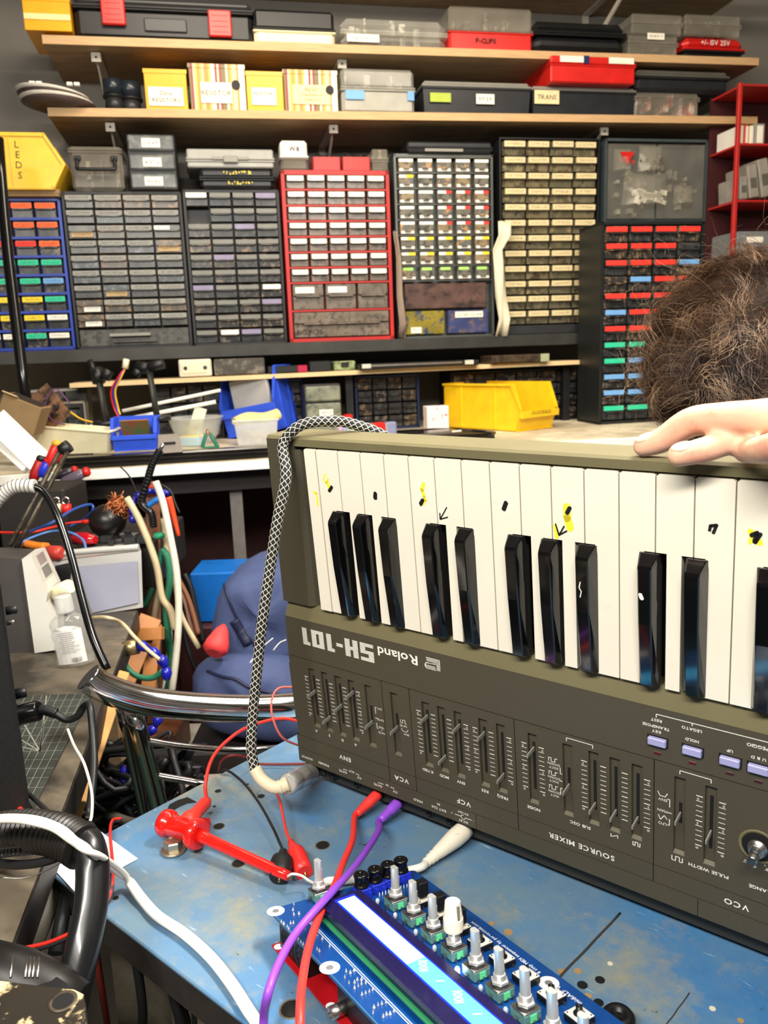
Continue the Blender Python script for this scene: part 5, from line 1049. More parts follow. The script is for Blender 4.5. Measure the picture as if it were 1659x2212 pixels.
# encoders
tealp = mat('teal_plastic', '57827e', .4, var=.15); grn = mat('green_label', '5fd690', .5)
K2 = lambda x, y: (740 + x * .1808, 1830 + y * .1808); K3 = lambda x, y: (960 + x * .2411, 1960 + y * .2411)
EN = [K2(630, 640), K2(850, 830), K2(1090, 1010), K2(1340, 1215), K3(290, 555), K3(500, 735), K3(730, 930), K3(965, 1135)]
EP = [bl(px, py, .004) for px, py in EN]
n_ = len(EP); mi = sum(range(n_)) / n_; mx = sum((p for p in EP), Vector((0, 0, 0))) / n_; den = sum((i - mi) ** 2 for i in range(n_)); slope = sum((EP[i] * (i - mi) for i in range(n_)), Vector((0, 0, 0))) / den
EP = [(mx + slope * (i - mi)) * .5 + EP[i] * .5 for i in range(n_)]
EP.append(EP[-1] + slope)
def encoder(p, ang=0, tall=.0145, flat=True):
    p = Vector((p.x, p.y, 0)); M = orient(p, ang)
    e = MB().box(-.0060, .0060, -.0062, .0062, .0005, .0062, .0004, M=M).build('encoder', tealp, seq)
    MB().box(-.0063, .0063, -.0060, .0060, .0060, .0070, .0003, M=M).build('cap_plate', steel, e); MB().box(-.0022, .0022, -.0066, -.0061, .0014, .0054, M=M).build('tag', grn, e)
    q = MB(); [q.box(x - .0005, x + .0005, y * .0072 - .0006, y * .0072 + .0006, .0, .003, M=M) for x in (-.004, 0, .004) for y in (-1, 1)]; [q.box(y * .0075 - .0012, y * .0075 + .0012, -.001, .001, 0, .0035, M=M) for y in (-1, 1)]; q.build('pin', steel, e)
    MB().lathe([(.0052, .007), (.0052, .0080)], 20, M).build('washer', darksteel, e); MB().lathe([(.0050, .0082), (.0053, .0086), (.0053, .0100), (.0046, .0104)], 6, M, smooth=False).build('nut', alu, e)
    q = MB(); [q.lathe([(.0034, .0102 + k * .0007), (.0037, .01045 + k * .0007), (.0034, .0108 + k * .0007)], 18, M) for k in range(5)]; q.build('threaded_bush', alu, e)
    s = [(.0030 * cos(t), .0030 * sin(t)) for t in [radians(25 + 310 * k / 14) for k in range(15)]]; s = [(min(x, .0016), y) for x, y in s]
    q = MB(); q.prism([(.003 * cos(2 * pi * k / 16), .003 * sin(2 * pi * k / 16)) for k in range(16)], .0135, .0215, M=M); q.prism(s, .0215, .0138 + tall, M=M); q.build('shaft', alu, e); return e
enc_objs = []
for i, p in enumerate(EP):
    enc_objs.append(encoder(p, 0))
encoder(bl(690, 1935, .002), 0)
# white knob on the fourth
M = orient(Vector((EP[3].x, EP[3].y, 0))); kn = MB().lathe([(.0060, .0165), (.0063, .0175), (.0063, .0245), (.0060, .0248), (.0048, .0350), (.0043, .0354), (.0036, .0338), (.0012, .0330)], 40, M, smooth=False).build('white_knob', mat('ivory_knob', 'e6ddc8', .35), seq)
MB().box(-.0008, .0008, -.0063, -.0040, .0252, .0340, M=M @ Matrix.Translation((0, .0002, 0))).build('pointer_line', mat('grey_line', '77746c', .4), kn)
# tact switches
BT = [K2(960, 600), K2(1190, 770), K3(80, 190), K3(325, 295), K3(525, 445), K3(735, 600), K3(965, 785), K3(1205, 965)]
BTP = [bl(px, py, .004) for px, py in BT]; mxb = sum((p for p in BTP), Vector((0, 0, 0))) / 8; sb = sum((BTP[i] * (i - 3.5) for i in range(8)), Vector((0, 0, 0))) / 42
for i in range(9):
    p = mxb + sb * (i - 3.5); p = Vector((p.x, p.y, 0)); M = orient(p)
    b_ = MB().box(-.006, .006, -.006, .006, .0004, .0042, .0003, M=M).build('tact_switch', dk, seq)
    MB().box(-.0057, .0057, -.0057, .0057, .0042, .0046, M=M).build('top_plate', mat('white_plate', 'e4e2de', .4), b_)
    q = MB(); [q.lathe([(.0005, .0046), (.0005, .0049)], 8, M @ Matrix.Translation((x * .0045, y * .0045, 0))) for x in (-1, 1) for y in (-1, 1)]; q.build('stud', ink, b_)
    if i < 3: MB().box(-.0038, .0038, -.0036, .0036, .0062, .0165, .0004, M=M).build('key_cap', mat('satin_black', '101012', .45), b_)
    else: MB().lathe([(.0033, .0046), (.0033, .0052), (.0019, .0056), (.0019, .0092), (.0008, .0092), (.0008, .0086)], 16, M).build('plunger', dk, b_)
    q = MB(); [q.box(x - .0004, x + .0004, y * .0068 - .0009, y * .0068 + .0009, 0, .0018, M=M) for x in (-.0033, .0033) for y in (-1, 1)]; q.build('pin', steel, b_)
# LEDs between display and encoders
LP = [K2(418, 640), K2(630, 810), K2(875, 1010), K2(1100, 1200), K3(115, 555), K3(325, 720), K3(548, 920)]
for i, (px, py) in enumerate(LP):
    p = bl(px, py, .003); p = Vector((p.x, p.y, 0)); lit = i == 4
    MB().lathe([(.0015, .0008), (.0015, .0032), (.0011, .0042), (.0004, .0047)], 12, Matrix.Translation(p)).build('led', mat('lit_led', 'ffffff', .3, emit=22, emitc='e8f0ff') if lit else mat('clear_led', 'b9bfd0', .15, var=.1), seq)
# trim knobs
for i, ((px, py), (bx, by)) in enumerate(zip([K2(225, 470), K2(390, 405), K2(545, 345), K2(700, 290)], [K2(280, 500), K2(430, 450), K2(560, 400), K2(740, 340)])):
    p = bl(px, py, .006); p = Vector((p.x, p.y, 0)); M = Matrix.Translation(p)
    MB().lathe([(.0053, .0062), (.0055, .0068), (.0055, .0075), (.0050, .0078), (.0050, .0135), (.0055, .0138), (.0055, .0148), (.0046, .0158), (.0018, .0159), (.0017, .0152)], 24, M).build('trim_knob', mat('gloss_black', '0d0d0e', .2), seq)
    q = MB().box(-.0055, .0055, -.006, .004, .0003, .006, .0004, M=orient(p)); [q.box(x, x + .002, -.0085, -.006, .0003, .004, M=orient(p)) for x in (-.004, .002)]; q.build('trim_pot', mat('royal_blue', '1c2fb0', .4), seq)
# solder blobs
q = MB(); sb_ = [(635, 1955), (633, 1967), (635, 1977), (646, 1975), (661, 1996), (659, 2003), (608, 1993), (613, 1997), (621, 2003), (628, 1996), (634, 1995), (624, 2008), (645, 2030), (650, 2036), (655, 2042), (681, 2015), (684, 2022), (696, 2030), (712, 2046), (685, 2052), (690, 2056), (748, 2100), (757, 2103), (765, 2098), (745, 2113), (754, 2125), (766, 2124), (772, 2118), (781, 2118), (790, 2125), (766, 2136), (774, 2132), (781, 2127), (782, 2150), (790, 2147), (798, 2144), (805, 2140), (808, 2178), (817, 2173), (825, 2170), (834, 2167), (806, 2190), (828, 2198), (835, 2193), (843, 2192), (851, 2186)]
for (px, py) in sb_: p = bl(px, py); r = RN.uniform(.0006, .0011); MB().lathe([(r, 0), (r * .8, .0006), (r * .3, .0016), (r * .15, .0022)], 8, Matrix.Translation(p)).build('solder_joint', mat('solder', 'c9cacc', .3, metal=.3), seq)
for r_ in range(2):
    for k in range(14): p = bl(798 + k * 6.6 + r_ * 22, 1930 - k * 2.1 + r_ * 6); MB().lathe([(.0007, 0), (.0005, .0008), (.0002, .0028)], 6, Matrix.Translation(p)).build('solder_joint', mat('solder', 'c9cacc', .3, metal=.3), seq)
# din sockets under the left edge, and feet
le = (bl(795, 2212) - bl(596, 1996)).normalized(); li = Vector((-le.y, le.x, 0)); li = li if (w0 - c0).dot(li) > 0 else -li
for k in range(2):
    a = c0 + le * (.012 + k * .0215) + li * .0015; P = [a, a + le * .0205, a + le * .0205 + li * .014, a + li * .014]
    s_ = MB().prism([(p.x, p.y) for p in P], -.0215, -.0017).build('din_socket', dk, seq)
    cc = a + le * .01025 - li * .0002; RM = Matrix(((le.x, 0, -li.x, cc.x), (le.y, 0, -li.y, cc.y), (0, 1, 0, -.0115), (0, 0, 0, 1)))
    MB().lathe([(.0080, 0), (.0080, .0004), (.0074, .0004), (.0074, 0)], 26, RM).build('socket_ring', mat('ring_black', '232326', .3), s_); q = MB(); [q.lathe([(.0008, 0), (.0008, .0005)], 8, RM @ Matrix.Translation((.0045 * cos(t), .0045 * sin(t), 0))) for t in [radians(d) for d in (180, 225, 270, 315, 0)]]; q.build('socket_pin', slotm, s_)
a = c0 + le * .055 + li * .002; P = [a, a + le * .2, a + le * .2 + li * .05, a + li * .05]
# red lower board
rb = thing('red_board', 'small red circuit board tucked under the blue board', 'circuit board', M=BDM @ Matrix.Translation((0, 0, -.0225)))
a = c0 + le * .006 + li * -.0025; P = [a, a + le * .15, a + le * .15 + li * .06, a + li * .06]
MB().prism([(p.x, p.y) for p in P], .0, .0012).build('board', mat('red_solder_mask', 'b3141c', .35, var=.1), rb)
for k, d in enumerate((.003, .078)):
    p = a + le * (d + .002) + li * .003; MB().lathe([(.0032, .0012), (.0032, .0015)], 16, Matrix.Translation(p)).build('mounting_pad', silk, rb)
p = a + le * .092 + li * .0; RM = Matrix(((le.x, 0, -li.x, p.x), (le.y, 0, -li.y, p.y), (0, 1, 0, .006), (0, 0, 0, 1))); MB().lathe([(.004, -.008), (.004, .004), (.0028, .004), (.0026, -.002)], 18, RM).build('barrel_socket', steel, rb)
MB().prism([(p.x, p.y) for p in [a + le * .084 + li * .006, a + le * .15 + li * .006, a + le * .15 + li * .05, a + le * .084 + li * .05]], .0013, .016).build('component_block', dk, rb)
[MB().prism([(q_.x, q_.y) for q_ in [a + le * (.060 + j * .006) + li * .02, a + le * (.064 + j * .006) + li * .02, a + le * (.064 + j * .006) + li * .03, a + le * (.060 + j * .006) + li * .03]], .0013, .008).build('capacitor', dk, rb) for j in range(3)]
# props under the raised end
for px, py in ((1080, 2205),):
    p = bl(px, py) - Vector((0, 0, .0017)); wp = BDM @ p; hh = wp.z - .9005
    MB().cyl(p, BDI @ Vector((wp.x, wp.y, .9005)), .004).build('standoff', steel, seq)
# black round knob at the bottom edge of the frame
p = onz(1335, 2212, .905); t = thing('round_knob', 'black rubber foot at the bottom edge beside the circuit board', 'bumper', M=Matrix.Translation((p.x, p.y, .9005))); MB().lathe([(.009, 0), (.010, .002), (.010, .010), (.008, .0125), (.004, .0125), (.0035, .010)], 24).build('knob_body', dk, t)
# ---------------------------------------------------------------- cables on the bench
cred = mat('coral_cable', 'e83a34', .4, var=.05); cpur = mat('purple_cable', '8a48c8', .4, var=.05); cwh = mat('white_cable', 'e6e1d6', .45, var=.06)
def sy(x, y, z): return SW(x, y, z)
t = thing('patch_cable', 'coral red patch cable plugged into the synthesizer back and crossing the blue board', 'cable', M=Matrix.Translation(sy(26.8, 319, 9)))
j0 = sy(24, 317, 9); P = [sy(21, 322, -22), onz(762, 1812, .914), onz(742, 1862, .916), onz(722, 1915, .928), bpt(690, 1978, .010), bpt(666, 2050, .010), bpt(652, 2130, .008), bpt(648, 2225, .004), onz(655, 2420, .905)]
MB().tube([sy(22.5, 320.5, -12)] + P, .0027, n=10).build('cord', cred, t, world=True)
MB().lath(j0, sy(21.4, 321.6, -20), [(.0048, 0), (.0050, .1), (.0047, .55), (.0040, .6), (.0045, .65), (.0036, .72), (.0042, .78), (.0034, .86), (.0038, .9), (.0028, 1)], 14).build('plug_boot', cred, t, world=True)
t = thing('patch_cable', 'purple patch cable plugged in beside the coral one and crossing above it', 'cable', M=Matrix.Translation(sy(47, 319, 9)))
P = [sy(44, 322, -18), onz(818, 1795, .917), onz(768, 1870, .926), bpt(700, 1945, .0165), bpt(640, 2015, .012), bpt(603, 2080, .010), bpt(578, 2150, .004), onz(569, 2225, .915), onz(575, 2420, .904)]
MB().tube([sy(45, 320.5, -10)] + P, .0027, n=10).build('cord', cpur, t, world=True)
MB().lath(sy(46.5, 318, 9), sy(44.4, 321.6, -16), [(.0048, 0), (.0050, .1), (.0046, .5), (.0036, .6), (.0042, .68), (.0034, .76), (.0038, .85), (.0028, 1)], 14).build('plug_boot', cpur, t, world=True)
t = thing('power_cable', 'white power lead plugged into the synthesizer back, running behind the circuit board', 'cable', M=Matrix.Translation(sy(118, 320, 6)))
MB().lath(sy(117, 317, 9), sy(108, 322, -40), [(.0072, 0), (.0078, .12), (.0078, .3), (.0052, .72), (.0046, .74), (.0050, .80), (.0042, .82), (.0046, .88), (.0036, .9), (.0040, .96), (.003, 1)], 18).build('plug', mat('grubby_white', 'ddd4c2', .5, var=.08, col2='8a7f6c', sc2=160, th=.7), t, world=True)
MB().tube([sy(108.5, 322, -38), onz(908, 1874, .9075), onz(868, 1883, .905), onz(800, 1894, .905), onz(740, 1902, .905), onz(705, 1905, .905), onz(690, 1925, .904)], .0032, n=10).build('cord', cwh, t, world=True)
# braided lead with boot and jack
t = thing('instrument_cable', 'black and white braided cable draped over the left end of the synthesizer', 'cable', M=Matrix.Translation(sy(-53, 319, 8)))
bp1 = [sy(40, 30, 66), sy(34, 0, 52), sy(14, -16, 30), sy(2, -19.5, 18), sy(-10, -20, 6), sy(-20, -15, -2), sy(-28, -3, -8), dep(618, 1030, .655), dep(600, 1120, .66), dep(583, 1230, .668), dep(567, 1340, .676), dep(555, 1450, .684), dep(546, 1550, .692), dep(543, 1620, .696), dep(552, 1668, .697)]
bs = spline(bp1, 12); MB().tube(bs, .0044, n=12, sub=1).build('cord', mat('braid_black', '1c1a17', .7, var=.3, scale=300), t, world=True)
q = MB(); L_ = 0; step = .0054; acc = 0; pr = None; cnt = 0
for a, b in zip(bs, bs[1:]):
    seg = (b - a).length; tdir = (b - a).normalized(); 
    while acc < seg:
        c = a + tdir * acc; tocam = (CP - c); tocam = (tocam - tdir * tocam.dot(tdir)).normalized(); sd = tdir.cross(tocam)
        for kk in range(5):
            an = radians(72 * kk + (36 if cnt % 2 else 0) + 10); nrm = tocam * cos(an) + sd * sin(an)
            for sg in (-1, 1):
                an2 = an + sg * .42; n2 = tocam * cos(an2) + sd * sin(an2); p1 = c + nrm * .00465 - tdir * .0007; p2 = c + n2 * .00455 + tdir * .0019; w_ = tdir * .00048; q.add([p1 - w_, p1 + w_, p2 + w_, p2 - w_], [(0, 1, 2, 3)])
        acc += step * .5; cnt += 1
    acc -= seg
o = q.build('braid_thread', mat('braid_white', 'e9e4d4', .7), t, world=True); o['kind'] = 'stuff'
bt_ = [dep(551, 1660, .697), dep(565, 1683, .694), dep(590, 1700, .690), dep(612, 1700, .688)]
MB().tube(bt_, lambda u: .0054, n=14).build('boot', mat('beige_rubber', 'd3c6aa', .6, var=.08), t, world=True)
MB().lath(dep(603, 1702, .689), dep(624, 1693, .690), [(.0056, 0), (.0068, .15), (.0054, .3), (.0068, .45), (.0054, .6), (.0066, .75), (.0060, 1)], 16).build('strain_relief', MATS['beige_rubber'], t, world=True)
ja, jb = dep(620, 1695, .690), sy(-53, 318, 2)
MB().lath(ja, jb, [(.0072, 0), (.0090, .06), (.0090, .30), (.0086, .33), (.0092, .36), (.0092, .70), (.0088, .72), (.0094, .76), (.0088, .79), (.0094, .83), (.0088, .86), (.0094, .9), (.0094, 1)], 28).build('jack_shell', mat('bright_nickel', 'dddbd6', .25, metal=.6), t, world=True)
MB().lath(jb, sy(-53, 318, 10), [(.0045, 0), (.0045, 1)], 14).build('jack_sleeve', steel, t, world=True)
# big red hook probe
redg = mat('gloss_red', 'e01b14', .22, var=.05, coat=.5)
t = thing('test_probe', 'large glossy red hook probe lying across the blue bench', 'probe', M=Matrix.Translation(onz(400, 1800, .9)))
pA, pB, pC, pD = onz(352, 1775, .9165), onz(432, 1805, .9165), onz(436, 1807, .9165), onz(624, 1893, .912)
MB().lath(pA, pB, [(.0060, 0), (.0112, .04), (.0118, .12), (.0112, .2), (.0088, .24), (.0092, .3), (.0092, .78), (.0122, .82), (.0128, .9), (.0116, 1.0)], 26).build('barrel', redg, t, world=True)
MB().lath(pC, pD, [(.0060, 0), (.0050, .03), (.0048, .1), (.0043, .9), (.0036, 1)], 16).build('stem', redg, t, world=True)
MB().cyl(pD, onz(629, 1898, .911), .0014).build('hook', mat('brass', 'b08a50', .3, metal=1), t, world=True)
MB().lath(onz(398, 1785, .918), onz(448, 1730, .914), [(.0085, 0), (.0080, .3), (.0056, .45), (.0058, .9), (.0040, 1)], 16).build('lead_boot', mat('matt_red', 'e8362a', .45), t, world=True)
MB().lath(onz(412, 1782, .916), onz(449, 1778, .910), [(.0062, 0), (.0062, .5), (.0047, .52), (.0050, .98), (.0032, 1), (.003, .9)], 14).build('side_socket', redg, t, world=True)
MB().tube([onz(447, 1733, .914), onz(444, 1690, .930), onz(462, 1632, .945), onz(510, 1585, .95), onz(560, 1562, .945), onz(610, 1552, .94), onz(655, 1560, .93)], .0017, n=8).build('lead', MATS['matt_red'], t, world=True)
wire('short white wire hooked on the probe tip and leading to the circuit board', [onz(621, 1894, .912), onz(632, 1888, .918), onz(652, 1892, .915), onz(668, 1903, .912), bpt(682, 1910, .004)], .0011, cwh)
# crocodile clips
def clip(label, tip, tail, mcol, r, wirepts, wm, metal=True):
    t = thing('crocodile_clip', label, 'clip', M=Matrix.Translation(onz(*tip[:2], .9)))
    a = onz(*tail); b = onz(*tip)
    MB().lath(a, b, [(r * .35, 0), (r * .42, .12), (r * .5, .2), (r * .92, .34), (r, .5), (r * .95, .8), (r * .88, 1)], 16).build('sleeve', mcol, t, world=True)
    d = (b - a).normalized(); q = MB(); [q.cyl(b - d * .004 + Vector((0, 0, s * .0012)), b + d * .004 + Vector((0, 0, s * .0003)), .0013, .0008, n=8) for s in (-1, 1)]; q.build('jaw', MATS['brass'] if metal else darksteel, t, world=True)
    MB().tube([a] + [onz(*p) for p in wirepts], .0012, n=8).build('lead', wm, t, world=True); return t
cb = mat('soft_black_rubber', '181718', .55)
clip('black sleeved clip standing near the tip of the red probe', (604, 1895, .908), (612, 1838, .914), cb, .0092, [(604, 1820, .91), (588, 1785, .912), (560, 1735, .914), (525, 1690, .916), (490, 1664, .915), (470, 1668, .905)], cb)
clip('red sleeved clip beside the black sleeved clip on the blue bench', (658, 1886, .905), (628, 1818, .910), mat('clip_red', 'dd2a26', .4), .0078, [(618, 1795, .911), (611, 1760, .913), (604, 1728, .914), (598, 1714, .914), (592, 1700, .91)], mat('matt_red', 'e8362a', .45))
wire('thin pink wire looping in front of the chrome stool back', [dep(700, 1478, .83), dep(640, 1484, .82), dep(600, 1488, .80), dep(586, 1520, .79), dep(592, 1560, .78), dep(612, 1595, .78), dep(650, 1612, .80)], .0012, mat('pink_wire', 'c8645c', .5))
wire('dark red wire arching along the far edge of the blue bench', [onz(676, 1650, .905), onz(560, 1650, .905), onz(535, 1637, .92), onz(500, 1632, .93), onz(478, 1645, .92), onz(472, 1668, .905)], .0012, mat('maroon_wire', '7a2020', .5))
# ---------------------------------------------------------------- left table and its clutter
TZ = .93
tp = mat('stained_tabletop', '6b6152', .5, var=.25, scale=25, col2='3a352e', sc2=7, th=.5)
e0 = onz(296, 1318, TZ); e1 = onz(15, 2066, TZ); ed = (e1 - e0).normalized(); e1 = e1 + ed * .1
lft = Vector((-ed.y, ed.x, 0)); lft = lft if lft.x < 0 else -lft
t = thing('side_table', 'stained dark work table along the left edge holding the cutting mat', 'table', M=Matrix.Translation((e0.x - .4, .7, 0)))
P = [e0, e1, e1 + lft * .75, e0 + lft * .75]; MB().prism([(p.x, p.y) for p in P], TZ - .026, TZ).build('table_top', tp, t, world=True)
P = [e0 - lft * .002, e1 - lft * .002, e1 + lft * .001, e0 + lft * .001]; MB().prism([(p.x, p.y) for p in P], TZ - .0285, TZ - .001).build('edge_band', mat('worn_black_edge', '1d1a17', .5, var=.4, scale=60), t, world=True)
for a in (e0 + lft * .05 - ed * -.05, e1 + lft * .05 - ed * .05): MB().box(a.x - .02, a.x + .02, a.y - .02, a.y + .02, 0, TZ - .026).build('leg', wood, t, world=True)
owood = mat('orange_wood', 'b5763a', .5, var=.25, scale=12)
def plank(a, b, wd, th, name='plank', m=owood, parent=None, nrm=None):
    d = (b - a); L = d.length; d.normalize(); n = nrm or (CP - a); n = (n - d * n.dot(d)).normalized(); s = d.cross(n)
    Mx = Matrix(((s.x, n.x, d.x, a.x), (s.y, n.y, d.y, a.y), (s.z, n.z, d.z, a.z), (0, 0, 0, 1))); q = MB().box(-wd / 2, wd / 2, -th / 2, th / 2, 0, L, .001, M=Mx); return q.build(name, m, parent, world=True)
tag(plank(dep(262, 1470, 1.00), dep(165, 1752, .80), .013, .03, 'wood_batten', mat('pine', 'c9985c', .6, var=.15)), 'pale wooden batten under the right edge of the side table', 'batten')
# cutting mat
mt = thing('cutting_mat', 'dark cutting mat with pale grid lines on the side table', 'cutting mat', M=Matrix.Translation(onz(100, 1600, TZ)))
C = [onz(200, 1500, TZ + .0005), onz(46, 1802, TZ + .0005), onz(-120, 1802, TZ + .0005), onz(20, 1508, TZ + .0005)]
q = MB(); q.prism([(p.x, p.y) for p in C], TZ + .0004, TZ + .0024); q.build('mat_sheet', mat('mat_green_black', '383c37', .6, var=.15), mt, world=True)
q = MB()
def L2(a, b, w=.00022, z=TZ + .0026):
    d = (b - a).normalized(); s = Vector((-d.y, d.x, 0)) * w; q.add([Vector((p.x, p.y, z)) for p in (a - s, a + s, b + s, b - s)], [(0, 1, 2, 3)])
for k in range(1, 16): u = k / 16; L2(C[0].lerp(C[1], u), C[3].lerp(C[2], u))
for k in range(1, 10): u = k / 10; L2(C[0].lerp(C[3], u), C[1].lerp(C[2], u))
o_ = onz(87, 1628, TZ)
for px, py in ((101, 1507), (96, 1560), (54, 1571), (38, 1598), (25, 1613)): L2(o_, onz(px, py, TZ), .0006)
q.build('grid_line', mat('pale_line', '9b9c92', .6), mt, world=True)
# black amplifier box at left edge
p = onz(42, 1655, TZ + .0026); am = thing('amplifier', 'black box at the left edge with plugs in its side, on the cutting mat', 'amplifier', M=Matrix.Translation(p + Vector((0, 0, .0003))) @ Matrix.Rotation(radians(29), 4, 'Z'))
MB().box(-.2, 0, -.10, .10, .003, .205, .003).build('case', mat('textured_black', '151515', .55, var=.4, scale=300), am)
for x in (-.18, -.02): MB().cyl((x, -.04, 0), (x, -.04, .004), .006).build('foot', blackp, am)
def onbox(px, py):  # point on the right side plane of the box
    return dep(px, py, AZ)
AZ = (p - CP).dot(MR.col[2]) - .004; ax = (PM[am.name].col[0].to_3d())
for px, py, r_, l_, m_, nm in ((12, 1320, .004, .010, darksteel, 'knob'), (14, 1346, .0025, .007, steel, 'screw'), (32, 1500, .005, .010, blackp, 'switch'), (22, 1592, .011, .009, MATS['gloss_black'], 'socket')):
    c = onbox(px, py); MB().lath(c, c + ax * l_, [(r_, 0), (r_, .9), (r_ * .85, 1)], 18).build(nm, m_, am, world=True)
t = thing('audio_cable', 'black cable with a moulded plug in the side of the black box', 'cable', M=Matrix.Translation(onbox(25, 1548)))
c = onbox(24, 1548); d_ = dep(86, 1534, (c - CP).dot(MR.col[2].normalized())); MB().lath(c, d_, [(.0105, 0), (.0105, .3), (.0095, .35), (.0098, .95), (.008, 1)], 20).build('plug', MATS['gloss_black'], t, world=True)
zz = (d_ - CP).dot(MR.col[2].normalized())
MB().tube([d_, dep(100, 1535, zz), dep(122, 1542, zz)], .0048, n=10).build('strain_relief', blackp, t, world=True)
MB().tube([dep(118, 1541, zz), dep(145, 1555, zz), dep(168, 1546, zz), dep(182, 1525, zz), dep(194, 1526, zz - .01), dep(200, 1580, zz - .02), dep(203, 1660, zz - .04), dep(192, 1765, zz - .07)], .0034, n=8).build('cord', blackp, t, world=True)
# soldering station: dark case with pale front shell
st = thing('soldering_station', 'pale fronted bench instrument with small displays on the side table behind the bottle', 'instrument', M=Matrix.Translation(onz(75, 1412, TZ)))
b0 = onz(75, 1412, TZ + .0005); dz = (b0 - CP).dot(MR.col[2].normalized())
Fp = [(47, 1208), (68, 1203), (103, 1282), (100, 1300), (124, 1335), (128, 1403), (75, 1411)]; Bp = [(77, 1186), (97, 1182), (131, 1255), (126, 1276), (138, 1310), (140, 1375), (98, 1385)]
F3 = [dep(*a, dz) for a in Fp]; B3 = [dep(*a, dz + .09) for a in Bp]; k = len(F3)
MB().add(F3 + B3, [tuple(range(k)), tuple(range(2 * k - 1, k - 1, -1))] + [(i, (i + 1) % k, k + (i + 1) % k, k + i) for i in range(k)]).build('front_shell', mat('grey_white_shell', 'c8c5bc', .5, var=.04), st, world=True)
Fd = [dep(*a, dz + .006) for a in ((-90, 1200), (47, 1208), (75, 1411), (-90, 1425))]; Bd = [dep(*a, dz + .10) for a in ((-60, 1180), (77, 1186), (98, 1380), (-60, 1390))]
MB().hexa(Fd, Bd).build('case', mat('charcoal_case', '3a3734', .55, var=.12), st, world=True)
def bil(u, v): a = F3[1].lerp(F3[2], u); b = B3[1].lerp(B3[2], u); return a.lerp(b, v)
nr = (F3[2] - F3[1]).cross(B3[1] - F3[1]).normalized(); nr = nr if nr.x > 0 else -nr
def face(u0, u1, v0, v1, m, nm): q = MB(); P = [bil(u0, v0), bil(u1, v0), bil(u1, v1), bil(u0, v1)]; q.hexa([p - nr * .001 for p in P], [p + nr * .0006 for p in P]); return q.build(nm, m, st, world=True)
face(.05, .32, .25, .75, mat('display_pink', '9a8a86', .4), 'display'); face(.38, .66, .25, .75, mat('display_grey', '77756f', .4), 'display'); face(.75, .95, .2, .8, mat('pale_label', 'dcd8cc', .5), 'label')
a = F3[4].lerp(B3[4], .5); MB().lath(dep(112, 1288, dz + .04), dep(150, 1266, dz + .02), [(.008, 0), (.010, .3), (.0105, .7), (.0095, 1)], 18).build('knob', creamp, st, world=True)
# bottle
p = onz(166, 1434, TZ + .0006); t = thing('sanitizer_bottle', 'small clear bottle with a white printed label standing on the side table', 'bottle', M=Matrix.Translation(p) @ Matrix.Rotation(radians(7), 4, 'Z') @ Matrix.Rotation(radians(-5), 4, 'Y'))
cl = clear('bottle_plastic', 'c8c8c4', .25, .05); hb = .066
prof = [(0, .0), (.018, 0), (.021, .003), (.0205, .010), (.0190, .016), (.0205, .024), (.0190, .032), (.0205, .040), (.0190, .048), (.0205, .055), (.017, .062), (.0095, .068), (.0095, .071)]
q = MB().lathe(prof, 30, Matrix.Diagonal((1.15, .7, 1, 1)), cap=False); q.build('bottle_body', cl, t)
MB().lathe([(.0108, .070), (.0112, .072), (.0108, .090), (.0098, .092), (.0, .092)], 24).build('cap', mat('cloudy_cap', 'd8d8d4', .25, alpha=.5), t)
q = MB(); q.add([((-.0175 + .035 * i / 6), -.0150 + .0016 * abs(i - 3) / 3 * abs(i - 3) / 1.5, z) for z in (.006, .050) for i in range(7)] + [(x, -.0145, z) for x, z in ((-.012, .054), (0, .056), (.012, .054))], [(i, i + 1, 8 + i, 7 + i) for i in range(6)] + [(7, 8, 14), (8, 9, 14), (9, 10, 15, 14), (10, 11, 15), (11, 12, 16, 15), (12, 13, 16)])
lb_ = q.build('bottle_label', mat('label_paper', 'f2f0ec', .5), t)
q = MB()
for k in range(11): xx = -.012 + RN.uniform(0, .003); q.box(xx, RN.uniform(.004, .013), -.0153, -.0152, .047 - k * .0026, .0474 - k * .0026)
for k in range(14): xx = .000 + k * .0009; q.box(xx, xx + RN.choice((.0003, .0006)), -.0156, -.0155, .008, .014)
q.build('print', mat('grey_print', '8c8a8a', .6), lb_)
# hinged plastic box and the black case behind
z0_ = onz(306, 1318, TZ); dd = (z0_ - CP).dot(MR.col[2].normalized())
t = thing('plastic_box', 'translucent grey box with lilac tint standing behind the bench instrument', 'box', M=Matrix.Translation(onz(210, 1325, TZ)))
Fq = [dep(x, y, dd) for x, y in ((98, 1216), (305, 1190), (309, 1312), (150, 1336))]; Bq = [dep(x, y, dd + .09) for x, y in ((100, 1192), (297, 1172), (300, 1290), (150, 1312))]
MB().hexa(Fq, Bq).build('box_body', mat('cloudy_plastic', 'b3b1ad', .3, var=.06, scale=6), t, world=True)
Lq = [dep(x, y, dd - .002) for x, y in ((165, 1224), (296, 1212), (300, 1302), (200, 1324))]; MB().hexa(Lq, [p + (CP - p).normalized() * .002 for p in Lq]).build('front_panel', mat('lilac_panel', '9b9cae', .2, var=.05, scale=5), t, world=True)
Dq = [dep(x, y, dd - .003) for x, y in ((118, 1222), (158, 1214), (150, 1262), (128, 1275))]; MB().hexa(Dq, [p + (CP - p).normalized() * .0015 for p in Dq]).build('dark_interior', ink, t, world=True)  # flat black sheet painting the drawer's unlit interior
MB().tube([dep(96, 1200, dd), dep(200, 1190, dd), dep(300, 1182, dd)], .005, n=8, sub=3).build('rim', mat('cloudy_plastic', 'b3b1ad', .3), t, world=True)
t = thing('storage_case', 'black case behind the translucent box, cluttered with leads and tools on top', 'case', M=Matrix.Translation(onz(200, 1300, TZ)))
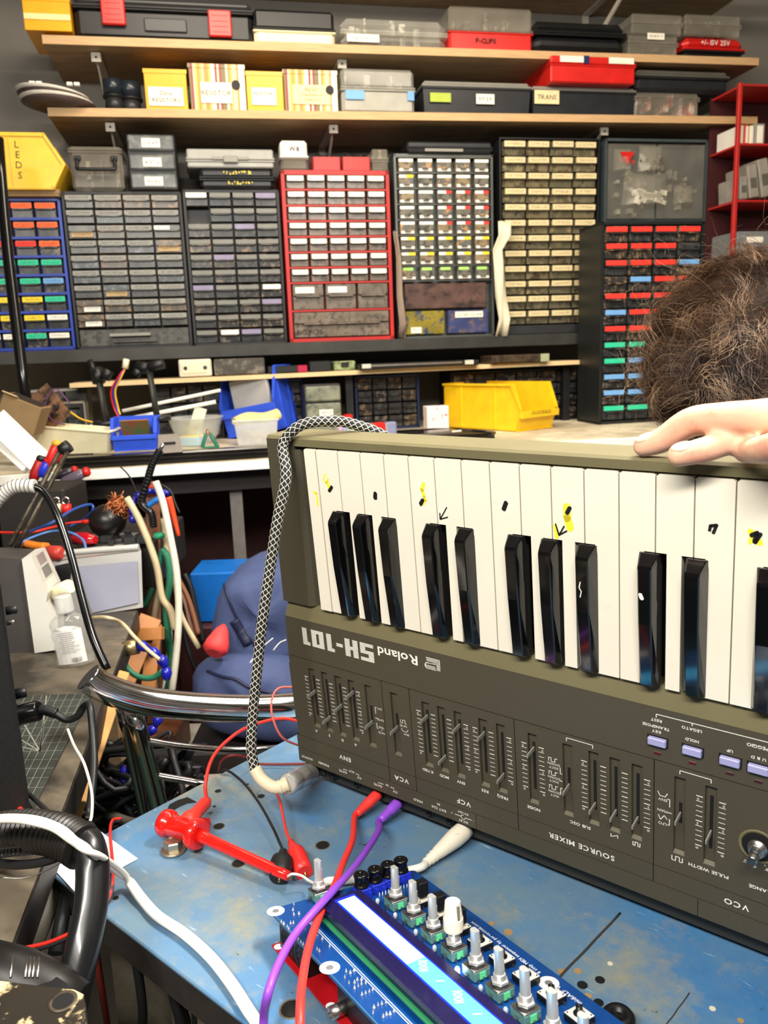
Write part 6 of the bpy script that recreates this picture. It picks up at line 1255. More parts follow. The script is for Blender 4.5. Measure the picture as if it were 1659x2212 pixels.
ct = dep(200, 1186, dd + .06); MB().box(ct.x - .16, ct.x + .085, ct.y + .04, ct.y + .26, TZ + .0005, ct.z - .001, .003).build('case_body', mat('dark_case', '24201d', .6), t, world=True); CT = ct.z
hp = lambda px, py, h=0: onz(px, py, CT + h)
t = thing('parts_tray', 'grey box of small parts at the back of the black case', 'tray', M=Matrix.Translation(hp(95, 1150))); p = hp(95, 1150); MB().box(p.x - .065, p.x + .055, p.y, p.y + .07, CT, CT + .040, .002).build('tray_body', greyp, t, world=True)
q = MB(); [q.sphere((p.x + RN.uniform(-.05, .05), p.y + RN.uniform(.01, .06), CT + .042), RN.uniform(.006, .012), nu=8, nv=5) for _ in range(12)]; q.build('contents', parts_m, t, world=True)['kind'] = 'stuff'
for k, (px, c) in enumerate(((122, 'cream_plastic'), (143, 'red_plastic'))):
    p = dep(px, 1092, dd + .1); t = thing('binding_post', ('cream', 'red')[k] + ' ringed terminal beside the blue leads', 'terminal', M=Matrix.Translation(p)); MB().cyl(p - Vector((0, 0, .012)), p + Vector((0, 0, .002)), .008).build('terminal_body', MATS[c], t, world=True); MB().tube([p + Vector((.006 * cos(a), 0, .008 + .006 * sin(a))) for a in [k_ * pi / 5 for k_ in range(11)]], .001, n=6, sub=1).build('ring', chrome, t, world=True)
p = hp(236, 1160); t = thing('sponge_holder', 'round black tip-cleaner holder with a copper wire ball', 'sponge holder', M=Matrix.Translation(p))
MB().sphere((0, 0, .028), .031, 1, 1, .95, 28, 16).build('holder', mat('satin_ball', '161514', .35), t); 
q = MB(); [q.tube([Vector((.020, 0, .050)) + Vector((RN.gauss(0, .0085), RN.gauss(0, .008), RN.gauss(0, .010))) for _ in range(5)], .0009, n=5, sub=3) for _ in range(90)]; o = q.build('copper_wool', mat('copper_wool', 'b87348', .35, metal=.8, var=.3), t); o['kind'] = 'stuff'
MB().box(-.04, .045, -.028, .02, -.001, .002).build('base_plate', steel, t)
# leads on top
wr = mat('red_lead', 'd02a20', .4); wb = mat('blue_lead', '2c4f9c', .4); wlb = mat('light_blue_lead', '5884c8', .4)
wire('dark blue test lead looping over the parts tray', [hp(60, 1150, .03), hp(110, 1130, .05), hp(160, 1100, .06), hp(195, 1090, .06), hp(200, 1102, .05), hp(180, 1122, .03), hp(150, 1138, .02)], .0024, wb)
wire('light blue test lead curling in front of the red tool', [hp(38, 1180, .008), hp(60, 1165, .012), hp(110, 1148, .016), hp(150, 1150, .018), hp(178, 1165, .01), hp(186, 1186, .004)], .0020, wlb)
t = thing('test_lead', 'red test lead with a long probe plug across the black case', 'lead', M=Matrix.Translation(hp(100, 1150))); MB().tube([hp(-20, 1150, .03), hp(60, 1150, .03), hp(110, 1140, .03), hp(150, 1130, .03), hp(180, 1127, .03)], .002, n=8).build('cord', wr, t, world=True); MB().lath(hp(178, 1127, .03), hp(213, 1126, .03), [(.0034, 0), (.0038, .2), (.0036, 1)], 12).build('plug', wr, t, world=True); MB().cyl(hp(213, 1126, .03), hp(224, 1127, .03), .001).build('tip', steel, t, world=True)
tag(MB().lath(hp(150, 1160, .008), hp(206, 1166, .008), [(.004, 0), (.010, .3), (.011, .7), (.006, 1)], 16).build('glossy_red_tool', mat('ruby', 'a8101c', .15, coat=.6), world=True), 'glossy red handle beside the tip cleaner', 'tool')
tag(MB().lath(hp(98, 1192, .01), hp(134, 1196, .01), [(.008, 0), (.011, .3), (.0115, .8), (.007, 1)], 16).build('pliers', mat('brick_red', 'b23a30', .4), world=True), 'brick red rounded pliers grip on the corner of the translucent box', 'pliers')
tag(MB().tube([hp(48, 1172, .006), hp(75, 1178, .006), hp(100, 1180, .006)], .006, n=8, flat=1.4).build('orange_sleeve', mat('orange_sleeve', 'e8822a', .4), world=True), 'orange sleeve piece lying left of the brick red handle', 'sleeve')
q = MB(); [q.box(p_.x, p_.x + RN.uniform(.006, .02), p_.y, p_.y + .012, CT, CT + RN.uniform(.004, .012), .001) for p_ in [hp(RN.uniform(210, 320), RN.uniform(1160, 1180)) for _ in range(14)]]; o = tag(q.build('loose_parts', darksteel, world=True), 'scatter of small dark fittings beside the tip cleaner', 'parts'); o['kind'] = 'stuff'
# scissor arm, lamp pole
rust = mat('rusty_steel', '5d5448', .45, metal=.6, var=.3, col2='2e2a26', sc2=60)
t = thing('spring_arm', 'battered steel lamp arm of two parallel bars slanting over the leads', 'lamp arm', M=Matrix.Translation(dep(30, 1185, 1.18)))
for o_ in (-7, 7): MB().tube([dep(28 + o_, 1182 + o_ * .4, 1.17), dep(142 + o_, 966 + o_ * .4, 1.25)], .0035, n=8, sub=1).build('bar', rust, t, world=True)
MB().cyl(dep(132, 975, 1.25), dep(150, 962, 1.25), .010).build('joint', blackp, t, world=True)
tag(MB().tube([dep(-4, 300, 1.74), dep(18, 560, 1.72), dep(64, 925, 1.70)], .0115, n=12, sub=3).build('black_pole', MATS['gloss_black'], world=True), 'thick black pole slanting down past the blue drawer cabinet', 'pole')
# cable with pale strain relief
t = thing('iron_cable', 'thick black cable leaving a ribbed white sleeve and curving down past the bottle', 'cable', M=Matrix.Translation(dep(230, 1448, .92)))
MB().tube([dep(74, 1051, .99), dep(96, 1064, .99), dep(125, 1115, .98), (dep(152, 1195, .97)), dep(176, 1290, .95), dep(200, 1375, .93), dep(232, 1448, .92)], .0048, n=12).build('cord', MATS['gloss_black'], t, world=True)
MB().tube([dep(-30, 1110, .99), dep(0, 1074, .99), dep(32, 1052, .99), dep(76, 1050, .99)], .0085, n=14).build('sleeve', mat('pale_rubber', 'c9c6c0', .5), t, world=True)
q = MB(); sp_ = spline([dep(-30, 1110, .99), dep(0, 1074, .99), dep(32, 1052, .99), dep(76, 1050, .99)], 10)
for a, b in zip(sp_[8::2], sp_[9::2]): m_ = a.lerp(b, .3); q.cyl(a, m_, .0092, n=16)
q.build('sleeve_rib', mat('rib_shadow', '5a5852', .6), t, world=True)
# gooseneck and hanging cables
cb_ = mat('beige_cable', 'c9b893', .5, var=.06); cg = mat('green_cable', '2c7a5c', .5); ck = mat('black_cable', '17171a', .5); cw2 = mat('pale_cable', 'dcd6c4', .5)
D5 = 1.32
def hang(label, pts, r, m, d=D5, **k): return wire(label, [dep(p[0], p[1], p[2] if len(p) > 2 else d) for p in pts], r, m, name='hanging_cable', cat='cable', n=8, **k)
t = thing('gooseneck', 'black flexible gooseneck with a bright tip rising against the white worktop edge', 'gooseneck', M=Matrix.Translation(dep(322, 1140, D5))); gp = spline([dep(346, 972, D5), dep(330, 1000, D5), dep(318, 1040, D5), dep(306, 1085, D5), dep(326, 1108, D5), dep(332, 1140, D5)], 12)
MB().tube(gp, .0060, n=12, sub=1).build('neck', MATS['gloss_black'], t, world=True)
q = MB(); [q.cyl(a, a.lerp(b, .45), .0068, n=12) for a, b in zip(gp[::2], gp[1::2])]; q.build('neck_ring', blackp, t, world=True); MB().cyl(dep(346, 972, D5), dep(353, 958, D5), .003).build('tip', steel, t, world=True)
hang('beige cable bowing from the tip cleaner down the cable rack', [(274, 1075), (300, 1120), (325, 1180), (340, 1230), (350, 1290), (368, 1318), (378, 1360)], .0058, cb_)
hang('long white cable hanging down the right side of the cable rack', [(336, 1040), (352, 1085), (368, 1160), (382, 1240), (386, 1330), (380, 1420), (370, 1500)], .0058, cw2, 1.30)
hang('green cable hanging in the middle of the cable rack', [(350, 1185), (364, 1210), (366, 1260), (358, 1310), (364, 1380), (370, 1440), (360, 1500)], .0058, cg, 1.33)
hang('green cable loop sagging in front of the wooden base', [(266, 1420), (276, 1445), (300, 1462), (330, 1464), (352, 1450)], .0045, cg, 1.2)
hang('short green cable left of the middle of the rack', [(350, 1190), (338, 1240), (325, 1280), (312, 1310)], .005, cg, 1.36)
for k, (lb, pts, m, r) in enumerate((('thin beige cable behind the white hanging cable', [(352, 1120), (362, 1200), (378, 1260), (392, 1330), (430, 1400)], cb_, .0045), ('cream cable nearest the wooden base', [(345, 1270), (332, 1340), (330, 1420), (335, 1500)], cb_, .0055), ('pale cable just left of the long white one', [(352, 1290), (364, 1340), (366, 1400), (352, 1500)], cw2, .0045), ('black cable crossing the rack from the tip cleaner', [(300, 1180), (320, 1240), (345, 1340), (350, 1420)], ck, .004), ('brown cable fraying towards the blue bag', [(385, 1250), (405, 1290), (418, 1330), (428, 1370)], mat('brown_cable', '8a5a40', .5), .0045), ('black cable drooping beside the blue bag', [(392, 1320), (400, 1380), (420, 1440), (450, 1490)], ck, .004), ('dark twisted cable behind the brown one', [(398, 1240), (412, 1270), (425, 1330), (440, 1390)], ck, .0055), ('pink cable hanging left of the bright blue box', [(390, 1270), (402, 1310), (412, 1350), (425, 1372)], mat('pink_cable', 'b98a78', .5), .004))): hang(lb, pts, r, m, D5 + .03 + .012 * k)
wire('thin red and black lead arching over the cable rack', [dep(310, 1075, D5), dep(318, 1055, D5), dep(335, 1050, D5), dep(342, 1056, D5)], .0018, wr)
wire('thin black wire falling from the white worktop edge', [dep(258, 1006, 1.4), dep(280, 1030, 1.4), dep(300, 1075, 1.36), dep(306, 1090, 1.33)], .0014, ck)
wire('thin black wire curving right of the cable rack top', [dep(345, 1045, D5), dep(368, 1060, D5), dep(380, 1090, D5), dep(388, 1108, D5)], .0016, ck)
def locline(label, pts, d, r):
    t = thing('jointed_hose', label, 'hose', M=Matrix.Translation(dep(*pts[0], d))); sp_ = spline([dep(*p, d) for p in pts], 8); acc = 0; q = MB(); last = sp_[0]
    for p in sp_[1:]:
        if (p - last).length > r * 2.1:
            q.lath(last, p, [(r * .6, 0), (r * .95, .3), (r, .5), (r * .75, .8), (r * .55, 1.0)], 14); last = p
    q.build('segment', mat('loc_blue', '1a1f9e', .3, var=.1, coat=.3), t, world=True); return t
locline('royal blue jointed hose looping behind the top of the gooseneck', [(288, 1130), (284, 1100), (292, 1075), (320, 1060), (355, 1066), (382, 1064)], 1.36, .0062)
lo = locline('royal blue jointed hose curving over the wooden base', [(298, 1390), (318, 1402), (340, 1412), (356, 1435), (362, 1462), (352, 1490)], 1.10, .0075)
MB().cyl(dep(268, 1402, 1.10), dep(298, 1396, 1.10), .0105).build('brass_fitting', mat('dull_brass', 'a8956a', .35, metal=.8), lo, world=True)
locline('second blue jointed hose hanging below the chrome tube', [(345, 1545), (332, 1575), (318, 1590)], 1.0, .0062)
locline('small blue jointed hose among the boxes under the stool back', [(272, 1655), (266, 1675), (268, 1705)], 1.0, .0062)
# wooden rack
t = thing('cable_rack', 'orange wooden stand behind the side table with the cables hanging on it', 'stand', M=Matrix.Translation(dep(330, 1560, 1.25)))
plank(dep(334, 1560, 1.38), dep(330, 1040, 1.38), .024, .02, 'upright', mat('reddish_wood', '7a4a30', .5, var=.2), t); plank(dep(255, 1500, 1.22), dep(325, 1335, 1.28), .034, .02, 'plank', owood, t); plank(dep(318, 1500, 1.27), dep(335, 1350, 1.30), .022, .02, 'plank', owood, t); plank(dep(270, 1372, 1.25), dep(352, 1368, 1.25), .02, .02, 'rail', owood, t)
plank(dep(300, 1490, 1.3), dep(300, 1400, 1.3), .05, .01, 'grey_panel', greyp, t)
p = dep(330, 1560, 1.38); MB().box(p.x - .05, p.x + .05, p.y - .05, p.y + .05, 0, p.z, .003).build('post', MATS['reddish_wood'], t, world=True)
tag(MB().tube([dep(362, 1075, D5), dep(372, 1105, D5), dep(386, 1158, D5)], lambda u: .008 - .005 * u, n=10, flat=.8).build('orange_strap', mat('orange_red', 'e2441e', .4), world=True), 'orange red tapered strap hanging from the top of the cable rack', 'strap')
tag(MB().tube([dep(320, 1092, D5), dep(338, 1080, D5), dep(352, 1078, D5)], .005, n=8).build('blue_clip', mat('sky_blue', '2a78d0', .4), world=True), 'sky blue clip across the top of the cable rack', 'clip')
tag(MB().sphere(dep(344, 1157, D5), .010, 1, 1, .6).build('green_disc', mat('sea_green', '1f8a62', .3), world=True), 'round green disc above the green cables', 'disc')
# blue box, bag
t = thing('blue_crate', 'bright blue box standing between the cable rack and the blue bag', 'box', M=Matrix.Translation(dep(450, 1400, 1.5)))
p = dep(450, 1345, 1.5); q_ = dep(450, 1232, 1.5); MB().box(p.x - .028, p.x + .08, p.y, p.y + .1, p.z, q_.z, .003).build('box_body', mat('cyan_blue', '1464b8', .35), t, world=True)
MB().box(p.x - .06, p.x + .12, p.y - .02, p.y + .2, 0, p.z - .001, .004).build('pedestal', mat('dark_maroon', '3a1518', .6), t, world=True)
fab = mat('navy_fabric', '3a466c', .75, var=.12, scale=40, bump=.3)
def pillow(q, c, ux, uy, uz, e=.6, nu=26, nv=16, seed=1):
    rr = random.Random(seed); vs = []; fs = []
    sg = lambda x, e_: math.copysign(abs(x) ** e_, x)
    for j in range(nv + 1):
        a = -pi / 2 + pi * j / nv
        for i in range(nu):
            b = 2 * pi * i / nu; x = sg(cos(a), e) * sg(cos(b), e); y = sg(cos(a), e) * sg(sin(b), e); z = sg(sin(a), e); w = 1 + .05 * sin(3 * b + 2 * a + seed) + .04 * sin(5 * a + b)
            vs.append(c + ux * x * w + uy * y * w + uz * z * w)
    for j in range(nv):
        for i in range(nu): fs.append((j * nu + i, j * nu + (i + 1) % nu, (j + 1) * nu + (i + 1) % nu, (j + 1) * nu + i))
    return q.add(vs, fs, True)
bd = 1.22
bag_ = thing('backpack', 'dusty navy blue backpack slumped behind the chrome stool back', 'backpack', M=Matrix.Translation(dep(560, 1600, bd)))
c = dep(574, 1320, bd + .06); up_ = (dep(596, 1190, bd + .06) - c); sd_ = (dep(468, 1345, bd + .06) - c); fwd = MR.col[2].normalized() * .08
q = MB(); pillow(q, c, sd_, up_, fwd, .55, seed=2); q.build('main_body', fab, bag_, world=True)
c2b = dep(556, 1500, bd); q = MB(); pillow(q, c2b, dep(680, 1510, bd) - c2b, dep(545, 1408, bd) - c2b, fwd * .8, .7, seed=5); q.build('front_pocket', fab, bag_, world=True)
seam = mat('dark_piping', '141a38', .6)
from mathutils.bvhtree import BVHTree
bq = MB(); pillow(bq, c, sd_, up_, fwd, .55, seed=2); pillow(bq, c2b, dep(680, 1510, bd) - c2b, dep(545, 1408, bd) - c2b, fwd * .8, .7, seed=5); bvh = BVHTree.FromPolygons([tuple(v) for v in bq.v], bq.f)
def onbag(pp, n=6):
    out = []
    for p_ in spline([Vector((x, y, 0)) for x, y in pp], n):
        h_ = bvh.ray_cast(CP, ray(p_.x, p_.y).normalized())
        if h_[0] is not None: out.append(h_[0])
    return out
MB().tube(onbag([(482, 1235), (484, 1262), (496, 1300), (515, 1340), (545, 1385), (560, 1410)]), .0022, n=6, sub=1).build('piping', seam, bag_, world=True)
MB().tube(onbag([(448, 1450), (480, 1462), (510, 1468), (540, 1485), (600, 1500), (630, 1505)]), .0026, n=6, sub=1).build('zip', seam, bag_, world=True)
MB().tube(onbag([(505, 1340), (520, 1365), (535, 1392)]), .008, n=8, sub=1, flat=.6).build('strap', seam, bag_, world=True)
for a, b in (((540, 1432), (590, 1378)), ((590, 1405), (618, 1382))): MB().tube(onbag([a, ((a[0] + b[0]) / 2, (a[1] + b[1]) / 2 - 5), b]), .0009, n=5, sub=1).build('white_piping', whitep, bag_, world=True)
tag(MB().lath(dep(484, 1350, bd - .03), dep(462, 1412, bd - .06), [(.003, 0), (.010, .2), (.017, .6), (.019, .85), (.012, 1)], 12).build('red_pouch', mat('coral_fabric', 'd83c3c', .6, var=.15), world=True), 'coral red tag hanging in front of the navy backpack', 'tag')
t = thing('crate', 'dark crate supporting the navy backpack behind the bench', 'crate', M=Matrix.Translation((dep(560, 1600, bd).x, dep(560, 1600, bd + .05).y, 0)))
p = dep(556, 1592, bd); MB().box(p.x - .10, p.x + .16, p.y - .04, p.y + .22, 0, p.z - .002, .004).build('crate_body', mat('dark_wood', '231d1a', .7), t, world=True)
# chrome stool
ch = thing('bar_stool', 'stool with a curved chrome tube back between the side table and the blue bench', 'stool', M=Matrix.Translation((dep(400, 1600, .9).x, dep(400, 1600, .9).y, 0)))
MB().tube([dep(190, 1462, .80), dep(214, 1480, .805), dep(262, 1500, .815), (dep(330, 1517, .83)), dep(430, 1527, .85), dep(540, 1530, .87), dep(640, 1524, .89), dep(740, 1505, .93), dep(800, 1480, .98)], .0148, n=22, sub=8).build('back_rail', chrome, ch, world=True)
pr_ = lambda *a: [dep(*x) for x in a]
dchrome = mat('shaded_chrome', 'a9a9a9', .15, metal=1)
MB().tube(pr_((288, 1535, .84), (345, 1745, .87), (372, 1880, .90), (400, 2050, .98)), .0092, n=16).build('leg', chrome, ch, world=True); MB().tube(pr_((262, 1530, .85), (312, 1755, .90), (340, 1900, .95)), .006, n=12).build('leg', dchrome, ch, world=True)
MB().tube(pr_((300, 1597, .85), (390, 1612, .86), (500, 1620, .88), (600, 1616, .90), (700, 1600, .94)), .0036, n=12).build('cross_bar', chrome, ch, world=True); MB().tube(pr_((330, 1674, .86), (400, 1686, .865), (450, 1694, .87), (560, 1700, .9)), .0038, n=12).build('cross_bar', chrome, ch, world=True)
q_ = dep(560, 1800, 1.0); MB().lathe([(.16, 0), (.17, .01), (.17, .04), (.15, .055), (.0, .055)], 32, Matrix.Translation((q_.x, q_.y + .05, .66))).build('seat', mat('black_vinyl', '121212', .4), ch, world=True)
MB().cyl((q_.x, q_.y + .05, .02), (q_.x, q_.y + .05, .66), .03).build('column', chrome, ch, world=True); MB().lathe([(.2, 0), (.2, .01), (.03, .02)], 32, Matrix.Translation((q_.x, q_.y + .05, 0))).build('foot_disc', chrome, ch, world=True)
# things under the bench
t = thing('floor_box', 'white open box on the floor seen below the chrome stool rails', 'box', M=Matrix.Translation((dep(500, 1600, 1.35).x, dep(500, 1600, 1.35).y, 0))); p = dep(500, 1620, 1.35); MB().box(p.x - .18, p.x + .1, p.y - .05, p.y + .15, 0, p.z - .02, .003).build('carton', mat('dingy_white', 'b5b0aa', .7), t, world=True)
t = thing('cable_heap', 'heap of black cables and sockets below the stool back', 'cables', M=Matrix.Translation(dep(300, 1740, 1.05)))
q = MB(); cc_ = dep(270, 1680, 1.02)
for k in range(26): q.tube([cc_ + Vector((RN.uniform(-.10, .10), RN.uniform(-.05, .05), RN.uniform(-.10, .05))) for _ in range(5)], RN.choice((.003, .004, .005)), n=6, sub=5)
o = q.build('cable', ck, t, world=True); o['kind'] = 'stuff'
p = dep(280, 1760, 1.05); MB().box(p.x - .14, p.x + .12, p.y - .04, p.y + .1, 0, p.z, .003).build('carton', mat('dusty_pink_card', '9c8a84', .8), t, world=True)
wire('grey cable snaking out of the black heap towards the bench', pr_((235, 1760, 1.0), (290, 1778, .98), (330, 1770, .96), (360, 1735, .98)), .006, mat('grey_cable', '5c564e', .6), name='floor_cable', cat='cable')
tag(MB().cyl(dep(350, 1690, 1.02), dep(356, 1625, 1.02), .022, n=14).build('dark_canister', MATS['textured_black'], world=True), 'dark ribbed canister behind the chrome leg', 'canister')
# cloth sack and hanging cables at the bench's front
sk = mat('canvas_cloth', '8f8573', .85, var=.12, col2='5f574b', sc2=5)
t = thing('canvas_sack', 'beige canvas cloth hanging under the front edge of the blue bench', 'cloth', M=Matrix.Translation(onz(330, 2212, .6)))
vs = []; fs = []; nx, nz_ = 22, 10
for j in range(nz_):
    for i in range(nx): u, v = i / (nx - 1), j / (nz_ - 1); p = BC + E1 * (-.02 + u * .42) + E2 * (.06 + .03 * sin(u * 26) * (.3 + v) + .03 * sin(u * 9)); vs.append(Vector((p.x, p.y, .868 - v * .5)))
for j in range(nz_ - 1):
    for i in range(nx - 1): fs.append((j * nx + i, j * nx + i + 1, (j + 1) * nx + i + 1, (j + 1) * nx + i))
o = MB().add(vs, fs, True).build('cloth', sk, t, world=True); so_ = o.modifiers.new('s', 'SOLIDIFY'); so_.thickness = .003
for k in range(9):
    u = .10 + k * .028 + RN.uniform(-.008, .008); a = BC + E1 * u + E2 * .015 + Vector((0, 0, -.03)); P = [a, a + Vector((RN.uniform(-.02, .02), RN.uniform(-.01, .01), -.07)), a + Vector((RN.uniform(-.04, .05), RN.uniform(-.02, .02), -.16)), a + Vector((RN.uniform(-.05, .07), RN.uniform(-.02, .02), -.34))]
    o = tag(MB().tube(P, RN.uniform(.003, .0045), n=7).build('hanging_cable', ck, world=True), 'black cable hanging in the bunch below the front edge of the blue bench', 'cable', 'black cables hanging below the bench front')
tag(MB().tube(pr_((198, 1985, .60), (208, 2060, .62), (222, 2150, .64), (235, 2230, .66)), .0026, n=6).build('red_black_lead', mat('dark_red_lead', '8a2a20', .5), world=True), 'dark red lead hanging down beside the canvas cloth', 'cable')
# hose, arm
t = thing('corrugated_hose', 'fat black corrugated hose entering from the left over the paper corner', 'hose', M=Matrix.Translation(dep(150, 1810, .57)))
hs = spline(pr_((-60, 1812, .62), (20, 1796, .60), (80, 1796, .58), (140, 1808, .565), (178, 1830, .555)), 12); q = MB()
prof = []
for i, p in enumerate(hs): prof.append(p)
rr_ = [(.0118 if i % 2 else .0148) for i in range(len(hs))]
fine = spline(hs[::1], 2); q.tube(fine, lambda u: .0129 + .0024 * (1 if int(u * (len(fine) - 1)) % 4 < 2 else -1), n=26, sub=1); q.build('hose_body', mat('rubber_black', '1d1b19', .38, var=.2), t, world=True)
q = MB(); fx = spline(pr_((0, 1838, .575), (30, 1834, .572), (70, 1830, .568), (110, 1826, .562), (150, 1832, .556)), 8)
for k, c in enumerate(fx[::2]): q.tube([c + Vector((.0035 * cos(a), 0, .0035 * sin(a) - .002)) for a in [j * pi / 5 for j in range(11)]], .0006, n=5, sub=1)
q.build('loop_fringe', blackm, t, world=True)
tag(MB().tube(pr_((172, 1800, .565), (192, 1830, .555), (200, 1880, .548), (196, 1960, .535), (178, 2050, .52), (160, 2130, .51), (140, 2230, .50)), .0098, n=20, flat=1.15).build('bent_arm', mat('satin_black_arm', '131416', .3, var=.1, coat=.2), world=True), 'smooth black bent post dropping from the hose past the bench corner', 'post')  # bent black arm below the hose
tag(MB().tube(pr_((-30, 1862, .60), (40, 1868, .58), (100, 1860, .57), (150, 1840, .565)), .0034, n=8).build('black_cable', ck, world=True), 'black cord curving under the corrugated hose at the left', 'cable')
tag(MB().tube(pr_((0, 1896, .56), (60, 1895, .56), (120, 1870, .56), (155, 1845, .56)), .0005, n=5).build('thin_wire', steel, world=True), 'hair-thin wire beside the black cord', 'wire')
t = thing('twin_flex', 'white twin flex running from the left over the hose and down across the bench', 'cable', M=Matrix.Translation(onz(400, 2010, .9)))
tp_ = [dep(-40, 1772, .56), dep(20, 1768, .545), dep(75, 1773, .53), dep(125, 1790, .53), dep(165, 1820, .532), dep(215, 1852, .545), onz(268, 1892, .915), onz(305, 1940, .9045), onz(340, 1978, .9045), onz(400, 2018, .9045), onz(455, 2068, .9045), onz(500, 2125, .9045), onz(535, 2180, .9045), onz(568, 2235, .9045), onz(640, 2420, .9045)]
sw2 = Vector((1, .3, 0)).normalized()
s1_ = spline(tp_, 6); k = len(s1_)
for sgn in (-1, 1):
    off = []
    for i, p in enumerate(s1_):
        tg = (s1_[min(i + 1, k - 1)] - s1_[max(i - 1, 0)]).normalized(); sdn = tg.cross(Vector((0, 0, 1))).normalized(); off.append(p + sdn * .0019 * sgn)
    MB().tube(off, .0022, n=9, sub=1).build('conductor', mat('flex_white', 'eeebe2', .4, var=.04), t, world=True)
t = thing('bell_wire', 'red and black twin wire looping off the bench corner to the left', 'cable', M=Matrix.Translation(onz(240, 1900, .9)))
bw = [onz(262, 1768, .903), onz(243, 1772, .906), onz(238, 1800, .906), onz(243, 1860, .905), onz(243, 1910, .905), dep(228, 1952, .545), dep(195, 1990, .54), dep(120, 2030, .54), dep(50, 2048, .545), dep(-30, 2058, .55)]
MB().tube(bw, .0013, n=8).build('red_strand', mat('bell_red', 'd02c22', .4), t, world=True); MB().tube([p + Vector((.0004, -.0018, -.0016)) for p in bw], .0013, n=8).build('black_strand', ck, t, world=True)
wire('thin white lead dangling over the edge of the side table', pr_((146, 1575, .74), (160, 1610, .73), (182, 1650, .72), (198, 1710, .70), (198, 1760, .68), (192, 1780, .67)), .0013, cw2)
wire('black lead crossing the cutting mat to the corrugated hose', [onz(-20, 1640, .94), onz(30, 1690, .937), onz(70, 1722, .94), onz(108, 1758, .945)], .0024, ck)
wire('red lead crossing the corner of the cutting mat', [onz(-20, 1675, .94), onz(15, 1710, .937), onz(35, 1738, .94), onz(56, 1762, .945)], .0024, wr)
wire('thin beige cable from the bottle to the blue jointed hose', [onz(200, 1334, .945), dep(230, 1334, 1.08), dep(262, 1345, 1.10), dep(290, 1375, 1.10), dep(315, 1400, 1.08), dep(345, 1425, 1.07)], .0026, cb_)
# vise at the bottom left
vz = mat('chipped_paint', '1f1a14', .45, var=.2, col2='c9b48a', sc2=42, th=.56, soft=.03)
p = dep(90, 2170, .44); t = thing('vise', 'chipped black and cream painted metal vise end at the bottom left corner', 'vise', M=Matrix.Translation((p.x, p.y, 0)))
A_ = [onz(x, y, p.z + .02) for x, y in ((-60, 2112), (160, 2138), (180, 2148), (186, 2175), (172, 2212), (150, 2290), (-60, 2280))]
MB().prism([(a.x, a.y) for a in A_], p.z - .02, p.z + .02).build('jaw', vz, t, world=True)
c = onz(136, 2163, p.z + .02); MB().lathe([(.0072, 0), (.0072, .0004), (.006, .0004), (.0055, .0002)], 18, Matrix.Translation((c.x, c.y, p.z + .02))).build('bolt_hole_rim', rust, t, world=True); MB().lathe([(.0052, 0), (.0052, .0006)], 18, Matrix.Translation((c.x, c.y, p.z + .02))).build('bolt_hole', slotm, t, world=True)
MB().cyl((p.x - .02, p.y + .02, 0), (p.x - .02, p.y + .02, p.z - .02), .025).build('pillar', blackp, t, world=True)
tag(MB().lath(dep(-60, 2090, .5), dep(175, 2170, .49), [(.018, 0), (.020, .4), (.017, .75), (.012, 1)], 20).build('black_handle', mat('scuffed_black', '131211', .45, var=.3), world=True), 'round black casting behind the vise at the bottom left', 'casting')  # black handle behind the vise
q = MB(); [q.cyl(dep(x, 2068, .474), dep(x - 3, 2112, .462), .0008, n=6) for x in (58, 66, 74, 84, 26)]; tag(q.build('bright_rib', steel, world=True), 'row of bright metal ribs on the casting behind the vise', 'ribs')
for k, (a, b, r, m, lb) in enumerate((((118, 1915), (40, 2110), .010, mat('olive_box', '4a463c', .6), 'grey metal channel running down between table and bench'), ((150, 1900), (120, 2060), .006, darksteel, 'slim dark rod beside the grey metal channel'))):
    tag(MB().tube([dep(*a, .66), dep(*b, .62)], r, n=6, sub=1).build('channel', m, world=True), lb, 'bar')
# stuff on the left end of the worktop
WZ = WT + .001
t = thing('cardboard_box', 'small open cardboard box tilted on the far left of the worktop', 'box', M=Matrix.Translation(dep(40, 930, 1.62)) @ Matrix.Rotation(radians(24), 4, 'Y')); MB().box(-.05, .03, 0, .05, 0, .06, .001).build('carton', mat('brown_card', 'b08d60', .8), t); MB().box(-.045, .025, .003, .047, .0605, .061).build('opening', mat('card_shadow', '2a2018', .9), t); MB().box(-.05, -.02, -.03, 0, .058, .06, M=Matrix.Rotation(radians(-20), 4, 'X')).build('flap', mat('pale_card', 'cbb48c', .8), t)
for k, (a, b, wd, lb) in enumerate((((-10, 905), (88, 1000), .045, 'upper white plastic slab leaning at the far left of the worktop'), ((-10, 950), (60, 1012), .02, 'lower narrow white slab below the upper one'))):
    tag(plank(dep(*a, 1.5), dep(*b, 1.46), wd, .012, 'white_slab', wht), lb, 'slab')
t = thing('screwdriver', 'screwdriver with a smoky handle and red end cap on the worktop edge', 'screwdriver', M=Matrix.Translation(dep(160, 1035, 1.5))); MB().lath(dep(128, 1046, 1.5), dep(184, 1020, 1.5), [(.004, 0), (.009, .2), (.0095, .7), (.008, 1)], 12).build('handle', mat('smoky_lilac', '6a5f70', .25), t, world=True); MB().lath(dep(182, 1021, 1.5), dep(193, 1017, 1.5), [(.009, 0), (.0095, .5), (.007, 1)], 14).build('end_cap', redp, t, world=True)
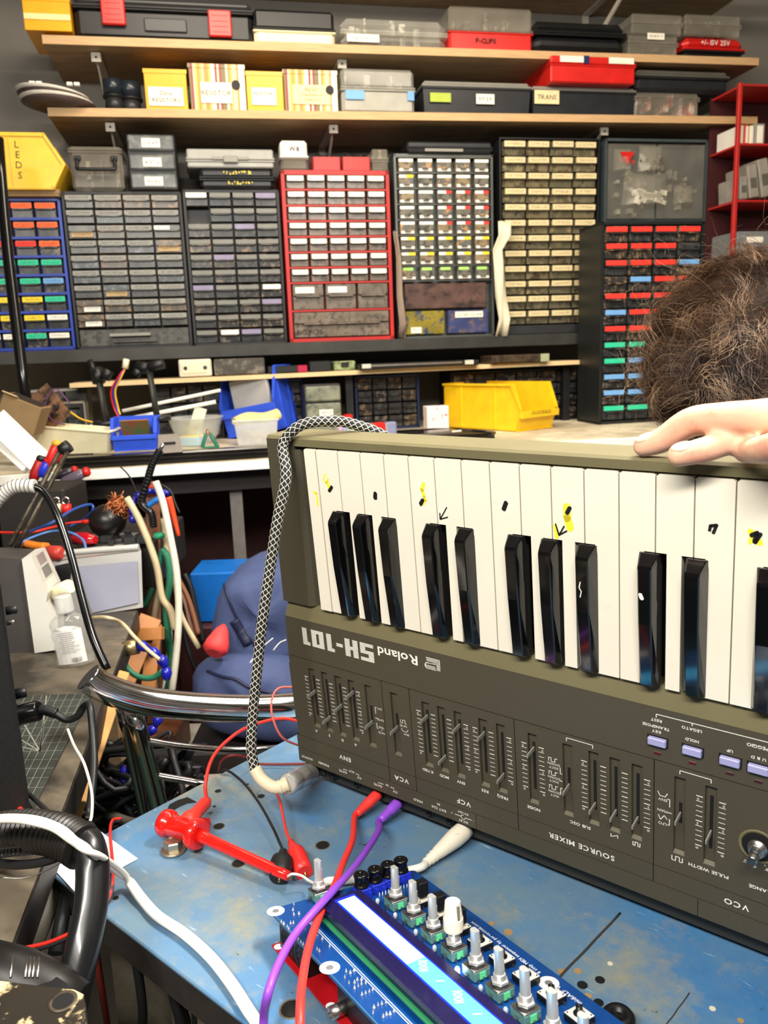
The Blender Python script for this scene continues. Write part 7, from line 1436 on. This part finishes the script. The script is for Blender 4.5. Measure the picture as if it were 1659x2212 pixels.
t = thing('screwdriver', 'darker screwdriver behind the smoky one, small red end cap', 'screwdriver', M=Matrix.Translation(dep(130, 1030, 1.54))); MB().lath(dep(118, 1032, 1.54), dep(158, 1016, 1.54), [(.004, 0), (.008, .3), (.008, 1)], 12).build('handle', mat('dark_plum', '2c2632', .3), t, world=True); MB().lath(dep(157, 1016, 1.54), dep(167, 1013, 1.54), [(.007, 0), (.0075, .6), (.005, 1)], 12).build('end_cap', redp, t, world=True)
for k, (a, b, m, tipm, lb) in enumerate((((104, 1010), (126, 952), redp, mat('amber', 'e0a02a', .4), 'red tool handle with an amber end, leaning at the left'), ((122, 1000), (144, 958), mat('deep_red', 'a01c1c', .4), blackp, 'red tool handle with a black end beside the amber-ended one'), ((70, 1040), (92, 985), mat('deep_red', 'a01c1c', .4), blackp, 'dark red plier handle nearest the white slabs'), ((88, 1030), (108, 992), mat('royal_handle', '2232b8', .35), redp, 'blue plier handle with a red end'))):
    t = thing('pliers', lb, 'pliers', M=Matrix.Translation(dep(*a, 1.42))); MB().lath(dep(*a, 1.42), dep(*b, 1.42), [(.007, 0), (.010, .3), (.009, .75), (.008, .8)], 12).build('grip', m, t, world=True); a3, b3 = dep(*a, 1.42), dep(*b, 1.42); MB().lath(a3.lerp(b3, .8), b3, [(.0085, 0), (.009, .6), (.006, 1)], 12).build('grip_end', tipm, t, world=True)
t = thing('tool_stand', 'dark tool tray under the leaning handles at the left', 'tray', M=Matrix.Translation(dep(90, 1060, 1.42))); p = dep(90, 1052, 1.42); MB().box(p.x - .07, p.x + .05, p.y - .03, p.y + .08, 0, p.z, .004).build('tray_body', mat('dark_case', '24201d', .6), t, world=True)
# ---------------------------------------------------------------- the person behind the synthesizer
def spy(px, py, yp):
    r = ray(px, py); n = SA.col[1]; c0 = SO + n * (yp * .001); return CP + r * ((c0 - CP).dot(n) / r.dot(n))
def remeshed(q, voxel, smooth_it=6):
    me = bpy.data.meshes.new('tmp'); me.from_pydata([tuple(v) for v in q.v], [], q.f); o = bpy.data.objects.new('tmp', me); COL.objects.link(o)
    m = o.modifiers.new('r', 'REMESH'); m.mode = 'VOXEL'; m.voxel_size = voxel; s = o.modifiers.new('s', 'SMOOTH'); s.iterations = smooth_it; s.factor = .6
    dg = bpy.context.evaluated_depsgraph_get(); e = bpy.data.meshes.new_from_object(o.evaluated_get(dg)); vs = [v.co.copy() for v in e.vertices]; fs = [tuple(p.vertices) for p in e.polygons]
    bpy.data.objects.remove(o); bpy.data.meshes.remove(me); bpy.data.meshes.remove(e); return vs, fs
def chain(q, pts, rs, n=14, sub=5):
    P = spline(pts, sub); k = len(P) - 1; m = len(rs) - 1
    def r(u): x = u * m; i = min(int(x), m - 1); return rs[i] + (rs[i + 1] - rs[i]) * (x - i)
    q.tube(P, r, n=n, sub=1); q.sphere(P[0], rs[0], nu=14, nv=9); q.sphere(P[-1], rs[-1], nu=14, nv=9)
skin = mat('skin', 'e2b093', .5, var=.06, scale=60, col2='d3907a', sc2=38, th=.60, soft=.1, bump=.25); skin.node_tree.nodes['Principled BSDF'].inputs['Subsurface Weight'].default_value = .15; skin.node_tree.nodes['Principled BSDF'].inputs['Subsurface Radius'].default_value = (.01, .004, .002)
hd = dep(1618, 812, .98)
per = thing('person', 'person with bushy brown hair bowing behind the synthesizer, one hand on its top edge', 'person', M=Matrix.Translation((.74, 1.18, 0)))
q = MB()
f1 = [spy(1391, 964, -15.5), spy(1432, 950, -20), spy(1492, 912, -31), spy(1560, 905, -34), spy(1640, 902, -36), spy(1725, 895, -38)]
f2 = [spy(1466, 984, -15.5), spy(1520, 972, -18.5), spy(1582, 950, -23), spy(1655, 930, -27), spy(1745, 915, -31)]
f3 = [spy(1612, 975, -15.5), spy(1655, 970, -22), spy(1715, 952, -29), spy(1800, 925, -36)]
f4 = [spy(1735, 985, -15.5), spy(1780, 968, -21), spy(1830, 945, -28), spy(1880, 925, -34)]
f3 = [p + (CP - p).normalized() * .008 for p in f3]
chain(q, f1, [.0066, .0078, .0088, .0096, .0102, .011]); chain(q, f2, [.0066, .0074, .0078, .0084, .0092]); chain(q, f3, [.0068, .0078, .0088, .010]); chain(q, f4, [.0056, .0068, .008, .009])
wr_ = f2[-1] + Vector((.13, .02, .012)); pc = (f1[-1] + f2[-1] + f3[-1]) / 3
for f in (f1, f2, f3, f4): chain(q, [f[-1], f[-1].lerp(wr_, .5), wr_], [.0098, .0135, .021])
chain(q, [wr_ + Vector((-.03, .02, -.01)), f1[-1] + Vector((.02, .05, -.03)), f1[-2] + Vector((.01, .06, -.05)), f1[-3] + Vector((.0, .062, -.055))], [.015, .0125, .010, .0078])  # thumb behind the case
elb = Vector((.70, .62, 1.20)); chain(q, [wr_, wr_.lerp(elb, .5) + Vector((0, 0, .01)), elb], [.024, .032, .040])
hv, hf = remeshed(q, .0017, 4)
q = MB(); shl = Vector((.80, 1.08, 1.16)); shr = Vector((.56, 1.16, 1.06)); nk = Vector((.66, 1.12, 1.20)); pel = Vector((.86, 1.42, .95))
cr = Vector((-.25, -.55, .8)).normalized()   # crown direction
fcd = Vector((-.05, -.62, -.78)); fcd = (fcd - cr * fcd.dot(cr)).normalized(); rt_ = cr.cross(fcd)
HM = Matrix(((rt_.x, fcd.x, cr.x, hd.x), (rt_.y, fcd.y, cr.y, hd.y), (rt_.z, fcd.z, cr.z, hd.z), (0, 0, 0, 1)))
hdm = MB().sphere((0, 0, .02), .082, 1, 1.15, 1.12, 28, 18); [q.add([HM @ v for v in hdm.v], hdm.f)]
fm_ = MB(); fm_.sphere((0, .045, -.05), .052, 1, .9, 1.15, 20, 14); fm_.sphere((0, .10, -.035), .012, .9, 1.3, 1.6); fm_.sphere((0, .096, -.075), .014, 1.6, .7, .5); [fm_.sphere((s * .078, .0, -.02), .02, .4, .8, 1.4) for s in (-1, 1)]; fm_.sphere((0, .07, -.095), .024, 1.1, .9, .8)
q.add([HM @ v for v in fm_.v], fm_.f)
chain(q, [HM @ Vector((0, -.03, -.05)), nk], [.055, .06]); chain(q, [elb, Vector((.80, .86, 1.12)), shl], [.040, .046, .055])
chain(q, [shr, Vector((.46, .95, .94)), Vector((.42, .80, 1.02))], [.055, .045, .032]); chain(q, [Vector((.42, .80, 1.02)), Vector((.41, .76, 1.05)), Vector((.40, .73, 1.08))], [.026, .026, .014])
for k in range(4): b_ = Vector((.40 + .006 * k, .745, 1.075 + .012 * k)); chain(q, [b_, b_ + Vector((-.012, -.035, .012)), b_ + Vector((-.018, -.062, .004))], [.009, .008, .0065])
chain(q, [nk, (nk + pel) / 2, pel], [.09, .14, .15]); chain(q, [shr, nk, shl], [.06, .07, .06])
for s in (-1, 1): chain(q, [pel + Vector((s * .08, 0, 0)), Vector((.86 + s * .1, 1.36, .5)), Vector((.86 + s * .1, 1.40, .09))], [.085, .06, .045]); chain(q, [Vector((.86 + s * .1, 1.42, .045)), Vector((.86 + s * .1, 1.26, .035))], [.045, .035])
bv, bf = remeshed(q, .008, 3)
q = MB(); q.add(hv, hf, True); q.add(bv, bf, True); q.build('body', skin, per, world=True)
for f, sz in ((f1, 1.0), (f2, 1.0), (f3, .95)):
    d = (f[1] - f[0]).normalized(); upv = -SA.col[1]; upv = (upv + (CP - f[0]).normalized() * .25); upv = (upv - d * upv.dot(d)).normalized(); s = d.cross(upv); c = f[0] + d * .003 + upv * .0049
    NM = Matrix(((s.x, d.x, upv.x, c.x), (s.y, d.y, upv.y, c.y), (s.z, d.z, upv.z, c.z), (0, 0, 0, 1))); n_ = MB().sphere((0, 0, 0), 1, .0052 * sz, .0066 * sz, .0022, 18, 10); n_.v = [NM @ v for v in n_.v]; n_.build('fingernail', mat('nail', 'ecc4ae', .25, coat=.4), per, world=True)
q = MB(); chain(q, [nk + Vector((0, .02, -.03)), (nk + pel) / 2, pel + Vector((0, 0, .02))], [.10, .152, .16]); chain(q, [shr, nk + Vector((0, .03, -.03)), shl], [.068, .08, .068]); chain(q, [shl, Vector((.80, .92, 1.13))], [.066, .060]); chain(q, [shr, Vector((.50, 1.02, .98))], [.066, .058])
v_, f_ = remeshed(q, .009, 3); MB().add(v_, f_, True).build('shirt', mat('dark_shirt', '23252b', .85), per, world=True)
q = MB(); chain(q, [pel + Vector((0, 0, .04)), pel], [.157, .16])
for s in (-1, 1): chain(q, [pel + Vector((s * .08, 0, 0)), Vector((.86 + s * .1, 1.36, .5)), Vector((.86 + s * .1, 1.40, .12))], [.098, .074, .062])
v_, f_ = remeshed(q, .009, 3); MB().add(v_, f_, True).build('trousers', mat('dark_denim', '1f2a3c', .85), per, world=True)
# hair: a dark undercoat plus clumps of curved strands
def hair_mat(name, a, b):
    m = mat(name, a, .5, var=.45, scale=45, col2=b, sc2=22, th=.52, soft=.12); m.node_tree.nodes['Principled BSDF'].inputs['Specular IOR Level'].default_value = .35; return m
HR = random.Random(3)
uc = MB().sphere((0, -.005, .022), .098, 1.02, 1.16, 1.08, 36, 24)
vv = []
for v in uc.v:
    k = 1 + .03 * sin(v.x * 90 + v.z * 60) * sin(v.y * 80); vv.append(HM @ Vector((v.x * k, v.y * k, v.z * k)))
keep = [f for f in uc.f if not all((uc.v[i].y > .07 and uc.v[i].z < -.01) for i in f)]
MB().add(vv, keep, True).build('hair_undercoat', mat('hair_under', '120c09', 1.0, var=.3), per, world=True)
camr = CP
pn = HM.to_3x3().transposed() @ (ray(1670, 610).cross(ray(1480, 890))).normalized(); pc0 = pn.dot(HM.inverted() @ CP)
def rootdir():
    while True:
        d = Vector((HR.gauss(0, 1), HR.gauss(0, 1), HR.gauss(0, 1))).normalized()
        if not (d.y > .5 and d.z < -.05) and not (d.z < -.7): return d
def rootpos(d, r0): return Vector((d.x * r0 * 1.02, d.y * r0 * 1.14 - .005, d.z * r0 * 1.08 + .022))
def strands(ng, per_g, m, name, r0, lmin, lmax, wd, curl, lift, band=None):
    q = MB(); vs = q.v; fs = q.f; sn = 10
    for _ in range(ng):
        while True:
            d = rootdir(); lp = rootpos(d, r0)
            if band is None or abs(pn.dot(lp) - pc0) < band: break
        p0 = HM @ lp; nrm = (p0 - HM @ Vector((0, 0, .02))).normalized()
        sidev = 1 if (pn.dot(lp) - pc0) > 0 else -1
        away = HM.to_3x3() @ (pn * sidev); down = Vector((0, 0, -1)); sw_ = nrm.cross(Vector((HR.gauss(0, 1), HR.gauss(0, 1), HR.gauss(0, 1))))
        flow = away * .8 + down * .55 + sw_ * .75; flow = (flow - nrm * flow.dot(nrm)).normalized()
        L0 = HR.uniform(lmin, lmax); ph = HR.uniform(0, 6.28); fr = HR.uniform(.7, 1.5); cu0 = curl * HR.uniform(.5, 1.5); lf0 = lift * HR.uniform(.3, 1.4); ax_ = nrm.cross(flow).normalized()
        for _k in range(per_g):
            off = (ax_ * HR.gauss(0, .007) + flow * HR.gauss(0, .008)); p = p0 + off - nrm * .003; L = L0 * HR.uniform(.7, 1.2); cu_ = cu0 * HR.uniform(.8, 1.25); p2 = ph + HR.gauss(0, .35); lf = lf0 * HR.uniform(.7, 1.3); b = len(vs); w_ = wd * HR.uniform(.7, 1.25); cv = -off * HR.uniform(.2, .8)
            for i in range(sn + 1):
                t_ = i / sn; pos = p + cv * t_ + flow * (L * t_) + nrm * (lf * sin(t_ * 2.4)) - nrm * (L * t_ * t_ * .42) + (ax_ * sin(p2 + t_ * fr * 6.28) + nrm * cos(p2 + t_ * fr * 6.28) * .7) * cu_ * t_ ** .6
                side = flow.cross(camr - pos).normalized() * w_ * (1 - .75 * t_) + ax_ * w_ * .3
                vs.append(pos - side); vs.append(pos + side)
            for i in range(sn): fs.append((b + 2 * i, b + 2 * i + 1, b + 2 * i + 3, b + 2 * i + 2))
    q.sm = [True] * len(fs); o = q.build(name, m, per, world=True); o['kind'] = 'stuff'; return o
strands(780, 15, hair_mat('hair_brown', '2c1e14', '4a3424'), 'hair', .101, .04, .085, .00030, .010, .016)
strands(150, 14, hair_mat('hair_mid', '5e4633', '7c624a'), 'hair', .106, .035, .08, .00024, .012, .022)
strands(60, 14, hair_mat('hair_light', '8a6f55', 'ac9176'), 'hair', .108, .03, .06, .00020, .010, .020, band=.016)
strands(240, 1, hair_mat('hair_fly', 'a98d72', '8a6d54'), 'hair', .110, .05, .11, .00013, .020, .045)
